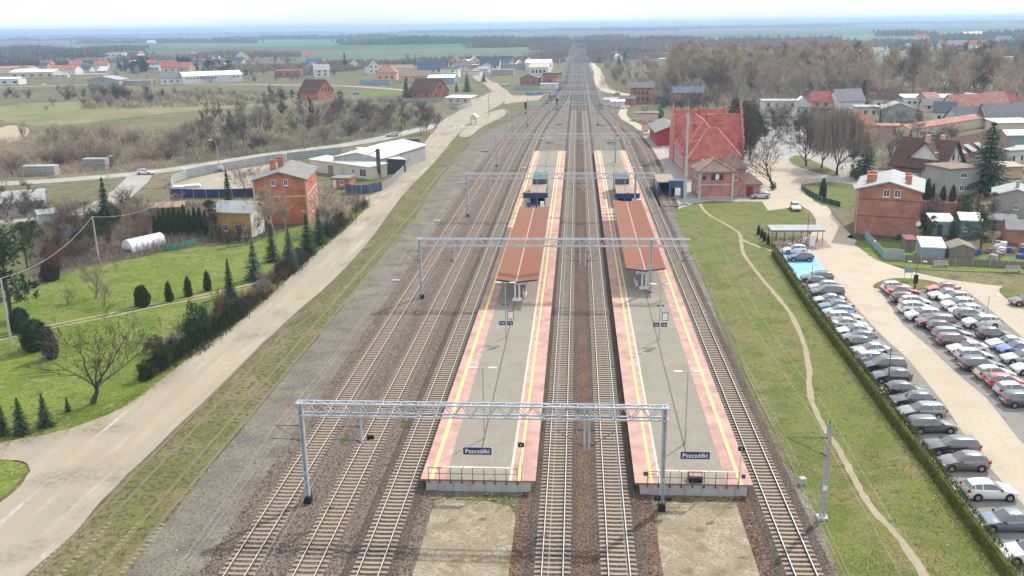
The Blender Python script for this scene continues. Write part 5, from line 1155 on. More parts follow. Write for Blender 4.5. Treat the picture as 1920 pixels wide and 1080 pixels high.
scatter(RR, 11, [(1395, 290), (1405, 240), (1480, 232), (1560, 262), (1640, 320), (1600, 335), (1540, 300), (1460, 262), (1420, 270)], (9, 13), [M_TWIGD, M_TWIGP], "dark tall bare tree along the street behind the station", "dark street trees behind the station", w=(0.9, 1.2), mt=M_BLACKBARK, seed=71)
# --- far treelines: one mass each, small upright sprays
def treeline(path, n, h, depth, m, seed, sz=2.0):
    r = random.Random(seed); b = MB(); P = [G(*p) for p in path]
    L = [0.0]
    for i in range(len(P) - 1): L.append(L[-1] + (P[i + 1] - P[i]).length)
    for k in range(n):
        d = r.uniform(0, L[-1]); i = 0
        while i < len(L) - 2 and d > L[i + 1]: i += 1
        q = P[i].lerp(P[i + 1], (d - L[i]) / max(1e-6, L[i + 1] - L[i])); hh = h * (0.65 + 0.35 * sin(d / 37.0 + seed) * sin(d / 91.0) + r.uniform(-0.15, 0.15))
        z = hh * (r.random() ** 0.7); a = r.uniform(0, PI); s = sz * r.uniform(0.4, 1.1); x, y = q.x + r.uniform(-1, 1) * depth, q.y + r.uniform(-1, 1) * depth
        b.add([(x - s * cos(a), y - s * sin(a), max(0, z - s)), (x + s * cos(a), y + s * sin(a), max(0, z - s * 0.8)), (x + r.uniform(-s, s) * 0.5, y, z + s * 1.6)], [(0, 1, 2)])
    tag(b.build("treeline", m), kind='stuff')
M_FARW = mat("far_wood", (0.2, 0.175, 0.145), (0.14, 0.135, 0.1), 0.02, 1.0)
M_FARW2 = mat("far_wood_tan", (0.3, 0.24, 0.19), (0.21, 0.17, 0.135), 0.02, 1.0)
for i, (path, n, h, dp, m, sz) in enumerate((
    ([(-40, 70.5), (200, 68), (420, 65), (640, 62)], 5000, 16, 60, M_FARW, 5), ([(150, 82), (300, 80), (470, 81)], 2500, 14, 30, M_FARW, 3.2), ([(440, 75), (560, 74), (760, 73)], 3000, 17, 40, M_FARW, 3.5),
    ([(660, 84), (800, 82.5), (960, 80), (1040, 78)], 4500, 17, 40, M_FARW, 3.2), ([(760, 63), (900, 61), (1080, 58), (1250, 57)], 4000, 16, 80, M_FARW, 5.5), ([(1095, 78), (1180, 80), (1260, 78)], 2500, 14, 30, M_FARW2, 3),
    ([(1020, 95), (1045, 90), (1060, 84)], 1500, 13, 25, M_FARW2, 2.4), ([(1110, 104), (1160, 101), (1250, 97)], 2500, 13, 25, M_FARW2, 2.4), ([(1180, 92), (1300, 88), (1480, 86), (1560, 90)], 4200, 15, 40, M_FARW2, 2.6),
    ([(1670, 68), (1730, 67)], 900, 17, 40, M_FARW, 3.5), ([(1500, 48), (1700, 45), (1960, 43)], 3500, 18, 200, M_FARW, 7), ([(1250, 55), (1420, 52), (1560, 51)], 2500, 14, 120, M_FARW, 6), ([(-40, 100), (80, 98), (250, 95)], 3000, 13, 30, M_FARW, 2.6),
    ([(1000, 112), (1040, 104), (1058, 94)], 1300, 8, 16, M_FARW2, 1.5), ([(1105, 118), (1150, 112), (1240, 108)], 2400, 9, 16, M_FARW2, 1.6), ([(1100, 98), (1160, 94), (1260, 92)], 2400, 11, 25, M_FARW2, 2.2), ([(1092, 86), (1180, 85), (1300, 82)], 2600, 13, 35, M_FARW, 2.6), ([(900, 90), (980, 88), (1060, 85)], 1500, 13, 30, M_FARW, 2.6), ([(0, 78), (120, 76), (250, 75)], 2200, 14, 40, M_FARW, 3.2), ([(1420, 93), (1560, 90), (1700, 84)], 1800, 11, 30, M_FARW2, 2.4),
    ([(-30, 124), (100, 122), (200, 118)], 2200, 8, 16, M_FARW, 1.7), ([(230, 116), (400, 107), (560, 106)], 3000, 9, 18, M_FARW2, 1.8), ([(420, 136), (520, 130), (650, 126)], 2600, 8, 14, M_FARW2, 1.5), ([(640, 122), (780, 120), (900, 119), (1040, 118)], 2000, 7, 14, M_FARW2, 1.5), ([(-30, 112), (150, 108), (260, 106)], 2600, 11, 22, M_FARW, 2.2), ([(1045, 112), (1062, 100), (1072, 90)], 900, 9, 10, M_FARW2, 1.5), ([(560, 142), (690, 128)], 900, 6, 8, M_FARW2, 1.2),
    ([(1710, 95), (1800, 92), (1960, 90)], 3000, 14, 30, M_FARW, 2.5), ([(1780, 75), (1850, 73), (1960, 71)], 2000, 14, 40, M_FARW, 3), ([(0, 62.8), (300, 59), (640, 54), (1000, 48.5)], 5000, 20, 300, M_FARW, 9), ([(1000, 52), (1400, 46), (1920, 37)], 5000, 20, 300, M_FARW, 9), ([(1830, 110), (1960, 108)], 1200, 12, 20, M_FARW2, 2))):
    treeline(path, n, h, dp, m, i, sz)
# --- clipped hedge along the car park
hp = smoothpoly([G(*p) for p in [(1452, 478), (1480, 520), (1522, 582), (1566, 642), (1610, 700), (1655, 762), (1700, 822), (1745, 880), (1795, 950), (1850, 1025), (1920, 1120)]], 6)
r = random.Random(8); b = MB(); sweep(b, hp, [(-0.28, 0), (0.28, 0), (0.2, 0.8), (0, 0.95), (-0.2, 0.8)])
for q, d in resample(hp, 0.007):
    s = Vector((d.y, -d.x, 0)); cl = 0.5 + 0.5 * sin(q.y * 4.6) * sin(q.y * 1.7 + 1); Ht = 1.12 + 0.34 * cl + r.uniform(-0.05, 0.05)
    u = r.random(); side = r.choice((-1, 1)) * (0.42 + 0.08 * cl) * (1 if u < 0.75 else r.random()); z = Ht * (u if u < 0.8 else r.uniform(0.85, 1.0))
    p = q + s * side + Z * z + d * r.uniform(-0.05, 0.05); n_ = (s * side * 0.8 + Z * r.uniform(0.3, 1.1) + d * r.gauss(0, 0.3)).normalized(); t = n_.cross(Vector((r.gauss(0, 1), r.gauss(0, 1), r.gauss(0, 1)))).normalized() * r.uniform(0.03, 0.07)
    b.add([p - t, p + t, p + n_ * r.uniform(0.12, 0.3)], [(0, 1, 2)])
tag(b.build("hedge", M_HEDGE), "long clipped green hedge between the grass bank and the nearest parked cars", "hedge")
hk = MB(); sweep(hk, offset(hp, -0.75), [(-0.05, 0.0), (0.05, 0.0), (0.05, 0.12), (-0.05, 0.12)]); tag(hk.build("kerb", mat("kerb_pale", (0.62, 0.6, 0.54), None, 2)), kind='structure')
# ------------------------------------------------------------------ buildings
M_BRICKR = brickmat("red_brick", (0.43, 0.14, 0.085), (0.35, 0.11, 0.07), (0.4, 0.25, 0.19), 0.3, 0.1, bump=0.1)
M_BRICKO = brickmat("orange_brick", (0.5, 0.175, 0.09), (0.44, 0.15, 0.08), (0.47, 0.2, 0.12), 0.3, 0.1, bump=0.05)
M_STATION = brickmat("station_brick", (0.56, 0.2, 0.135), (0.5, 0.17, 0.12), (0.52, 0.29, 0.22), 0.3, 0.1, bump=0.1)
M_STPINK = brickmat("pink_red_brick", (0.5, 0.2, 0.16), (0.44, 0.175, 0.14), (0.45, 0.25, 0.21), 0.3, 0.1, bump=0.05)
M_TILERED = brickmat("red_roof_tiles", (0.52, 0.165, 0.13), (0.47, 0.148, 0.118), (0.36, 0.115, 0.095), 0.32, 0.36, bump=0.4, msize=0.04)
M_TILEPINK = brickmat("faded_pink_tiles", (0.48, 0.23, 0.18), (0.42, 0.2, 0.16), (0.34, 0.16, 0.13), 0.4, 0.4, bump=0.3)
M_TILEOR = brickmat("orange_tiles", (0.48, 0.19, 0.11), (0.42, 0.16, 0.1), (0.3, 0.12, 0.08), 0.4, 0.4, bump=0.3)
M_TILEBR = brickmat("brown_tiles", (0.15, 0.085, 0.065), (0.12, 0.068, 0.055), (0.085, 0.05, 0.04), 0.36, 0.4, bump=0.3)
M_MOSSROOF = brickmat("weathered_brown_slates", (0.3, 0.215, 0.165), (0.24, 0.17, 0.13), (0.18, 0.13, 0.105), 0.4, 0.35, bump=0.2)
M_FELT = mat("grey_roofing_felt", (0.24, 0.24, 0.225), (0.18, 0.18, 0.17), 0.6, 0.9, detail=6)
M_FELTL = mat("light_roofing_sheet", (0.36, 0.38, 0.38), (0.29, 0.31, 0.31), 0.5, 0.8, detail=6)
M_SLATE = mat("dark_slate", (0.085, 0.095, 0.11), (0.12, 0.13, 0.145), 0.7, 0.7)
M_BLUEROOF = mat("blue_slate", (0.07, 0.1, 0.16), (0.1, 0.13, 0.19), 0.5, 0.7)
M_WROOF = mat("white_roof_sheet", (0.8, 0.8, 0.78), (0.68, 0.69, 0.69), 0.35, 0.5, 0, 0.1, detail=5)
M_CREAM = mat("cream_render", (0.62, 0.54, 0.42), (0.53, 0.46, 0.37), 0.5, 0.9, detail=6)
M_PEACH = mat("peach_render", (0.65, 0.42, 0.28), (0.56, 0.36, 0.25), 0.4, 0.9)
M_WREND = mat("white_render", (0.7, 0.69, 0.66), (0.58, 0.57, 0.55), 0.4, 0.9, detail=6)
M_GREND = mat("grey_render", (0.4, 0.385, 0.36), (0.31, 0.3, 0.285), 0.5, 0.9, detail=6)
M_YREND = mat("yellow_render", (0.45, 0.3, 0.085), (0.37, 0.25, 0.08), 0.5, 0.9)
M_REDREND = mat("red_boarding", (0.42, 0.045, 0.035), (0.35, 0.04, 0.032), 1.2, 0.8)
M_STONE = mat("pale_stone_band", (0.56, 0.49, 0.4), (0.48, 0.42, 0.34), 1.0, 0.9)
M_BLUEGR = mat("blue_grey_sheet", (0.27, 0.34, 0.38), (0.21, 0.27, 0.31), 0.8, 0.7)
M_TEAL = mat("teal_sheet", (0.12, 0.22, 0.23), (0.09, 0.18, 0.19), 0.8, 0.7)
M_WOODG = mat("grey_timber", (0.25, 0.22, 0.185), (0.17, 0.15, 0.125), 1.0, 0.9, stretch=(4, 4, 0.4))
M_DOORRED = mat("dark_red_door", (0.28, 0.03, 0.025), None, 2, 0.7)
def E(px, py, z=0.0):
    q = G(px, py, z); return Vector((q.x, q.y, 0))
def axes(A, B):
    ex = (B - A); ex.z = 0; w = ex.length; ex = ex / w; return ex, Vector((-ex.y, ex.x, 0)), w
def depth(A, B, px, py, z): return (E(px, py, z) - A).dot(axes(A, B)[1])
def house(name, label, cat, A, B, d, eave, rise=0.0, ridge='flat', wm=None, rm=None, over=0.4, wins=(), chim=(), z0=0.0, into=None, group=None, gm=None, fm=None, doors=(), hipk=0.5, simple=False, yaw=None, w=None, rt=None):
    """A, B: ground points of the wall that faces the viewer (left, right); d: how far it runs back"""
    if isinstance(A, tuple): A = E(*A)
    if B is None: B = A + Vector((cos(rad(yaw or 0)), sin(rad(yaw or 0)), 0)) * w
    elif isinstance(B, tuple): B = E(*B)
    ex, ey, w = axes(A, B)
    def P(x, y, z): return A + ex * x + ey * y + Z * z
    t = into or thing(name, label, cat, A, group)
    b = MB(); base = [P(0, 0, z0), P(w, 0, z0), P(w, d, z0), P(0, d, z0)]; top = [P(0, 0, eave), P(w, 0, eave), P(w, d, eave), P(0, d, eave)]
    for i in range(4): b.quad(base[i], base[(i + 1) % 4], top[(i + 1) % 4], top[i])
    hz_ = eave + rise
    if ridge == 'y':
        b.add([top[0], top[1], P(w / 2, 0, hz_)], [(0, 1, 2)]); b.add([top[2], top[3], P(w / 2, d, hz_)], [(0, 1, 2)])
    elif ridge == 'x':
        b.add([top[1], top[2], P(w, d / 2, hz_)], [(0, 1, 2)], 1 if gm else 0); b.add([top[3], top[0], P(0, d / 2, hz_)], [(0, 1, 2)], 1 if gm else 0)
    elif ridge == 'mono':
        b.quad(top[3], top[2], P(w, d, hz_), P(0, d, hz_)); b.add([top[1], top[2], P(w, d, hz_)], [(0, 1, 2)]); b.add([top[3], top[0], P(0, d, hz_)], [(0, 2, 1)])
    else: b.add(top, [(0, 1, 2, 3)])
    if gm and ridge == 'x':
        for f, m_ in ((1, 1),): b.m[f] = 1
    b.build("wall", [wm, gm] if gm else wm, t)
    o = over; th = 0.2; b = MB(); e = eave + 0.12
    if ridge == 'y':
        k = rise / (w / 2); b.slab([P(-o, -o, e - k * o), P(w / 2, -o, hz_ + 0.12), P(w / 2, d + o, hz_ + 0.12), P(-o, d + o, e - k * o)], th); b.slab([P(w / 2, -o, hz_ + 0.12), P(w + o, -o, e - k * o), P(w + o, d + o, e - k * o), P(w / 2, d + o, hz_ + 0.12)], th)
    elif ridge == 'x':
        k = rise / (d / 2); b.slab([P(-o, -o, e - k * o), P(w + o, -o, e - k * o), P(w + o, d / 2, hz_ + 0.12), P(-o, d / 2, hz_ + 0.12)], th); b.slab([P(-o, d / 2, hz_ + 0.12), P(w + o, d / 2, hz_ + 0.12), P(w + o, d + o, e - k * o), P(-o, d + o, e - k * o)], th)
    elif ridge == 'hip':
        hk = min(w, d) * hipk
        if w >= d: r1, r2 = P(hk, d / 2, hz_), P(w - hk, d / 2, hz_)
        else: r1, r2 = P(w / 2, hk, hz_), P(w / 2, d - hk, hz_)
        c = [P(-o, -o, e - 0.1), P(w + o, -o, e - 0.1), P(w + o, d + o, e - 0.1), P(-o, d + o, e - 0.1)]
        c2 = [x - Z * 0.18 for x in c]
        if w >= d: fs = [(0, 1, 5, 4), (1, 2, 5), (2, 3, 4, 5), (3, 0, 4)]
        else: fs = [(0, 1, 4), (1, 2, 5, 4), (2, 3, 5), (3, 0, 4, 5)]
        b.add(c + [r1, r2] + c2, fs + [(0, 6, 7, 1), (1, 7, 8, 2), (2, 8, 9, 3), (3, 9, 6, 0), (9, 8, 7, 6)])
    elif ridge == 'mono':
        k = rise / d; b.slab([P(-o, -o, e - k * o), P(w + o, -o, e - k * o), P(w + o, d + o, hz_ + 0.12 + k * o), P(-o, d + o, hz_ + 0.12 + k * o)], th)
    elif ridge == 'monox':
        k = rise / w; b.slab([P(-o, -o, hz_ + 0.12), P(w + o, -o, e - k * o), P(w + o, d + o, e - k * o), P(-o, d + o, hz_ + 0.12)], th)
    else: b.slab([P(-o, -o, e + 0.1), P(w + o, -o, e + 0.1), P(w + o, d + o, e + 0.1), P(-o, d + o, e + 0.1)], 0.3)
    rf = b.build("roof", rm, t)
    if rt:
        L_ = []
        if ridge == 'hip': L_ = [(c[0], r1), (c[1], r1), (r1, r2), (c[2], r2), (c[3], r2)] if w < d else [(c[0], r1), (c[3], r1), (r1, r2), (c[1], r2), (c[2], r2)]
        elif ridge == 'y': L_ = [(P(w / 2, -o, hz_ + .14), P(w / 2, d + o, hz_ + .14))]
        elif ridge == 'x': L_ = [(P(-o, d / 2, hz_ + .14), P(w + o, d / 2, hz_ + .14))]
        b = MB()
        for p_, q_ in L_: b.beam(p_ + Z * 0.04, q_ + Z * 0.04, 0.28, 0.14)
        b.build("ridge_tiles", rt, rf)
    for u, v, hh, cw, cm in chim:
        q = P(u * w, v * d, 0); bz = eave + (rise * (1 - abs(2 * u - 1)) if ridge == 'y' else rise * (1 - abs(2 * v - 1)) if ridge in ('x', 'hip') else 0) - 0.4
        b = MB(); a = math.atan2(ex.y, ex.x); b.box((q.x, q.y, bz), (cw, 0.6, hh + 0.4), a); b.box((q.x, q.y, bz + hh + 0.4), (cw + 0.16, 0.76, 0.14), a); b.build("chimney", cm, rf)
    for wn in wins:
        face, us, zs, ww, wh = wn[:5]; frm = wn[5] if len(wn) > 5 else M_WHITE
        for u in us:
            for zz in zs:
                if face == 'f': o_, ax, nn = P(u * w, 0, zz), ex, -ey
                elif face == 'r': o_, ax, nn = P(w, u * d, zz), ey, ex
                else: o_, ax, nn = P(0, d - u * d, zz), -ey, -ex
                def bar(mb, a0, a1, z0_, z1_, t0, t1):
                    vs = [o_ + ax * a + Z * z_ + nn * tt for tt in (t0, t1) for a, z_ in ((a0, z0_), (a1, z0_), (a1, z1_), (a0, z1_))]
                    mb.add(vs, [(3, 2, 1, 0), (4, 5, 6, 7), (0, 1, 5, 4), (1, 2, 6, 5), (2, 3, 7, 6), (3, 0, 4, 7)])
                if simple:
                    mb = MB(); bar(mb, -ww / 2, ww / 2, 0, wh, 0.0, 0.03); mb.build("window", M_PANE, t); continue
                mb = MB(); f_ = 0.09
                bar(mb, -ww / 2, -ww / 2 + f_, 0, wh, 0.0, 0.06); bar(mb, ww / 2 - f_, ww / 2, 0, wh, 0.0, 0.06); bar(mb, -ww / 2 + f_, ww / 2 - f_, 0, f_, 0.0, 0.06); bar(mb, -ww / 2 + f_, ww / 2 - f_, wh - f_, wh, 0.0, 0.06); bar(mb, -0.035, 0.035, f_, wh - f_, 0.0, 0.05); bar(mb, -ww / 2 - 0.06, ww / 2 + 0.06, -0.1, 0, 0.0, 0.12)
                wo = mb.build("window", frm, t)
                mb = MB(); bar(mb, -ww / 2 + f_, ww / 2 - f_, f_, wh - f_, 0.0, 0.03); mb.build("pane", M_PANE, wo)
    for face, u, dw, dh, dm in doors:
        mb = MB(); o_, ax, nn = (P(u * w, 0, z0), ex, -ey) if face == 'f' else (P(w, u * d, z0), ey, ex)
        vs = [o_ + ax * a + Z * z_ + nn * tt for tt in (0, 0.05) for a, z_ in ((-dw / 2, 0), (dw / 2, 0), (dw / 2, dh), (-dw / 2, dh))]
        mb.add(vs, [(3, 2, 1, 0), (4, 5, 6, 7), (0, 1, 5, 4), (1, 2, 6, 5), (2, 3, 7, 6), (3, 0, 4, 7)]); mb.build("door", dm, t)
    return t, P, w
def fence(name, label, pts, h, m, post=2.5, th=0.06, cat="fence", pm=None, mode='panel'):
    P = [E(*p) for p in pts]; t = thing(name, label, cat, P[0]); b = MB(); pb = MB(); pp = []
    for i in range(len(P) - 1):
        if mode == 'panel': b.beam(P[i] + Z * h / 2, P[i + 1] + Z * h / 2, th, h)
        else:
            for zz in (0.25, 0.6, 0.95): b.beam(P[i] + Z * h * zz, P[i + 1] + Z * h * zz, 0.06, 0.05)
    for q, d in resample(P, post):
        k = MB(); k.beam(q, q + Z * (h + 0.08), th + 0.05); pp.append(k)
    if b.v: b.build("panel" if mode == 'panel' else "rail", m, t)
    for k in pp[:40]: k.build("post", pm or M_GALV, t)
    return t
BRN = ((0.3, 0.7), )
# --- left: orange house and its neighbours
A, B = E(482, 422), E(579, 419); ev = hgt(A, 338)
d = depth(A, B, 620, 312, ev)
house("orange_house", "three storey orange brick house with a low grey roof beside the dirt road", "house", A, B, d, ev, 1.5, 'y', M_BRICKO, M_FELT, 0.5, wins=[('f', (0.38, 0.62), (ev - 1.2,), 0.85, 1.2), ('r', (0.2, 0.42, 0.66, 0.88), (1.2, 4.2), 0.9, 1.4)], chim=[(0.28, 0.42, 2.0, 1.1, M_BRICKO), (0.42, 0.5, 2.0, 1.1, M_BRICKO), (0.4, 0.92, 1.8, 0.7, M_GALV)])
ex, ey, w_ = axes(A, B)
ho_ = bpy.data.objects["orange_house"]
def trim(A, ex, ey, w, d, ev, t, m, zs, corners=True, cw=0.35):
    b = MB()
    for zz in zs:
        for p, q, n in ((A, A + ex * w, -ey), (A + ex * w, A + ex * w + ey * d, ex)): b.beam(p + n * 0.02 + Z * zz, q + n * 0.02 + Z * zz, 0.05, 0.3)
    if b.v: b.build("string_course", m, t)
    if corners:
        for p in (A, A + ex * w):
            b = MB(); b.box((p.x, p.y, 0), (cw, cw, ev - 0.1), math.atan2(ex.y, ex.x)); b.build("corner_pilaster", m, t)
trim(A, ex, ey, w_, d, ev, ho_, mat("pink_trim", (0.62, 0.42, 0.34), (0.55, 0.36, 0.3), 1), (ev * 0.62,))
A, B = E(408, 444), E(473, 446); ev = hgt(B, 397)
house("yellow_house", "small yellow house with a grey roof half hidden behind dark trees", "house", A, B, 5.5, ev, 1.4, 'x', M_YREND, M_FELTL, 0.5, wins=[('f', (0.25, 0.6), (1.2,), 1.0, 1.3), ('r', (0.5,), (1.2,), 0.8, 1.2)], gm=M_WREND, doors=[('f', 0.8, 1.0, 2.1, M_WHITE)])
house("garden_shed", "low shed with a tan roof behind the thuja wall", "shed", (282, 412), (345, 408), 5, 2.4, 0.6, 'x', M_WOODG, M_TAN)
A, B = E(625, 294, 4.5), E(715, 297, 4.5)
house("white_hall", "workshop hall with a broad white roof between the two roads", "hall", A, B, depth(A, B, 720, 260, 6.0), 4.5, 1.4, 'y', M_GREND, M_WROOF, 0.3, wins=[('f', (0.2, 0.5, 0.8), (1.4,), 1.6, 1.4)])
A, B = E(717, 298, 4), E(760, 299, 3.4)
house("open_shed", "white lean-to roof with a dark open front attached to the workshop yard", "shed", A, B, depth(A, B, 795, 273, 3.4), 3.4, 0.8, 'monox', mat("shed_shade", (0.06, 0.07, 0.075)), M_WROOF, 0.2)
A, B = E(581, 297, 3.5), E(694, 312, 3.5)
house("workshop_annex", "flat annex with a pale roof edge in front of the workshop hall", "annex", A, B, 5.5, 3.3, 0.3, 'mono', M_CREAM, M_WROOF, 0.25, wins=[('f', (0.72,), (1.0,), 1.0, 1.2), ('f', (0.88,), (0.6,), 2.6, 2.0)], doors=[('f', 0.35, 2.2, 2.4, M_FELT), ('f', 0.55, 1.6, 2.4, M_GALV)])
house("orange_shed", "small orange brick shed with a flat grey roof behind the navy fence", "shed", (621, 352), (655, 353), 4, 2.3, 0, 'flat', M_BRICKO, M_FELT, 0.15, wins=[('f', (0.6,), (0.8,), 1.0, 1.1)], doors=[('f', 0.2, 0.8, 1.9, M_WHITE)])
q = G(711, 335); h = hgt(q, 279); t = thing("dust_silo", "tall dark steel dust silo with a bent pipe beside the workshop", "silo", q)
b = MB(); b.tube(q + Z * 2.2, q + Z * h, 0.55, 0.55, 12); b.build("drum", M_DKSTEEL, t)
b = MB(); b.tube(q + Z * 1.0, q + Z * 2.2, 0.12, 0.55, 12); b.build("hopper", M_DKSTEEL, t)
for a in range(4):
    b = MB(); v = Vector((0.5 * cos(a * PI / 2 + .7), 0.5 * sin(a * PI / 2 + .7), 0)); b.beam(q + v, q + v + Z * 2.4, 0.1); b.build("leg", M_DKSTEEL, t)
b = MB(); b.tube(q + Z * (h - 0.3), q + Vector((-2, 0.8, h - 1.3)), 0.16, 0.16, 8); b.tube(q + Vector((-2, 0.8, h - 1.3)), q + Vector((-4, 2, h - 2.4)), 0.16, 0.16, 8); b.build("pipe", M_GALV, t)
fence("corrugated_fence", "pale corrugated sheet fence curving round the builder's yard", [(322, 352), (327, 343), (350, 333), (385, 326), (420, 320), (460, 313), (500, 306), (560, 298), (640, 289)], 2.2, M_FELTL, 3)
fence("navy_fence", "long navy sheet fence in front of the builder's yard", [(320, 370), (360, 371), (400, 371), (440, 370), (480, 369)], 2.0, M_NAVY, 3)
fence("blue_fence", "blue grey sheet fence at the workshop corner by the road", [(648, 361), (668, 364), (690, 363), (716, 357)], 2.1, mat("slate_blue_sheet", (0.06, 0.085, 0.16), (0.075, 0.1, 0.17), 2, 0.6), 2.5)
fence("board_fence", "grey board fence along the road below the white lean-to roof", [(717, 357), (735, 346), (756, 325), (775, 307), (797, 284)], 1.9, mat("grey_boards", (0.3, 0.29, 0.28), (0.23, 0.22, 0.215), 1.5), 2.5)
fence("green_net", "low green windbreak net beside the polytunnel", [(300, 470), (322, 470), (345, 464), (372, 455)], 1.0, mat("green_net", (0.03, 0.2, 0.13), (0.05, 0.26, 0.17), 2), 1.5, 0.03)
house("grey_barn", "long grey barn with a pale roof at the picture edge", "barn", E(-80, 418), E(86, 404), 10, 3.4, 1.6, 'x', M_BLUEGR, M_FELTL, 0.4)
# polytunnel
A, B = E(248, 474), E(312, 459); ex, ey, w_ = axes(A, B); t = thing("polytunnel", "arched translucent white polytunnel at the far side of the lawn", "greenhouse", A); b = MB(); n = 10
vs = []
for x in (0, w_):
    for i in range(n + 1): a = PI * i / n; vs.append(A + ex * x + ey * (1.5 - 1.5 * cos(a)) + Z * (0.4 + 1.75 * sin(a)))
b.add(vs, [(i, n + 1 + i, n + 2 + i, i + 1) for i in range(n)] + [tuple(range(n, -1, -1)), tuple(range(n + 1, 2 * n + 2))]); b.quad(A, A + ex * w_, A + ex * w_ + Z * 0.45, A + Z * 0.45); b.build("cover", mat("tunnel_film", (0.78, 0.81, 0.83), (0.66, 0.7, 0.73), 0.8, 0.3, spec=0.6), t, smooth=False)
for k in range(7):
    b = MB(); x = w_ * k / 6
    for i in range(n): b.beam(A + ex * x + ey * (1.5 - 1.53 * cos(PI * i / n)) + Z * (0.4 + 1.78 * sin(PI * i / n)), A + ex * x + ey * (1.5 - 1.53 * cos(PI * (i + 1) / n)) + Z * (0.4 + 1.78 * sin(PI * (i + 1) / n)), 0.05)
    b.build("hoop", M_GALV, t)
# stacks, slabs, tank, tarpaulin
def stack(label, px, py, w, d, n, th, m, yaw=0, name="slab_stack", gap=0.12):
    q = G(px, py); t = thing(name, label, "stack", q)
    for i in range(n):
        b = MB(); b.box((q.x + RND.uniform(-.15, .15), q.y + RND.uniform(-.15, .15), i * (th + gap)), (w, d, th), rad(yaw + RND.uniform(-1.5, 1.5))); b.build("slab", m, t)
stack("stack of long concrete slabs at the bushes beyond the asphalt road", 78, 327, 9, 3, 6, 0.32, M_CONC, 4)
stack("second, browner stack of concrete slabs behind the street lamp", 181, 317, 6.5, 3, 8, 0.28, M_GREND, 3)
stack("flat white slabs lying in the builder's yard", 343, 352, 4.5, 2.4, 2, 0.2, M_WHITE, 10)
stack("row of white boards leaning in the builder's yard", 362, 352, 3.5, 2.0, 3, 0.18, M_WHITE, 25)
stack("grey palletised blocks at the yard's back", 412, 318, 4.5, 1.5, 3, 0.4, M_GREND, 8)
stack("pile of planks beside the board fence gate", 768, 268, 7, 2, 4, 0.3, M_WOODG, 8, "plank_stack")
q = G(400, 322); b = MB(); b.tube(q + Vector((-2.6, -0.3, 0.8)), q + Vector((2.6, 0.6, 0.9)), 0.75, 0.75, 12); b.box((q.x - 1.5, q.y, 0), (0.3, 1.2, 0.3)); b.box((q.x + 1.5, q.y, 0), (0.3, 1.2, 0.3)); tag(b.build("steel_tank", M_GALV), "silvery cylindrical tank lying in the yard by the corrugated fence", "tank")
q = G(133, 445); b = MB(); b.slab([q + Vector((-1.6, -1, 0.5)), q + Vector((1.5, -1.1, 0.4)), q + Vector((1.2, 1.2, 1.0)), q + Vector((-1.3, 1.0, 1.2))], 0.4); tag(b.build("tarpaulin", mat("blue_tarp", (0.05, 0.2, 0.55), None, 2, 0.5)), "blue tarpaulin in the garden tangle", "tarpaulin")
house("garden_hut", "pale flat roofed hut in the garden tangle by the barn", "hut", (75, 425), (110, 421), 4, 2.3, 0.4, 'mono', M_WREND, M_FELTL, 0.2)
house("cream_kiosk", "tiny cream hut with a red gable on the verge beside the dirt road", "hut", (882, 234), (894, 234), 4.2, 2.9, 1.1, 'y', M_CREAM, mat("pale_pink_roof", (0.7, 0.62, 0.58)), 0.25, doors=[('f', 0.5, 1.4, 1.9, M_WHITE)])
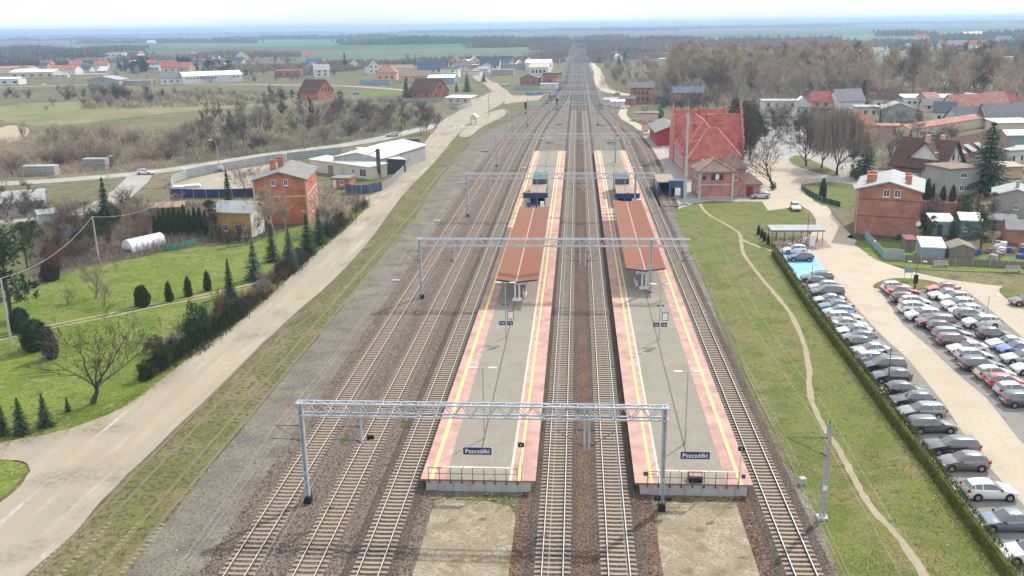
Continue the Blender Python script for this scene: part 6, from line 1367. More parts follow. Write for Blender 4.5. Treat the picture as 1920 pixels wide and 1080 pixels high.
# --- far left and middle: workshops and houses
FAR = [
 ("white_warehouse", "long white warehouse with small high windows across the meadow", (345, 158), 33, 42, 20, 5.5, 2.6, 'x', M_WREND, M_WROOF, [('f', (0.06, 0.12, 0.18, 0.24, 0.3, 0.36, 0.42, 0.48, 0.54, 0.85, 0.93), (3.4,), 1.6, 0.8)]),
 ("office_block", "grey house with white gables at the end of the long warehouse", (302, 158), 10, 15, 11, 4.5, 4, 'x', M_WREND, M_FELT, [('f', (0.2, 0.5, 0.8), (1.2,), 1.4, 1.4)]),
 ("long_hall", "long hall with a white roof at the far left industrial yards", (20, 147), 2, 38, 16, 5, 2, 'x', M_CREAM, M_WROOF, [('f', (0.1, 0.3, 0.5, 0.7, 0.9), (1.5,), 3, 1.5)]),
 ("white_building", "low white building cut by the picture edge at the industrial yards", (-30, 160), 5, 26, 12, 4.5, 1, 'x', M_WREND, M_WROOF, [('f', (0.3, 0.6, 0.9), (1.2,), 3, 1.5)]),
 ("pink_roofed_hall", "hall with a pinkish roof behind the long white one", (-30, 138), 3, 46, 16, 4.5, 2, 'x', M_WREND, M_TILEPINK, []),
 ("red_roofed_hall", "hall with red gable roof right of the long white one", (95, 143), 0, 23, 14, 6, 3, 'x', M_WREND, M_TILERED, [('f', (0.3, 0.7), (1.5,), 3, 2)]),
 ("grey_store", "grey concrete store with a shallow gable and one dark vent", (166, 162), 3, 22, 18, 4.2, 2.4, 'y', M_GREND, M_FELTL, [('f', (0.5,), (3.6,), 1.0, 0.9)]),
 ("flat_store", "flat pale store behind the grey gabled one", (140, 150), 3, 24, 14, 4, 0, 'flat', M_CREAM, M_FELTL, []),
 ("white_tower_house", "tall white flat roofed block above the far left trees", (196, 113), 5, 26, 14, 9, 0, 'flat', M_WREND, M_WROOF, [('f', (0.2, 0.5, 0.8), (1.5, 5), 3, 1.6)]),
 ("orange_roofed_house", "white house with an orange roof beside dark conifers", (178, 131), 20, 13, 10, 5, 4, 'x', M_WREND, M_TILEOR, [('f', (0.3, 0.7), (1.5,), 1.6, 1.6)]),
 ("garage_row", "row of garages with blue doors at the yard's edge", (219, 160), 4, 25, 7, 3, 0, 'flat', M_GREND, M_FELTL, []),
 ("red_roofed_house", "house with steep red brown roof behind the long warehouse", (303, 137), 15, 14, 11, 5, 5, 'x', M_CREAM, M_TILERED, [('f', (0.3, 0.7), (1.5,), 1.6, 1.6)]),
 ("red_roofed_house", "lower pinkish roofed house just behind the warehouse's left end", (328, 136), -10, 15, 11, 4.5, 4.5, 'x', M_PEACH, M_TILEPINK, [('f', (0.5,), (1.5,), 1.6, 1.6)]),
 ("slate_house", "small house with a dark slate roof above the warehouse roof", (364, 130), 10, 12, 10, 4.5, 4, 'x', M_WREND, M_SLATE, []),
 ("gabled_house", "white gabled house among trees, first above the warehouse", (393, 121), 30, 10, 10, 5, 5, 'y', M_WREND, M_SLATE, [('f', (0.5,), (2,), 2, 2)]),
 ("gabled_house", "white gabled house among trees, higher up beside a pole", (446, 113), 30, 13, 10, 5, 6, 'y', M_WREND, M_FELTL, [('f', (0.5,), (2,), 2, 2)]),
 ("brick_workshop", "long red brick workshop with a flat roof beyond the meadow", (516, 146), 5, 20, 12, 5.5, 0, 'flat', M_BRICKR, M_TILEPINK, [('f', (0.2, 0.5, 0.8), (1.5,), 2, 2)]),
 ("grey_house", "pale grey gabled house left of the tall solitary spruce", (590, 146), 20, 12, 11, 6, 4, 'x', M_WREND, M_FELTL, [('f', (0.3, 0.7), (1.5, 4), 1.5, 1.5)]),
 ("blue_roofed_house", "blue grey roofed house behind the pale grey gabled one", (575, 128), 15, 15, 11, 4.5, 4.5, 'x', M_WREND, M_BLUEROOF, []),
 ("dark_gabled_house", "big dark roofed house with a timber gable in the bushes", (561, 186), -24, 13.5, 13, 4.2, 6.2, 'x', M_BRICKO, M_TILEBR, [('r', (0.3, 0.5, 0.7), (4.2,), 1.3, 1.6)]),
 ("gabled_white_house", "tall white house with steep gable near the field edge", (690, 139), 25, 10, 11, 6.5, 5.5, 'y', M_WREND, M_SLATE, [('f', (0.3, 0.7), (1.5, 5), 1.3, 1.5)]),
 ("small_white_house", "small white gabled house just right of the tall solitary spruce", (655, 129), 25, 9, 9, 4.5, 4.5, 'y', M_WREND, M_BLUEROOF, []),
 ("peach_house", "peach rendered house with a faded pink hipped roof", (705, 151), 2, 15, 11, 5.5, 5.5, 'hip', M_PEACH, M_TILEPINK, [('f', (0.2, 0.5, 0.8), (1.3, ), 1.6, 1.6)]),
 ("long_workshop", "long low peach workshop with a grey brown roof", (750, 154), 2, 23, 11, 4, 2.8, 'x', M_PEACH, M_MOSSROOF, [('f', (0.2, 0.5, 0.8), (1.0,), 2, 1.5)]),
 ("dark_roofed_house", "large house with a deep blue dark roof at the field edge", (783, 138), 4, 22, 12, 3.5, 6.5, 'x', M_WREND, M_BLUEROOF, [('f', (0.6, 0.8), (1,), 1.6, 1.8)]),
 ("white_roofed_shed", "shed with a bright white roof behind the brown roofed house", (802, 158), -3, 18, 15, 4.2, 1.6, 'x', M_BLUEGR, M_WROOF, []),
 ("white_box_house", "white flat roofed cube house before the row of spruces", (826, 146), -4, 13.5, 10, 7, 0, 'flat', M_WREND, M_TILEBR, [('f', (0.7,), (4,), 1.4, 1.4)]),
 ("blue_villa", "villa with steep blue roof and white dormer near the field", (900, 131), -8, 17, 12, 4, 6.5, 'x', M_WREND, M_BLUEROOF, [('f', (0.3, 0.6, 0.8), (1.2,), 1.8, 2)]),
 ("brown_roofed_house", "brick house with a huge patched brown roof below the pale lane", (767, 184), -32, 16.5, 14, 4.0, 6.2, 'x', M_BRICKR, M_TILEBR, [('r', (0.5,), (5.2,), 1.1, 1.8), ('r', (0.25, 0.75), (1.2,), 1.2, 1.4), ('f', (0.3, 0.75), (1.2,), 1.2, 1.5)]),
 ("cream_outbuilding", "low cream outbuilding with a flat pale roof beside the dirt road", (836, 195), -14, 13, 9, 3.2, 0.5, 'mono', M_CREAM, M_WROOF, [('f', (0.2, 0.5, 0.8), (1.2,), 1.1, 1.1)]),
 ("brick_house", "small dark brick house with low gable behind the grey wall", (975, 161), -6, 12, 11, 4.8, 2.4, 'y', M_BRICKR, M_SLATE, [('f', (0.4, 0.75), (1.8,), 1.3, 1.3)]),
 ("brick_store", "tall red brick store standing against the railway", (1017, 160), -12, 10, 12, 7.5, 0, 'flat', M_BRICKR, M_SLATE, [('f', (0.5,), (2,), 1.5, 1.5)]),
 ("cream_roofed_hall", "hall with a wide cream roof behind the brick store", (992, 141), -8, 15, 14, 6, 2.6, 'x', M_WREND, M_CREAM, [('f', (0.2, 0.4, 0.6, 0.8), (1.5,), 1.6, 2.5)]),
 ("white_roofed_hall", "hall with a white roof behind the cream roofed one", (985, 131), -6, 22, 16, 6, 2.5, 'x', M_WREND, M_WROOF, []),
 ("white_shed", "small white shed right under the tall brick store", (1013, 167), -6, 10, 5, 2.8, 0.4, 'mono', M_WREND, M_FELTL, []),
 ("grey_store", "flat grey store beside the pale industrial lane", (922, 141), -5, 17, 10, 4, 0, 'flat', M_GREND, M_FELTL, []),
 ("grey_store", "long flat store behind the pale industrial lane", (938, 130), -5, 26, 10, 4, 0, 'flat', M_GREND, M_MOSSROOF, []),
 ("brown_store", "low tan store at the edge of the industrial lane", (870, 141), -5, 13, 7, 3, 0, 'flat', M_WREND, M_TAN, []),
 ("white_silo_hall", "low blue white hall beyond the villa", (868, 128), -3, 16, 6, 3, 0, 'flat', M_BLUEGR, M_WROOF, []),
 # right of the tracks
 ("brick_block", "old red brick block with slate roof and white window frames beside the lane", (1181, 194), -6, 11.5, 10, 7.6, 2.2, 'x', M_BRICKR, M_SLATE, [('f', (0.2, 0.36, 0.55, 0.72), (1.2, 4.2), 1.0, 1.8), ('f', (0.2, 0.8), (6.7,), 1.6, 0.6), ('r', (0.4, 0.6), (6.2,), 0.9, 1.1)]),
 ("slate_roofed_house", "brick house with blue slate roof half hidden behind the station", (1262, 196), -4, 14, 9, 5.5, 2.5, 'x', M_BRICKR, M_BLUEROOF, [('f', (0.3, 0.7), (1.5, 3.6), 1.1, 1.4)]),
 ("white_garage", "small white garage with a sloping roof beside the bending track", (1131, 198), -4, 6.5, 6, 2.6, 0.6, 'mono', M_WREND, M_FELTL, []),
 ("white_garage", "white roofed garage in front of the dark brick shed", (1146, 201), -4, 6, 5, 2.6, 0.4, 'mono', M_WREND, M_WROOF, []),
 ("brick_shed", "dark brick shed with slate roof below the old brick block", (1164, 198), -6, 6.5, 6, 3.2, 1.2, 'x', M_BRICKR, M_SLATE, []),
 ("long_white_hall", "long pale hall with a white roof edge seen over the scrub", (1235, 126), -4, 38, 12, 7, 0, 'flat', M_CREAM, M_WROOF, []),
 ("ochre_garages", "ochre garages with a flat mossy roof and a white door behind the goods shed", (1191, 227), -4, 9, 7, 3.0, 0, 'flat', M_CREAM, M_MOSSROOF, []),
 ("white_flat_house", "modern white flat roofed house across the street", (1430, 219), -3, 13.5, 10, 6.2, 0, 'flat', M_WREND, M_FELTL, [('f', (0.15, 0.4, 0.85), (4.0,), 1.1, 1.5), ('f', (0.3, 0.7), (1.0,), 1.3, 1.4)]),
 ("white_annex", "low white annex at the right of the modern flat roofed house", (1478, 217), -3, 9, 8, 3.2, 0, 'flat', M_WREND, M_FELT, []),
 ("violet_roofed_house", "house with a violet grey roof and pointed white gable", (1572, 206), 12, 12, 10, 3.8, 4.6, 'x', M_WREND, mat("violet_slate", (0.2, 0.17, 0.2), (0.26, 0.22, 0.26), 1), []),
 ("orange_hipped_house", "house with an orange hipped tile roof behind the willow", (1580, 266), -8, 10, 9.5, 5.2, 4.2, 'hip', M_PEACH, M_TILEOR, [('f', (0.3, 0.7), (1.4,), 1.1, 1.4)]),
 ("beige_flat_house", "beige flat roofed house with two dark windows behind the orange roof", (1604, 228), -6, 8.5, 9, 5.4, 0, 'flat', M_CREAM, M_FELTL, [('f', (0.4, 0.75), (2.8,), 1.1, 1.4)]),
 ("pale_gabled_house", "pale house with light grey gabled roof left of the red brick block", (1652, 228), -8, 12, 10, 4.8, 2.2, 'y', M_GREND, M_FELTL, [('f', (0.5,), (1.4,), 1.2, 1.2)]),
 ("white_flat_store", "white flat roofed store behind the red brick block", (1694, 205), -6, 22, 12, 5, 0.5, 'mono', M_WREND, M_WROOF, [('f', (0.1, 0.2), (2.4,), 1.2, 1.0)]),
 ("pink_roofed_house", "large house with a faded pink tile roof, two gables at its side", (1790, 228), 14, 17, 11, 3.6, 6, 'x', M_CREAM, M_TILEPINK, [('f', (0.5,), (1.4,), 1.1, 1.3)]),
 ("pink_roofed_house", "smaller gabled house joined right of the large pink roofed one", (1852, 215), 14, 9, 9, 4, 4.6, 'x', M_CREAM, M_TILEPINK, []),
 ("grey_slate_house", "house with a patched grey slate roof below the pink roofed one", (1795, 240), 10, 13, 9, 3.0, 4, 'x', M_CREAM, M_SLATE, []),
 ("grey_slate_barn", "long barn with dark slate roof at the picture edge", (1852, 240), 6, 24, 10, 4, 4, 'x', M_CREAM, M_SLATE, []),
 ("cream_store", "cream store with pale roof edge and two satellite dishes", (1868, 250), 4, 12, 8, 3.5, 0.6, 'mono', M_CREAM, M_WROOF, []),
 ("white_roof_shed", "shed with bright white roof at the picture edge above the half timbered house", (1884, 282), 4, 14, 8, 4.4, 0.5, 'mono', M_BLUEGR, M_WROOF, []),
 ("pink_garage", "pinkish flat garage with a white door behind the orange hipped house", (1634, 258), -8, 9, 7, 3.8, 0, 'flat', M_STPINK, M_TILEPINK, []),
 ("white_wing", "white wing with small arched windows at the picture edge", (1884, 322), 18, 11, 7, 5.2, 0, 'flat', M_WREND, M_FELTL, [('f', (0.2, 0.42, 0.62), (2.6,), 0.6, 1.3)]),
 ("tan_roofed_shed", "small shed with tan roof beside the big spruce", (1872, 335), 10, 6, 5, 2.8, 0.4, 'mono', M_PEACH, M_TAN, []),
]
for nm, lb, a, yaw, w, d, ev, rs, rg, wm, rm, wn in FAR:
    house(nm, lb, "building" if "hall" in nm or "store" in nm or "shed" in nm or "block" in nm or "garage" in nm or "workshop" in nm else "house", a, None, d, ev, rs, rg, wm, rm, 0.45, wins=wn, yaw=yaw, w=w, simple=True)
r = random.Random(17)
VW, VR = [M_WREND, M_CREAM, M_WREND, M_PEACH, M_GREND], [M_TILERED, M_SLATE, M_FELTL, M_BLUEROOF, M_TILEBR, M_TILEPINK, M_WROOF]
for n_, (x0, x1, y0, y1), lb, gp in ((26, (205, 650, 104, 134), "small gabled house in the village strung out beyond the meadow", "village houses beyond the meadow"), (14, (840, 1035, 118, 138), "low shed or house among the plots left of the railway", "plots left of the railway"), (16, (1640, 1905, 86, 108), "small house of the hazy village on the right fields", "hazy village on the right fields"), (10, (20, 190, 124, 150), "low workshop at the far left industrial yards", "workshops at the far left yards"), (12, (1480, 1900, 196, 232), "small outbuilding squeezed between the village roofs", "outbuildings between the village roofs"), (7, (1120, 1250, 84, 118), "pale hut in the scrub beyond the brick block", "huts in the scrub")):
    for i in range(n_):
        rg = r.choice(('x', 'y', 'x')) if n_ != 10 else 'x'
        house("village_house" if "house" in lb else "outbuilding", lb, "house" if "house" in lb else "outbuilding", (r.uniform(x0, x1), r.uniform(y0, y1)), None, r.uniform(6, 9), r.uniform(2.6, 4.5), r.uniform(1.5, 4.2), rg, r.choice(VW), r.choice(VR), 0.4, yaw=r.uniform(-25, 35), w=r.uniform(7, 13), group=gp, wins=[('f', (0.3, 0.7), (1.2,), 1.2, 1.3)], simple=True)

fence("concrete_wall", "grey concrete panel wall before the brown roofed house", [(708, 189), (735, 190), (765, 191), (800, 192), (832, 190)], 1.9, M_GREND, 3, 0.1)
fence("panel_fence", "grey panel fence beside the cream outbuilding along the road", [(846, 203), (858, 206), (870, 204), (885, 196)], 1.7, M_GREND, 3, 0.1)
fence("grey_wall", "pale grey wall in front of the small dark brick house", [(964, 168), (985, 168.5), (1007, 168)], 2.6, M_FELTL, 4, 0.1)
fence("mesh_fence", "grey mesh fence at the bend of the dirt road", [(904, 177), (925, 173), (960, 175), (985, 176)], 1.8, M_GALV, 3, 0.05, mode='rail')
fence("blue_barrier", "blue site barrier on the pale yard beside the tracks", [(985, 179), (1000, 179.5), (1018, 178)], 1.6, mat("site_blue", (0.1, 0.3, 0.55)), 3, 0.06)
fence("blue_hoarding", "blue and white hoarding along the far street", [(676, 156), (690, 158), (710, 160), (730, 159)], 2.4, mat("hoarding_blue", (0.12, 0.3, 0.52), (0.2, 0.38, 0.58), 0.2), 4, 0.1)
q = G(852, 150); b = MB(); b.tube(q, q + Z * 5.2, 1.7, 1.7, 14); b.tube(q + Z * 5.2, q + Z * 5.9, 1.7, 0.4, 14); tag(b.build("mint_tank", mat("mint_paint", (0.35, 0.68, 0.52), None, 1)), "mint green upright tank beside the white roofed shed", "tank")
# --- the station
t = thing("station_building", "large red brick station with steep red tiled roofs and stepped gables", "station building", E(1291, 336))
A = E(1291, 336); WN = lambda us, zs, w=1.0, h=1.9: ('f', us, zs, w, h); M_RIDGE = mat("ridge_tile_pale", (0.58, 0.27, 0.21), (0.5, 0.22, 0.18), 1)
house("", "", "", A, A + Vector((12.6, 0.3, 0)), 11, 5.0, 6.9, 'hip', M_STATION, M_TILERED, 0.55, into=t, wins=[WN((0.15, 0.35, 0.65, 0.85), (1.2,)), ('l', (0.12, 0.3, 0.48, 0.66, 0.84), (1.2,), 1.0, 2.0)], chim=[(0.66, 0.62, 2.6, 1.4, M_BRICKO)], hipk=0.46, rt=M_RIDGE)
A1 = A + Vector((-0.4, 5.5, 0)); house("", "", "", A1, A1 + Vector((10.2, 0.25, 0)), 24, 5.6, 8.0, 'hip', M_STATION, M_TILERED, 0.5, into=t, wins=[('l', (0.06, 0.16, 0.26, 0.36, 0.46, 0.56, 0.66, 0.76), (1.2, 3.6), 0.95, 1.6)], chim=[(0.3, 0.3, 1.8, 1.0, M_BRICKO)], hipk=0.5, rt=M_RIDGE)
A2 = A + Vector((5.4, 13.5, 0)); house("", "", "", A2, A2 + Vector((9.8, 0.3, 0)), 10, 6.0, 8.0, 'x', M_STATION, M_TILERED, 0.1, into=t, wins=[WN((0.75,), (1.4, 4.0)), ('r', (0.3, 0.7), (1.2, 4.2), 1.0, 2.0)], chim=[(0.2, 0.4, 1.6, 1.6, M_BRICKO)], rt=M_RIDGE)
A3 = A + Vector((-0.8, 27.5, 0)); house("", "", "", A3, A3 + Vector((14.2, 0.3, 0)), 11, 6.4, 7.6, 'x', M_STATION, M_TILERED, 0.1, into=t, wins=[('l', (0.2, 0.5, 0.8), (1.2, 4.2), 1.0, 2.0)], chim=[(0.55, 0.4, 2.0, 1.4, M_BRICKO), (0.42, 0.4, 1.6, 1.0, M_BRICKO)], rt=M_RIDGE)
b = MB()
for zz in (0.9, 3.2, 5.2): b.beam(A + Vector((-0.03, 0, zz)), A + Vector((-0.03, 11, zz)), 0.06, 0.22); b.beam(A1 + Vector((-0.03, 5.5, zz + .3)), A1 + Vector((-0.03, 24, zz + .3)), 0.06, 0.22)
b.build("string_course", M_STONE, t)
for (p, w_, hh) in ((A2 + Vector((9.95, 5, 0)), 10.4, 14.2), (A3 + Vector((14.35, 5.5, 0)), 11.4, 14.2), (A3 + Vector((-0.15, 5.5, 0)), 11.4, 14.2)):   # parapet gables
    b = MB(); n = 7
    for i in range(n):
        u = abs((i + 0.5) / n * 2 - 1); b.box((p.x, p.y + (i + 0.5) / n * w_ - w_ / 2, 0), (0.5, w_ / n - 0.002, hh + 0.9 - u * 7.4))
    b.beam(p + Z * (hh + 0.8), p + Z * (hh + 1.9), 0.35); b.build("parapet_gable", M_STATION, t)
b = MB(); c = A + Vector((4.5, 9, 11.2))   # the lower dormer roofs on the track side
for k in range(3):
    y0 = A.y + 4 + k * 7.4; x0 = A.x - 0.6
    b.slab([(x0, y0, 5.5), (x0 + 4.0, y0, 9.6), (x0 + 4.0, y0 + 1.6, 9.6), (x0, y0 + 1.6, 8.2)], 0.2); b.slab([(x0, y0 + 3.2, 5.5), (x0, y0 + 1.6, 8.2), (x0 + 4.0, y0 + 1.6, 9.6), (x0 + 4.0, y0 + 3.2, 9.6)], 0.2)
b.build("dormer_roof", M_TILERED, t)
# the signal box wing
A4, B4 = E(1311, 373), E(1372, 372); ev = hgt(A4, 322); ex, ey, w_ = axes(A4, B4)
t = thing("signal_box", "two storey signal box with brown slate roof joined to the station's near end", "signal box", A4)
house("", "", "", A4, B4, 9, ev, 2.4, 'hip', M_STPINK, M_MOSSROOF, 0.6, into=t, rt=M_STPINK, wins=[('f', (0.4,), (ev - 1.75,), 0.85, 1.15, M_BLACK), ('f', (0.64,), (ev - 1.75,), 0.85, 1.15, M_BLACK), ('l', (0.4, 0.7), (ev - 2.0, 1.0), 1.0, 1.4)], hipk=0.4)
trim(A4, ex, ey, w_, 9, ev, t, M_STONE, (0.25, ev * 0.52, ev - 0.2), True, 0.5)
b = MB(); b.box((A4.x + ex.x * w_ * 0.52, A4.y - 0.03, ev - 1.7), (0.75, 0.05, 1.1)); b.build("bricked_window", M_WHITE, t)
b = MB(); q = A4 + ex * (w_ * 0.13) - ey * 0.06 + Z * (ev - 1.35)
b.tube(q + ey * 0.04, q - ey * 0.02, 0.45, 0.45, 16); o_ = b.build("round_sign", M_NAVY, t); o_.scale = (1, 1, 1)
A5 = B4 + ey * 1.0 + ex * 0.02; B5 = A5 + ex * 3.0
house("", "", "", A5, B5, 8.5, ev + 0.4, 2.6, 'hip', M_STPINK, M_MOSSROOF, 0.5, into=t, wins=[('f', (0.3,), (ev - 2.2,), 0.8, 1.3)], doors=[('f', 0.3, 0.9, 2.1, M_GREND)], hipk=0.45)
A6 = B5 + ey * 0.6 + ex * 0.02; house("", "", "", A6, A6 + ex * 3.6, 6.5, 2.9, 2.0, 'hip', M_STPINK, M_MOSSROOF, 0.5, into=t, doors=[('f', 0.35, 1.5, 2.3, M_DOORRED)])
trim(A6, ex, ey, 3.6, 6.5, 2.9, t, M_STONE, (0.2,), True, 0.4)
q = A4 + ex * 0.5 + ey * 0.5; b = MB(); b.box((q.x, q.y, ev - 0.2), (0.45, 0.45, 2.6)); b.box((q.x, q.y, ev + 2.4), (0.6, 0.6, 0.15)); b.build("chimney", M_STONE, t)
q = B4 + ex * 0.8 + ey * 4; b = MB(); b.box((q.x, q.y, ev + 1), (0.4, 0.4, 2.6)); b.box((q.x, q.y, ev + 3.6), (0.6, 0.6, 0.12)); b.build("chimney", M_BRICKO, t)
# goods shed, yellow kiosk, plaza details
A = E(1232, 274); house("goods_shed", "low red goods shed with a broad grey roof before the station's far end", "shed", A, A + Vector((9, 0.2, 0)), 24, 4.6, 1.8, 'y', M_REDREND, M_FELT, 0.9, doors=[('f', 0.75, 1.2, 2.6, M_WREND)])
house("yellow_kiosk", "tiny yellow kiosk with a red tiled roof beside the goods shed", "kiosk", (1203, 247), (1215, 247), 2.6, 2.9, 1.3, 'hip', M_CREAM, M_TILERED, 0.3, doors=[('f', 0.7, 0.9, 0.5, M_REDREND)])
q = G(1284, 384); h = hgt(q, 186); t = thing("radio_mast", "tall slim grey radio mast rising in front of the station", "mast", q)
b = MB(); b.tube(q, q + Z * h * 0.86, 0.34, 0.2, 10); b.build("pole", mat("mast_concrete", (0.5, 0.5, 0.49), (0.42, 0.42, 0.41), 1), t)
b = MB(); b.tube(q + Z * h * 0.86, q + Z * h, 0.06, 0.03, 6); b.box((q.x + 0.25, q.y, h * 0.76), (0.25, 0.3, 1.6)); b.box((q.x - 0.25, q.y, h * 0.8), (0.2, 0.3, 1.4)); b.build("antenna", M_GALV, t)
b = MB(); b.box((q.x, q.y, 0), (1.2, 1.2, 0.4)); b.build("footing", M_CONC, t)
# bicycle stands on the plaza
q = G(1243, 288); t = thing("bicycle_rack", "white bicycle rack of many hoops on the forecourt beside the station wall", "bicycle rack", q)
for k in range(9):
    b = MB(); y = q.y - 1 + k * 1.5; x = q.x + 0.6 + k * 0.02; b.tube((x, y, 0.03), (x, y, 0.9), 0.04, 0.04, 6); b.tube((x, y, 0.9), (x + 1.8, y, 0.9), 0.04, 0.04, 6); b.tube((x + 1.8, y, 0.9), (x + 1.8, y, 0.03), 0.04, 0.04, 6); b.build("hoop", M_WHITE, t)
b = MB(); b.box((q.x + 0.4, q.y + 5, 0.03), (0.12, 14, 0.08)); b.box((q.x + 2.6, q.y + 5, 0.03), (0.12, 14, 0.08)); b.build("base_rail", M_WHITE, t)
# --- right: brick house, sheds, half timbered house
A, B = E(1600, 438), E(1718, 446.5); ev = hgt(A, 353)
house("brick_house", "tall red brick house with bare gable and light grey roof beside the car park road", "house", A, B, 14, ev, 1.5, 'y', M_BRICKR, M_FELTL, 0.55, wins=[('f', (0.47, 0.64), (ev - 1.25,), 1.05, 1.35)], chim=[(0.18, 0.55, 1.4, 1.7, M_BRICKO), (0.2, 0.25, 1.4, 1.7, M_BRICKO), (0.77, 0.55, 1.2, 1.0, M_BRICKO), (0.79, 0.25, 1.4, 1.0, M_BRICKO)])
ex, ey, w_ = axes(A, B); bh = [o for o in COL.objects if o.name.startswith("brick_house") and o.get("label", "").startswith("tall red")][0]
b = MB(); b.tube(A - ey * 0.08 + ex * 0.25, A - ey * 0.08 + ex * 0.25 + Z * ev, 0.08, 0.08, 6); b.build("downpipe", M_STONE, bh)
b = MB()
for zz in (ev * 0.42, ev * 0.78): b.beam(A - ey * 0.02 + Z * zz, B - ey * 0.02 + Z * zz, 0.05, 0.16)
b.build("string_course", mat("soot_brick", (0.2, 0.075, 0.05)), bh)
q = B + ex * 0.1 + Z * 2.6; b = MB(); b.tube(q - ey * 0.2, q - ey * 0.3, 0.42, 0.4, 14); b.build("satellite_dish", M_WHITE, bh)
fence("brick_wall", "long red brick garden wall behind the tall brick house", [(1724, 403), (1765, 406), (1800, 407), (1808, 400)], 2.9, M_BRICKR, 60, 0.3, "wall", M_BRICKR)
A, B = E(1765, 346), E(1902, 314)
hw, P_, w_ = house("half_timbered_house", "long white house with dark brown roof, dormers and half timbered gables", "house", A, B, 9.5, 4.6, 4.8, 'x', M_WREND, M_TILEBR, 0.6, wins=[('f', (0.12, 0.2, 0.28, 0.36, 0.92), (1.4,), 1.1, 1.5)], chim=[(0.02, 0.5, 1.6, 1.6, M_PEACH), (0.18, 0.45, 1.6, 1.6, M_PEACH)])
for i, u in enumerate((0.12, 0.28, 0.42, 0.56)):
    b = MB(); p0 = P_(u * w_ - 1, 0.8, 5.1); ex, ey, _w = axes(A, B)
    b.box((P_(u * w_, 1.6, 0).x, P_(u * w_, 1.6, 0).y, 5.0), (1.9, 1.8, 1.5), math.atan2(ex.y, ex.x)); dm_ = b.build("dormer", M_BRICKR, hw)
    b = MB(); b.slab([P_(u * w_ - 1.3, 0.4, 6.3), P_(u * w_ + 1.3, 0.4, 6.3), P_(u * w_ + 1.3, 4.2, 8.4), P_(u * w_ - 1.3, 4.2, 8.4)], 0.12); b.build("dormer_roof", M_FELTL if i else M_TILEBR, dm_)
    b = MB(); c0 = P_(u * w_, 0.66, 5.4); b.box((c0.x, c0.y, 5.4), (1.2, 0.06, 0.8), math.atan2(ex.y, ex.x)); b.build("dormer_window", M_PANE, dm_)
A, B = E(1672, 336), E(1763, 347)
hf, P_, w_ = house("half_timbered_wing", "gabled front wing of the half timbered house with a balcony edge of red tiles", "house", A, B, 10, 4.4, 5.4, 'x', M_WREND, M_TILEBR, 0.9, wins=[('f', (0.55, 0.8), (1.2,), 1.3, 1.6), ('r', (0.5,), (5.2,), 1.4, 1.6), ('l', (0.35, 0.65), (4.8,), 1.3, 1.6)])
b = MB(); ex, ey, _w = axes(A, B)
for k in (0.25, 0.5, 0.75): b.beam(P_(-0.03, 10 * k, 4.4), P_(-0.03, 10 * k, 4.4 + 5.4 * (1 - abs(2 * k - 1))), 0.16); b.beam(P_(w_ + 0.03, 10 * k, 4.4), P_(w_ + 0.03, 10 * k, 4.4 + 5.4 * (1 - abs(2 * k - 1))), 0.16)
b.build("timber_frame", mat("dark_timber", (0.05, 0.035, 0.03)), hf)
house("tiled_porch", "low white porch with red tiled edge below the half timbered gable", "porch", E(1649, 336), E(1718, 344), 3.6, 2.7, 0.9, 'mono', M_WREND, M_TILEBR, 0.4, wins=[('f', (0.4,), (0.6,), 1.8, 1.7)])
A, B = E(1777, 368), E(1834, 364); house("grey_flat_house", "plain grey flat roofed house left of the huge spruce", "house", A, B, 8, hgt(A, 318), 0, 'flat', M_GREND, M_MOSSROOF, 0.35, wins=[('f', (0.45,), (hgt(A, 318) - 2.0,), 1.6, 1.1), ('f', (0.42,), (1.0,), 1.2, 1.2)])
A, B = E(1857, 406), E(1945, 412); house("grey_gabled_house", "small grey house with a low gable and one white framed window at the picture edge", "house", A, B, 9, hgt(A, 366), 1.4, 'y', M_GREND, M_FELTL, 0.3, wins=[('f', (0.52,), (1.7,), 0.8, 0.8)], chim=[(0.5, 0.25, 1.2, 0.6, M_GREND)])
def pxhouse(nm, lb, a, b_, top, d, rise, rg, wm, rm, **k):
    A = E(*a); return house(nm, lb, "shed", A, E(*b_), d, hgt(A, top), rise, rg, wm, rm, 0.15, **k)
pxhouse("garden_shed", "blue grey shed with a bright white roof behind the grass strip", (1726, 488), (1770, 490), 463, 5.0, 0.5, 'mono', M_BLUEGR, M_WROOF)
pxhouse("garden_shed", "weathered grey timber shed right of the white roofed one", (1779, 492), (1826, 494), 466, 4.2, 0.7, 'y', M_WOODG, M_WOODG)
pxhouse("garden_shed", "blue shed with white roof behind the ragged spruce", (1746, 440), (1788, 441), 415, 4.5, 0.5, 'mono', M_BLUEGR, M_WROOF, doors=[('f', 0.35, 0.9, 1.9, M_DKSTEEL)])
pxhouse("garden_shed", "teal shed with white roof beneath the open crowned pine", (1798, 444), (1838, 446), 413, 4.5, 0.5, 'mono', M_TEAL, M_WROOF, wins=[('f', (0.25,), (1.0,), 0.8, 0.8)])
pxhouse("brick_outhouse", "brick outhouse with grey roof at the picture edge among the yards", (1884, 456), (1950, 460), 430, 6, 1.2, 'x', M_BRICKR, M_FELT)
pxhouse("dark_lean_to", "low dark felt roof between pine and grey gabled house", (1845, 428), (1905, 432), 412, 5, 0.3, 'mono', M_WOODG, M_SLATE)
pxhouse("red_porch", "small pinkish roofed porch at the corner of the tall brick house", (1697, 470), (1716, 470), 450, 2, 0.3, 'mono', M_WOODG, mat("magenta_felt", (0.3, 0.08, 0.1)))
b = MB(); p, q_ = E(1662, 487), E(1694, 488); b.beam(p + Z * 0.95, q_ + Z * 0.95, 0.08, 1.7); tag(b.build("sheet_panel", M_FELTL), "shiny pale metal sheet panel at the corner of the garden fence", "fence panel")
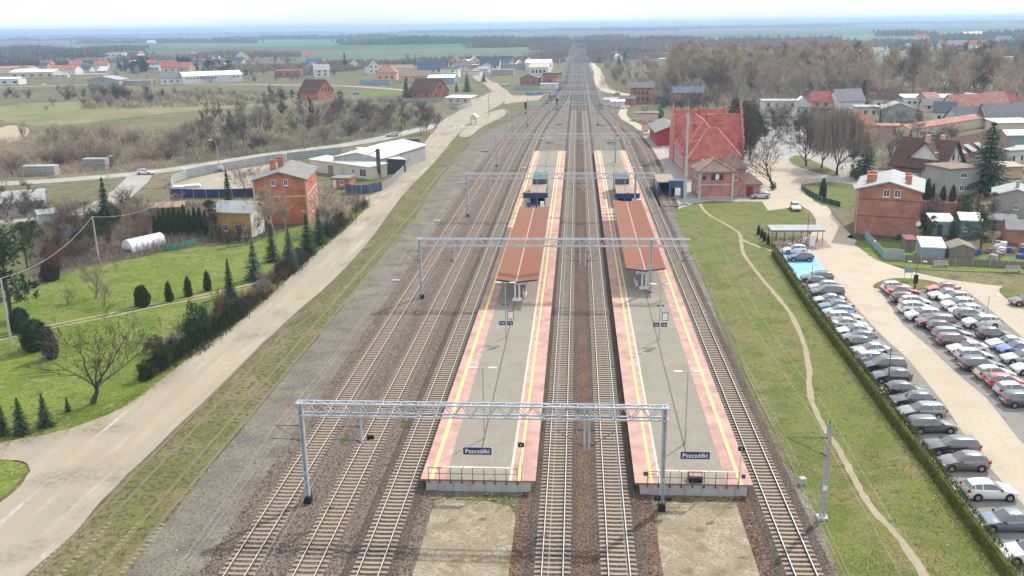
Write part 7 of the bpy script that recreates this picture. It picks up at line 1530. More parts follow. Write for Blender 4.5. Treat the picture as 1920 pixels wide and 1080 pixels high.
fence("teal_fence", "teal slatted garden fence running down from the brick gable", [(1622, 446), (1640, 466), (1661, 489)], 1.4, mat("teal_slats", (0.2, 0.42, 0.42)), 1.2, 0.05)
fence("yard_fence", "low grey board fence along the grass strip", [(1695, 490), (1735, 494), (1775, 497), (1830, 499), (1890, 502), (1960, 506)], 1.1, M_WOODG, 2.5, 0.05)
fence("garden_railing", "thin grey railing round the small garden beside the brick house", [(1502, 352), (1510, 347), (1550, 348), (1600, 352)], 1.3, M_DKSTEEL, 2.2, 0.04, mode='rail')
fence("garden_railing", "dark green fence on the lane side of the small garden", [(1502, 355), (1518, 366), (1540, 378), (1575, 388)], 1.1, mat("dark_green_fence", (0.02, 0.07, 0.06)), 2.2, 0.05)
fence("road_railing", "short steel pedestrian railing on the paved square", [(1559, 402), (1566, 412), (1578, 424)], 1.0, M_DKSTEEL, 1.2, 0.05, mode='rail')
house("long_low_house", "long low house with faded pink roof behind the half timbered house", "house", E(1704, 262), E(1846, 238), 5, 3.4, 1.2, 'x', M_CREAM, M_TILEPINK, 0.3)
# far villages on the right horizon
r = random.Random(4)
for i, (x, y, w, e_, rs, wm, rm, lb) in enumerate(((1500, 78, 40, 6, 0, M_WREND, M_BLUEGR, "long white farm hall in the green fields"), (1700, 96, 30, 8, 0, M_WREND, M_WROOF, "white commercial hall in the far right village"), (1738, 94, 18, 7, 3, M_WREND, M_SLATE, "white house next to the commercial hall"), (1762, 96, 30, 7, 5, M_WREND, M_BLUEROOF, "blue roofed building in the far right village"), (1808, 95, 20, 7, 5, M_WREND, M_TILERED, "red roofed house at the end of the far right village"),
        (1782, 70, 17, 6, 4, M_CREAM, M_FELTL, "cream house on the skyline fields"), (1810, 71, 36, 7, 4, M_YREND, M_WROOF, "yellow farmhouse on the skyline fields"), (1718, 76, 18, 6, 5, M_WREND, M_TILERED, "small red roofed house above the commercial hall"), (1872, 80, 22, 5, 5, M_WREND, M_SLATE, "slate roofed house on the right skyline"), (1680, 107, 10, 5, 0, M_CREAM, M_CREAM, "tiny cream building by the field"),
        (1702, 116, 10, 5, 0, M_WREND, M_WROOF, "tiny white building glimpsed through the wood"), (1860, 121, 16, 6, 0, M_CREAM, M_WROOF, "white building glimpsed through the wood's right end"), (1288, 84, 10, 6, 4, M_WREND, M_TILEOR, "pale house left of the tall wood"), (1308, 80, 12, 7, 4, M_PEACH, M_TILEOR, "peach house on the edge of the tall wood"), (1292, 66, 16, 5, 4, M_WREND, M_TILERED, "lone white house near the horizon"),
        (276, 82, 22, 5, 4, M_WREND, M_WROOF, "white barn in the far left fields"), (1085, 47.6, 60, 14, 0, M_WREND, M_WROOF, "white block on the horizon above the tracks"))):
    house("far_house" if rs else "far_hall", lb, "house", (x, y), None, w * 0.6, e_, rs, 'x' if rs else 'flat', wm, rm, 0.5, yaw=r.uniform(-8, 8), w=w, simple=True)
# --- poles and lamps
def pole(name, label, px, py, top, r0=0.14, m=M_CONC, lean=None, arm=None, cat="pole", group=None):
    q = G(px, py); h = hgt(q, top); t = thing(name, label, cat, q, group); tp = q + Z * h
    if lean: tp = PYp(lean, top, q.y)
    b = MB(); b.tube(q - Z * 0.1, tp, r0, r0 * 0.6, 8); b.build("pole", m, t)
    if arm:
        b = MB(); b.tube(tp, tp + Vector((arm, 0, 0.25)), 0.05, 0.05, 6); b.build("arm", M_GALV, t)
        b = MB(); b.box((tp.x + arm, tp.y, tp.z + 0.16), (0.9, 0.3, 0.16)); b.build("lamp_head", MATS["lamp_white"], t)
    return tp
p1 = pole("concrete_pole", "white concrete pole leaning at the lawn's picture edge", 21, 644, 522, 0.16, M_CONC, 1)
p2 = pole("concrete_pole", "slightly leaning concrete pole behind the lawn's orchard tree", 186, 490, 406, 0.17, M_CONC, 173)
b = MB(); 
for a, c, sg in ((p1, p2, 1.6), (p2, PYp(330, 362, p2.y + 30), 1.5)):
    pr = None
    for k in range(11):
        u = k / 10; pt = a.lerp(c, u) - Z * (sg * 4 * u * (1 - u))
        if pr is not None: b.tube(pr, pt, 0.022, 0.022, 4, False)
        pr = pt
tag(b.build("power_cable", mat("cable_grey", (0.55, 0.55, 0.52), None, 1)), "thick pale cable sagging between the two concrete poles over the garden", "cable")
pole("street_lamp", "street lamp beside the asphalt road behind the ragged spruce", 203, 338, 294, 0.14, M_CONC, None, 1.5, "street lamp")
pole("street_lamp", "street lamp at the corner of the corrugated fence", 412, 319, 264, 0.14, M_CONC, 404, -1.5, "street lamp")
pole("concrete_pole", "concrete pole at the lane before the thuja wall", 315, 380, 322, 0.14, M_CONC, 309)
for px, py, top, lb, ar in ((566, 280, 226, "first leg of the wooden twin pole on the meadow", None), (571, 281, 226, "second leg of the wooden twin pole on the meadow", None), (197, 285, 225, "dark wooden pole in the thicket behind the asphalt road", None), (33, 201, 165, "thin wooden pole on the pale meadow at the left", None), (122, 190, 165, "leaning wooden pole by the dark clump", None),
        (917, 219, 178, "thin pole on the verge beside the cream kiosk", None), (1178, 163, 140, "tall white lamp by the lane at the old brick block", 1.5)):
    pole("street_lamp" if ar else "wooden_pole", lb, px, py, top, 0.13, M_WHITE if ar else M_WOODG, None, ar, "street lamp" if ar else "pole")
for px, py, top, ar, lb in ((1402, 200, 162, -1.6, "tall grey street lamp beside the white flat roofed house's tree"), (1475, 200, 172, 1.6, "street lamp above the flat roofed white house"), (1517, 205, 168, -1.6, "street lamp right of the flat roofed white house"), (1590, 205, 176, 1.2, "street lamp at the violet roofed house"), (1637, 212, 175, -1.2, "street lamp between spruce and beige flat house"),
        (1482, 285, 232, -0.8, "street lamp where the street meets the forecourt"), (1722, 155, 132, 0.5, "pale lamp at the wood's edge"), (641, 152, 130, 1, "lamp on the far street, left one"), (656, 152, 129, 1, "lamp on the far street, middle one"), (674, 150, 130, 1, "lamp on the far street, right one"),
        (1746, 352, 288, 0.0, "white post in front of the half timbered house")):
    pole("street_lamp", lb, px, py, top, 0.1, M_GALV, None, ar or 0.3, "street lamp")
# ------------------------------------------------------------------ cars
M_TYRE = mat("tyre_rubber", (0.012, 0.012, 0.013), None, 4, 0.85)
M_RIM = mat("alloy_rim", (0.42, 0.43, 0.44), None, 4, 0.35, 0.7)
M_CARGLASS = mat("car_glass", (0.016, 0.024, 0.028), (0.025, 0.035, 0.04), 1, 0.06, spec=0.9, coat=1.0); M_CARGLASS.node_tree.nodes["Principled BSDF"].inputs["Coat IOR"].default_value = 1.9
M_HEADL = mat("headlight_glass", (0.7, 0.72, 0.74), None, 4, 0.15)
M_TAILL = mat("taillight_red", (0.4, 0.012, 0.01), None, 4, 0.2)
M_TRIM = mat("bumper_trim", (0.02, 0.02, 0.022), None, 4, 0.6)
def paint(n, c, metal=0.0): return mat("paint_" + n, c, tuple(x * 0.93 for x in c), 1.0, 0.28, metal, coat=1.0, spec=0.6)
PAINT = {'white': paint('white', (0.74, 0.74, 0.73)), 'silver': paint('silver', (0.47, 0.49, 0.5), 0.35), 'grey': paint('grey', (0.2, 0.215, 0.22), 0.3), 'black': paint('black', (0.012, 0.013, 0.015)), 'navy': paint('navy', (0.012, 0.018, 0.045)), 'blue': paint('blue', (0.02, 0.13, 0.42)), 'light blue': paint('light_blue', (0.2, 0.4, 0.68)),
         'red': paint('red', (0.42, 0.018, 0.02)), 'orange red': paint('orange_red', (0.55, 0.09, 0.06)), 'dark red': paint('dark_red', (0.13, 0.012, 0.016)), 'brown': paint('brown', (0.12, 0.1, 0.085), 0.3), 'cream': paint('cream', (0.62, 0.58, 0.42)), 'slate blue': paint('slate_blue', (0.09, 0.14, 0.19), 0.2), 'dark plum': paint('plum', (0.03, 0.02, 0.035))}
for m_ in PAINT.values(): m_.node_tree.nodes['Principled BSDF'].inputs['Coat IOR'].default_value = 2.2
# stations along the car: (x, half width, floor z, belt z, top z, half width at the top); x from the nose backwards
TYPES = {
 'hatchback': (4.1, [(0, .60, .32, .58, .62, .55), (.12, .78, .2, .66, .70, .68), (.5, .85, .18, .78, .82, .72), (1.0, .87, .18, .90, .93, .70), (1.25, .87, .18, .95, .98, .68), (2.0, .875, .18, .97, 1.42, .57), (2.6, .875, .18, .98, 1.47, .58), (3.3, .87, .18, 1.0, 1.43, .57), (3.72, .85, .18, 1.02, 1.3, .54), (3.98, .80, .22, .98, 1.02, .66), (4.1, .72, .35, .7, .74, .62)], (4, 8), 1.47),
 'saloon': (4.5, [(0, .60, .32, .56, .6, .55), (.12, .80, .2, .64, .68, .68), (.6, .86, .18, .76, .8, .72), (1.2, .875, .18, .88, .91, .70), (1.45, .875, .18, .92, .95, .68), (2.2, .88, .18, .94, 1.38, .56), (2.7, .88, .18, .95, 1.42, .57), (3.2, .88, .18, .96, 1.38, .55), (3.8, .87, .18, .97, 1.02, .66), (4.3, .83, .2, .93, .97, .66), (4.5, .74, .35, .68, .72, .62)], (4, 7), 1.42),
 'estate': (4.6, [(0, .60, .32, .58, .62, .55), (.12, .80, .2, .66, .70, .68), (.6, .86, .18, .78, .82, .72), (1.15, .875, .18, .90, .93, .70), (1.4, .875, .18, .94, .97, .68), (2.15, .88, .18, .96, 1.42, .57), (2.8, .88, .18, .97, 1.47, .58), (3.7, .88, .18, .98, 1.45, .58), (4.25, .86, .18, 1.0, 1.36, .56), (4.5, .82, .22, .97, 1.01, .68), (4.6, .74, .35, .7, .74, .64)], (4, 8), 1.47),
 'crossover': (4.4, [(0, .64, .38, .72, .76, .58), (.12, .84, .26, .82, .86, .72), (.55, .90, .24, .94, .98, .76), (1.0, .91, .24, 1.05, 1.08, .74), (1.25, .91, .24, 1.09, 1.12, .72), (1.9, .915, .24, 1.1, 1.56, .62), (2.6, .915, .24, 1.12, 1.62, .63), (3.4, .91, .24, 1.14, 1.58, .62), (3.95, .89, .24, 1.16, 1.46, .6), (4.28, .85, .28, 1.08, 1.12, .7), (4.4, .76, .4, .8, .84, .66)], (4, 8), 1.62),
 'minivan': (4.5, [(0, .64, .34, .7, .74, .58), (.1, .84, .2, .8, .84, .72), (.4, .9, .18, .92, .96, .74), (.8, .91, .18, 1.02, 1.05, .74), (1.0, .91, .18, 1.06, 1.1, .72), (1.95, .915, .18, 1.06, 1.62, .64), (2.6, .915, .18, 1.06, 1.68, .66), (3.6, .915, .18, 1.07, 1.67, .66), (4.2, .9, .18, 1.08, 1.6, .65), (4.42, .86, .24, 1.06, 1.1, .74), (4.5, .78, .38, .8, .84, .7)], (4, 8), 1.68)}
def catm(S):
    out = []
    for i in range(len(S) - 1):
        a, b_, c, d = S[max(i - 1, 0)], S[i], S[i + 1], S[min(i + 2, len(S) - 1)]; out.append(b_)
        out.append(tuple((0.5 * (x1 + x2) + (0.5 * (x1 + x2) - 0.5 * (x0 + x3)) * 0.1) for x0, x1, x2, x3 in zip(a, b_, c, d)))
    return out + [S[-1]]
def car_proto(kind):
    L, S, (c0, c1), ht = TYPES[kind]; t = thing("parked_car", "x", "car")
    B, Gm = MB(), MB(); n = 0; rows = []
    S = [tuple(v) for v in catm(S)]; c0 *= 2; c1 *= 2
    def ring(s):
        x, hw, zf, zb, zt, tw = s; x = L / 2 - x; mid = zf + (zb - zf) * 0.55
        right = [(hw * 0.9, zf), (hw, zf + 0.12), (hw * 1.015, mid), (hw * 0.97, zb), (tw, zt - 0.03), (tw * 0.82, zt + 0.01)]
        return [(x, y, z) for y, z in right] + [(x, -y, z) for y, z in reversed(right)]
    rg = [ring(s) for s in S]; m = 12
    for i in range(len(S) - 1):
        for j in range(m):
            k = (j + 1) % m; q = [rg[i][j], rg[i][k], rg[i + 1][k], rg[i + 1][j]]
            glass = False
            if c0 <= i < c1 and j in (3, 7): glass = True            # side windows
            if i in (c0, c0 + 1) and j in (3, 4, 5, 6, 7): glass = True         # windscreen
            if i in (c1, c1 + 1) and j in (3, 4, 5, 6, 7): glass = True         # rear window
            if glass and j in (3, 7): # side pane: a strip of paint above and below, a pillar at the middle and the ends
                V = [Vector(v) for v in q]; p0, p1, p2, p3 = V[0].lerp(V[1], 0.07), V[1].lerp(V[0], 0.1), V[2].lerp(V[3], 0.1), V[3].lerp(V[2], 0.07)
                if i in ((c0 + c1) // 2, c1 - 2): p2, p3 = p2.lerp(p1, 0.22), p3.lerp(p0, 0.22)
                if i == c0: p0, p1 = p0.lerp(p3, 0.15), p1.lerp(p2, 0.15)
                inn = [p0, p1, p2, p3]; Gm.quad(*inn)
                for a in range(4): B.quad(V[a], V[(a + 1) % 4], inn[(a + 1) % 4], inn[a])
            elif glass: Gm.quad(*q)
            else: B.quad(*q)
    B.add(rg[0], [tuple(range(m))]); B.add(rg[-1], [tuple(range(m - 1, -1, -1))])
    bo = B.build("body", PAINT['white'], t, local=True, smooth=True)
    import bmesh
    bm = bmesh.new(); bm.from_mesh(bo.data); bmesh.ops.remove_doubles(bm, verts=bm.verts, dist=0.0005); bm.to_mesh(bo.data); bm.free(); bo.data.set_sharp_from_angle(angle=rad(38)); Gm.build("window", M_CARGLASS, t, local=True)
    R = 0.36 if kind == 'crossover' else 0.32
    for fx in (0.19, 0.8):
        x = L / 2 - L * fx; a = MB()
        for sy in (-1, 1):
            hw = TYPES[kind][1][3][1]
            w = MB(); w.tube((x, sy * (hw - 0.16), R), (x, sy * (hw + 0.035), R), R, R, 14); wo = w.build("wheel", M_TYRE, t, local=True)
            w = MB(); w.tube((x, sy * (hw + 0.0), R), (x, sy * (hw + 0.043), R), R * 0.66, R * 0.6, 10); w.build("rim", M_RIM, wo, local=True)
            a.tube((x, sy * (hw - 0.1), R + 0.02), (x, sy * (hw + 0.022), R + 0.02), R + 0.07, R + 0.07, 14)
        a.build("wheel_arch", M_TRIM, t, local=True)
    for sy in (-1, 1):
        s = TYPES[kind][1][1]; h = MB(); h.add([(L / 2 - 0.02, sy * .42, s[3] - .14), (L / 2 - 0.3, sy * .83, s[3] - .1), (L / 2 - 0.36, sy * .84, s[3] + .02), (L / 2 - 0.1, sy * .5, s[3] + .02), (L / 2 - 0.2, sy * .6, s[3] - .1)], [(0, 1, 2, 3)] if sy < 0 else [(3, 2, 1, 0)]); h.box((L / 2 - 0.2, sy * 0.64, s[3] - 0.13), (0.26, 0.3, 0.15), sy * -0.5); h.build("headlight", M_HEADL, t, local=True)
        s = TYPES[kind][1][-2]; h = MB(); h.box((-L / 2 + 0.14, sy * 0.7, s[3] - 0.22), (0.26, 0.24, 0.24), sy * 0.4); h.build("taillight", M_TAILL, t, local=True)
        h = MB(); h.box((L / 2 - S[8][0] - 0.25, sy * (S[8][1] + 0.07), S[8][3]), (0.14, 0.2, 0.14)); h.build("mirror", M_TRIM, t, local=True)
    h = MB(); h.box((L / 2 - 0.03, 0, 0.3), (0.1, 1.15, 0.16)); h.box((-L / 2 + 0.03, 0, 0.3), (0.1, 1.2, 0.14)); h.build("bumper_grille", M_TRIM, t, local=True)
    h = MB(); h.box((L / 2 + 0.02, 0, 0.42), (0.02, 0.5, 0.11)); h.box((-L / 2 - 0.01, 0, 0.62), (0.02, 0.5, 0.11)); h.build("number_plate", M_WHITE, t, local=True)
    return t
CARS = {k: car_proto(k) for k in TYPES}; USED = set()
def car(kind, col, px, py, ang, label, group=None, z=0.05, s=1.0):
    q = G(px, py); src = CARS[kind]
    if kind in USED: o = dup(src)
    else: o = src; USED.add(kind)
    KCACHE.setdefault(o.name, list(o.children))
    o.location = (q.x, q.y, z); o.rotation_euler = (0, 0, rad(ang)); o.scale = (s, s, s); o["label"] = label
    if group: o["group"] = group
    for ch in o.children:
        if ch.name.startswith("body"): ch.material_slots[0].link = 'OBJECT'; ch.material_slots[0].material = PAINT[col]
def row(cars, ang_l, where, group, dy=-9):
    for i, (kind, col, px, py, nose) in enumerate(cars):
        a = cars[i - 1] if i else None; b = cars[i + 1] if i + 1 < len(cars) else None; nm = lambda c: f"{c[1]} {c[0]}"
        if a and b: lb = f"{col} {kind} {where} between the {nm(a)} and the {nm(b)}"
        elif b: lb = f"{col} {kind} {where}, first of the row, before the {nm(b)}"
        else: lb = f"{col} {kind} {where}, last of the row, after the {nm(a)}"
        car(kind, col, px, py, ang_l + (0 if nose == 'L' else 180) + RND.uniform(-2, 2), lb, group)
AL = 180 + 3
ROWA = [('hatchback', 'white', 1489, 475, 'L'), ('hatchback', 'navy', 1500, 489, 'L'), ('estate', 'black', 1531, 527, 'L'), ('hatchback', 'navy', 1539, 536, 'R'), ('hatchback', 'silver', 1543, 545, 'L'), ('minivan', 'black', 1550, 556, 'L'), ('saloon', 'silver', 1552, 570, 'L'), ('saloon', 'slate blue', 1566, 582, 'L'), ('hatchback', 'light blue', 1571, 593, 'L'), ('estate', 'white', 1583, 604, 'R'), ('saloon', 'silver', 1592, 616, 'R'), ('saloon', 'white', 1600, 629, 'L'), ('hatchback', 'slate blue', 1608, 642, 'L'), ('hatchback', 'black', 1621, 652, 'R'), ('saloon', 'silver', 1630, 665, 'L'), ('estate', 'silver', 1642, 682, 'R'), ('minivan', 'black', 1656, 696, 'L'), ('hatchback', 'navy', 1669, 715, 'L'), ('hatchback', 'black', 1698, 741, 'R'), ('hatchback', 'black', 1709, 760, 'L'), ('estate', 'grey', 1725, 782, 'L'), ('estate', 'black', 1745, 808, 'R'), ('estate', 'black', 1783, 848, 'L'), ('hatchback', 'brown', 1804, 878, 'L'), ('hatchback', 'white', 1853, 932, 'R'), ('saloon', 'slate blue', 1884, 990, 'L'), ('saloon', 'white', 1931, 1050, 'L')]
row(ROWA, AL, "by the hedge", "cars parked along the hedge")
ROWB = [('hatchback', 'white', 1680, 546, 'R'), ('saloon', 'red', 1692, 554, 'R'), ('estate', 'black', 1702, 567, 'R'), ('hatchback', 'white', 1715, 574, 'R'), ('crossover', 'white', 1716, 587, 'R'), ('crossover', 'white', 1730, 600, 'L'), ('minivan', 'dark red', 1752, 613, 'L'), ('hatchback', 'black', 1769, 622, 'R'), ('estate', 'grey', 1785, 635, 'R'), ('estate', 'dark red', 1792, 647, 'R'), ('saloon', 'white', 1813, 662, 'L'), ('hatchback', 'silver', 1825, 676, 'R'), ('estate', 'black', 1838, 693, 'R'), ('hatchback', 'cream', 1864, 710, 'R'), ('hatchback', 'red', 1886, 726, 'R'), ('hatchback', 'silver', 1903, 742, 'R'), ('hatchback', 'navy', 1916, 760, 'R')]
row(ROWB, AL, "in the middle row", "cars parked in the middle row")
ROWC = [('saloon', 'orange red', 1766, 548, 'L'), ('saloon', 'white', 1771, 560, 'L'), ('hatchback', 'white', 1788, 566, 'L'), ('crossover', 'white', 1796, 580, 'L'), ('hatchback', 'white', 1809, 591, 'L'), ('hatchback', 'grey', 1820, 598, 'R'), ('crossover', 'white', 1838, 614, 'L'), ('hatchback', 'dark plum', 1863, 635, 'R'), ('saloon', 'white', 1886, 652, 'L'), ('hatchback', 'blue', 1903, 663, 'L'), ('saloon', 'silver', 1915, 680, 'L'), ('hatchback', 'white', 1933, 700, 'L')]
row(ROWC, AL, "in the far row", "cars parked in the far row")
for k, c, x, y, a, lb in (('hatchback', 'silver', 1425, 372, 183, "silver hatchback parked on the forecourt beside the dark red door"), ('estate', 'white', 1491, 393, -95, "white car on the paved road facing the bicycle shelter"), ('estate', 'white', 273, 327, -4, "white estate car driving on the asphalt road"), ('estate', 'silver', 735, 256, 200, "silver car on the road behind the white hall roof"), ('hatchback', 'dark plum', 1922, 572, 183, "dark car cut by the picture edge beside the planted island"),
                       ('minivan', 'white', 947, 161, 185, "white van on the pale industrial lane"), ('hatchback', 'white', 1168, 196, 200, "white car in front of the old brick block"), ('hatchback', 'silver', 1155, 178, 200, "pale car parked on the lane by the old brick block"), ('hatchback', 'grey', 668, 177, 185, "grey car on the green plot before the brown roofed house"), ('minivan', 'white', 866, 203, 190, "white van standing on the verge by the dirt road bend"),
                       ('estate', 'white', 18, 160, 185, "white car at the industrial yards, left one"), ('estate', 'white', 80, 161, 185, "white van-like car at the industrial yards, beside the long hall"), ('hatchback', 'white', 1172, 204, 190, "white hatchback beside the bending track's garages")):
    car(k, c, x, y, a, lb)
# ------------------------------------------------------------------ car park furniture
q = G(1447, 461); q2 = G(1541, 461); ex = Vector((q2.x - q.x, q2.y - q.y, 0)); w_ = ex.length; ex /= w_; ey = Vector((-ex.y, ex.x, 0)); dS = 3.2; zf = hgt(q, 433)
t = thing("bicycle_shelter", "grey flat roofed bicycle shelter with dark posts at the car park's end", "shelter", q)
b = MB(); b.slab([q - ex * 0.3 - ey * 0.3 + Z * (zf + 0.15), q2 + ex * 0.3 - ey * 0.3 + Z * (zf + 0.15), q2 + ex * 0.3 + ey * (dS + 0.3) + Z * (zf + 0.35), q - ex * 0.3 + ey * (dS + 0.3) + Z * (zf + 0.35)], 0.22); b.build("roof", M_FELTL, t)
b = MB(); b.beam(q - ex * 0.3 - ey * 0.32 + Z * (zf + 0.06), q2 + ex * 0.3 - ey * 0.32 + Z * (zf + 0.06), 0.05, 0.22); b.beam(q - ex * 0.32 - ey * 0.3 + Z * (zf + 0.06), q - ex * 0.32 + ey * (dS + 0.3) + Z * (zf + 0.2), 0.05, 0.22); b.build("fascia", M_DKSTEEL, t)
for i in range(7):
    for yy in ((0, dS) if i in (0, 6) else (dS,)):
        b = MB(); p = q + ex * (w_ * i / 6) + ey * yy; b.beam(p, p + Z * (zf + 0.1), 0.1); b.build("post", M_DKSTEEL, t)
b = MB(); b.beam(q + ey * dS + Z * 0.9, q2 + ey * dS + Z * 0.9, 0.06); b.build("rail", M_DKSTEEL, t)
def bike_mb():
    W_, Fr, S_ = MB(), MB(), MB()
    for x in (-0.52, 0.52):
        n = 14
        for i in range(n):
            a, c = 2 * PI * i / n, 2 * PI * (i + 1) / n; W_.beam((x + 0.33 * cos(a), 0, 0.34 + 0.33 * sin(a)), (x + 0.33 * cos(c), 0, 0.34 + 0.33 * sin(c)), 0.035)
    for p, r_ in (((-0.52, 0, .34), (-0.2, 0, .88)), ((-0.52, 0, .34), (-0.1, 0, .32)), ((-0.2, 0, .88), (-0.1, 0, .32)), ((-0.2, 0, .8), (0.36, 0, .86)), ((-0.1, 0, .32), (0.36, 0, .8)), ((0.36, 0, 1.0), (0.52, 0, .34)), ((0.36, -0.28, 1.02), (0.36, 0.28, 1.02))): Fr.beam(p, r_, 0.04)
    S_.box((-0.22, 0, 0.9), (0.26, 0.16, 0.07)); return W_, Fr, S_
bt = None; r = random.Random(3); BC = [mat("bike_" + n, c, None, 4, 0.4) for n, c in (("black", (0.015, 0.015, 0.02)), ("red", (0.3, 0.02, 0.02)), ("blue", (0.03, 0.06, 0.2)), ("silver", (0.4, 0.4, 0.42)))]
for i in range(10):
    p = q + ex * (0.7 + i * (w_ - 1.4) / 9) + ey * (1.9 + r.uniform(-0.2, 0.2))
    if bt is None:
        bt = thing("bicycle", "bicycle parked side by side under the grey bicycle shelter", "bicycle", p, "bicycles under the shelter"); W_, Fr, S_ = bike_mb()
        W_.build("wheels", M_TYRE, bt, local=True)["label"] = "thin black tyres"; Fr.build("frame", BC[0], bt, local=True); S_.build("saddle", M_BLACK, bt, local=True); o = bt
    else: o = dup(bt, p)
    o.rotation_euler = (0, 0, math.atan2(ey.y, ex.x) + PI / 2 + r.uniform(-0.15, 0.15))
    for ch in o.children:
        if ch.name.startswith("frame"): ch.material_slots[0].link = 'OBJECT'; ch.material_slots[0].material = BC[i % 4]
def parklamp(px, py, top, lb, two=True, m=None):
    q = G(px, py); h = hgt(q, top); t = thing("park_lamp", lb, "street lamp", q); m = m or M_DKSTEEL
    b = MB(); b.tube(q, q + Z * h, 0.06, 0.045, 8); b.build("pole", m, t)
    for s in ((-1, 1) if two else (1,)):
        b = MB(); b.beam(q + Z * (h - 0.03), q + Vector((s * 0.9, 0, h + 0.05)), 0.05); b.build("arm", m, t)
        b = MB(); b.box((q.x + s * 1.05, q.y, h), (0.55, 0.22, 0.1)); b.build("lamp_head", MATS["lamp_white"], t)
parklamp(1512, 467, 401, "slim dark lamp pole beside the bicycle shelter", False); parklamp(1521, 535, 497, "short slim lamp pole at the blue bay", False); parklamp(1664, 724, 658, "slim lamp pole between hedge row cars, with twin arms"); parklamp(1846, 624, 555, "twin armed lamp between the middle and far row", True, M_GALV); parklamp(1715, 540, 491, "white headed lamp on the planted island", True)
parklamp(1466, 488, 458, "thin post at the head of the blue bay", False)
q = G(1714, 542); b = MB(); b.box((q.x + 0.02, q.y - 0.2, 0.9), (0.55, 0.3, 1.3)); b.box((q.x, q.y - 0.2, 0.1), (0.16, 0.16, 0.8)); tag(b.build("parking_meter", M_BLACK), "black ticket machine on the planted island under the lamp", "ticket machine")
q = G(1702, 527); t = thing("notice_sign", "grey rectangular notice board on two posts at the planted island", "sign", q); b = MB(); b.box((q.x, q.y, 1.3), (1.25, 0.06, 0.85)); b.build("board", M_BLUEGR, t)
for s in (-0.5, 0.5):
    b = MB(); b.beam((q.x + s, q.y + 0.05, 0), (q.x + s, q.y + 0.05, 1.5), 0.06); b.build("post", M_GALV, t)
def roadsign(px, py, top, lb, disc=True):
    q = G(px, py); h = hgt(q, top); t = thing("road_sign", lb, "sign", q); b = MB(); b.tube(q, q + Z * h, 0.035, 0.035, 6); b.build("post", M_GALV, t)
    b = MB(); c = q + Z * (h - 0.35) - Vector((0, 0.05, 0))
    if disc: b.tube(c, c - Vector((0, 0.03, 0)), 0.34, 0.34, 16)
    else: b.add([c + Vector((-0.45, 0, -0.35)), c + Vector((0.45, 0, -0.35)), c + Vector((0, 0, 0.45)), c + Vector((-0.45, 0.03, -0.35)), c + Vector((0.45, 0.03, -0.35)), c + Vector((0, 0.03, 0.45))], [(0, 1, 2), (5, 4, 3), (0, 3, 4, 1), (1, 4, 5, 2), (2, 5, 3, 0)])
    pl = b.build("plate", mat("sign_red", (0.55, 0.03, 0.03), None, 2, 0.5), t); b = MB(); c = c - Vector((0, 0.034, 0))
    if disc: b.tube(c, c - Vector((0, 0.01, 0)), 0.23, 0.23, 16)
    else: b.add([c + Vector((-0.3, 0, -0.26)), c + Vector((0.3, 0, -0.26)), c + Vector((0, 0, 0.27))], [(0, 1, 2)])
    b.build("sign_face", M_WHITE if disc else mat("sign_yellow", (0.8, 0.55, 0.05)), pl)
roadsign(1638, 474, 448, "small round red and white road sign before the teal fence"); roadsign(1577, 332, 312, "triangular warning sign on the pavement under the willow", False); roadsign(1503, 362, 336, "round road sign at the corner of the fenced garden")
q = G(1522, 462); b = MB(); b.box((q.x, q.y, 0.05), (0.9, 0.5, 1.3)); b.box((q.x, q.y, 1.35), (1.0, 0.6, 0.08)); tag(b.build("locker_cabinet", M_WHITE), "white cabinet standing in front of the bicycle shelter's end", "cabinet")
for px, py, lb in ((1764, 501, "grey park bench on the grass strip, nearer the garden sheds' fence middle"), (1900, 511, "grey park bench on the grass strip near the picture edge")):
    q = G(px, py); t = thing("park_bench", lb, "bench", q); b = MB(); b.box((q.x, q.y, 0.42), (2.2, 0.5, 0.08)); b.build("seat", M_GREND, t); b = MB(); b.box((q.x, q.y + 0.3, 0.5), (2.2, 0.08, 0.5)); b.build("backrest", M_GREND, t)
    for s in (-0.9, 0.9): b = MB(); b.box((q.x + s, q.y, 0.0), (0.12, 0.5, 0.42)); b.build("leg", M_CONC, t)
for px, py, w, lb in ((1446, 445, 2.2, "weathered bench like rail beside the bicycle shelter"),):
    q = G(px, py); b = MB(); b.box((q.x, q.y, 0.6), (w, 0.2, 0.14)); b.box((q.x - 0.8, q.y, 0), (0.12, 0.12, 0.6)); b.box((q.x + 0.8, q.y, 0), (0.12, 0.12, 0.6)); tag(b.build("rail_bench", M_WOODG), lb, "bench")
for i, (px, py) in enumerate(((1422, 440), (1428, 446), (1433, 452), (1440, 458))):
    plant("thuja#%d" % (1 + i % 3), px, py, py - 18, None, None, 0.9, label="small dark thuja in the short row left of the bicycle shelter", group="thujas left of the bicycle shelter")
# painted bay lines
b = MB()
for i in range(6):
    a, c = G(1700 + i * 40, 815 + i * 50), G(1775 + i * 40, 790 + i * 50)
# clothes and clutter in the back yards
r = random.Random(12); M_CL = [M_WHITE, M_BLUEGR, M_WOODG, M_TAN, M_CONC, mat("clutter_blue", (0.05, 0.12, 0.35))]
for i in range(16):
    q = G(r.uniform(1832, 1925), r.uniform(455, 492)); b = MB(); b.box((q.x, q.y, 0), (r.uniform(.5, 1.6), r.uniform(.4, 1.2), r.uniform(.3, 1.0)), r.uniform(0, 3)); b.box((q.x + .2, q.y, 0.3), (r.uniform(.3, .9), r.uniform(.3, .9), r.uniform(.3, .9)), r.uniform(0, 3)); tag(b.build("junk_heap", r.choice(M_CL)), "piece of junk in the cluttered yard behind the board fence", "junk", "junk in the cluttered yard")
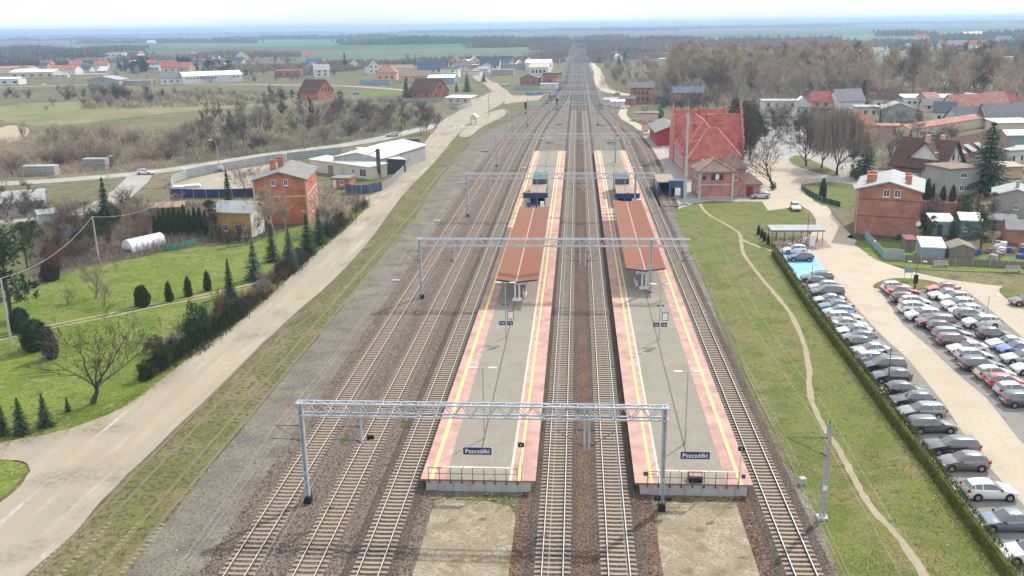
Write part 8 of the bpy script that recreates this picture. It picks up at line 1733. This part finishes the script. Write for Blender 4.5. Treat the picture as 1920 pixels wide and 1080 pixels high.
# ------------------------------------------------------------------ air, sky, sun
hz = MB(); hz.box((0, 22000, -1.2), (90000, 44400, 60)); ho = hz.build("haze", None); ho.data.materials.clear()
mh = bpy.data.materials.new("haze_air"); mh.use_nodes = True; nt = mh.node_tree; nt.nodes.clear()
out = nt.nodes.new("ShaderNodeOutputMaterial"); pv = nt.nodes.new("ShaderNodeVolumePrincipled")
pv.inputs["Color"].default_value = (0.5, 0.72, 1.0, 1); pv.inputs["Density"].default_value = 1.9e-4; pv.inputs["Anisotropy"].default_value = 0.2
nt.links.new(pv.outputs[0], out.inputs["Volume"]); ho.data.materials.append(mh); tag(ho, kind='stuff')
SUN_AZ, SUN_EL = rad(36), rad(43)      # azimuth clockwise from +Y
w = bpy.data.worlds.new("World"); sc.world = w; w.use_nodes = True; nt = w.node_tree
bg = nt.nodes["Background"]; sky = nt.nodes.new("ShaderNodeTexSky"); sky.sky_type = 'NISHITA'; sky.sun_disc = False
sky.sun_elevation = SUN_EL; sky.sun_rotation = SUN_AZ; sky.dust_density = 3.0; sky.air_density = 1.0; sky.altitude = 50
tc = nt.nodes.new("ShaderNodeTexCoord"); mp = nt.nodes.new("ShaderNodeMapping"); mp.inputs["Scale"].default_value = (3, 3, 14)
no = nt.nodes.new("ShaderNodeTexNoise"); no.inputs["Scale"].default_value = 1.6; no.inputs["Detail"].default_value = 6
nt.links.new(tc.outputs["Generated"], mp.inputs[0]); nt.links.new(mp.outputs[0], no.inputs["Vector"])
mr = nt.nodes.new("ShaderNodeMapRange"); mr.inputs["From Min"].default_value = 0.38; mr.inputs["From Max"].default_value = 0.6; mr.inputs["To Min"].default_value = 0.75; mr.inputs["To Max"].default_value = 0.95
nt.links.new(no.outputs["Fac"], mr.inputs["Value"])
mx = nt.nodes.new("ShaderNodeMix"); mx.data_type = 'RGBA'; mx.inputs["B"].default_value = (9.4, 9.9, 10.4, 1)
nt.links.new(mr.outputs[0], mx.inputs["Factor"]); nt.links.new(sky.outputs[0], mx.inputs["A"]); nt.links.new(mx.outputs["Result"], bg.inputs["Color"])
bg.inputs["Strength"].default_value = 0.098
sd = bpy.data.lights.new("sun", 'SUN'); sd.energy = 3.4; sd.angle = rad(1.0); sd.color = (1.0, 0.95, 0.87)
so = bpy.data.objects.new("sun", sd); COL.objects.link(so)
tosun = Vector((sin(SUN_AZ) * cos(SUN_EL), cos(SUN_AZ) * cos(SUN_EL), sin(SUN_EL)))
so.rotation_euler = tosun.to_track_quat('Z', 'Y').to_euler()
sc.view_settings.view_transform = 'Standard'; sc.view_settings.look = 'None'; sc.view_settings.exposure = 0.46
sc.cycles.max_bounces = 6; sc.cycles.diffuse_bounces = 2; sc.cycles.glossy_bounces = 3; sc.cycles.transparent_max_bounces = 6; sc.cycles.volume_bounces = 0
sc.cycles.use_denoising = True
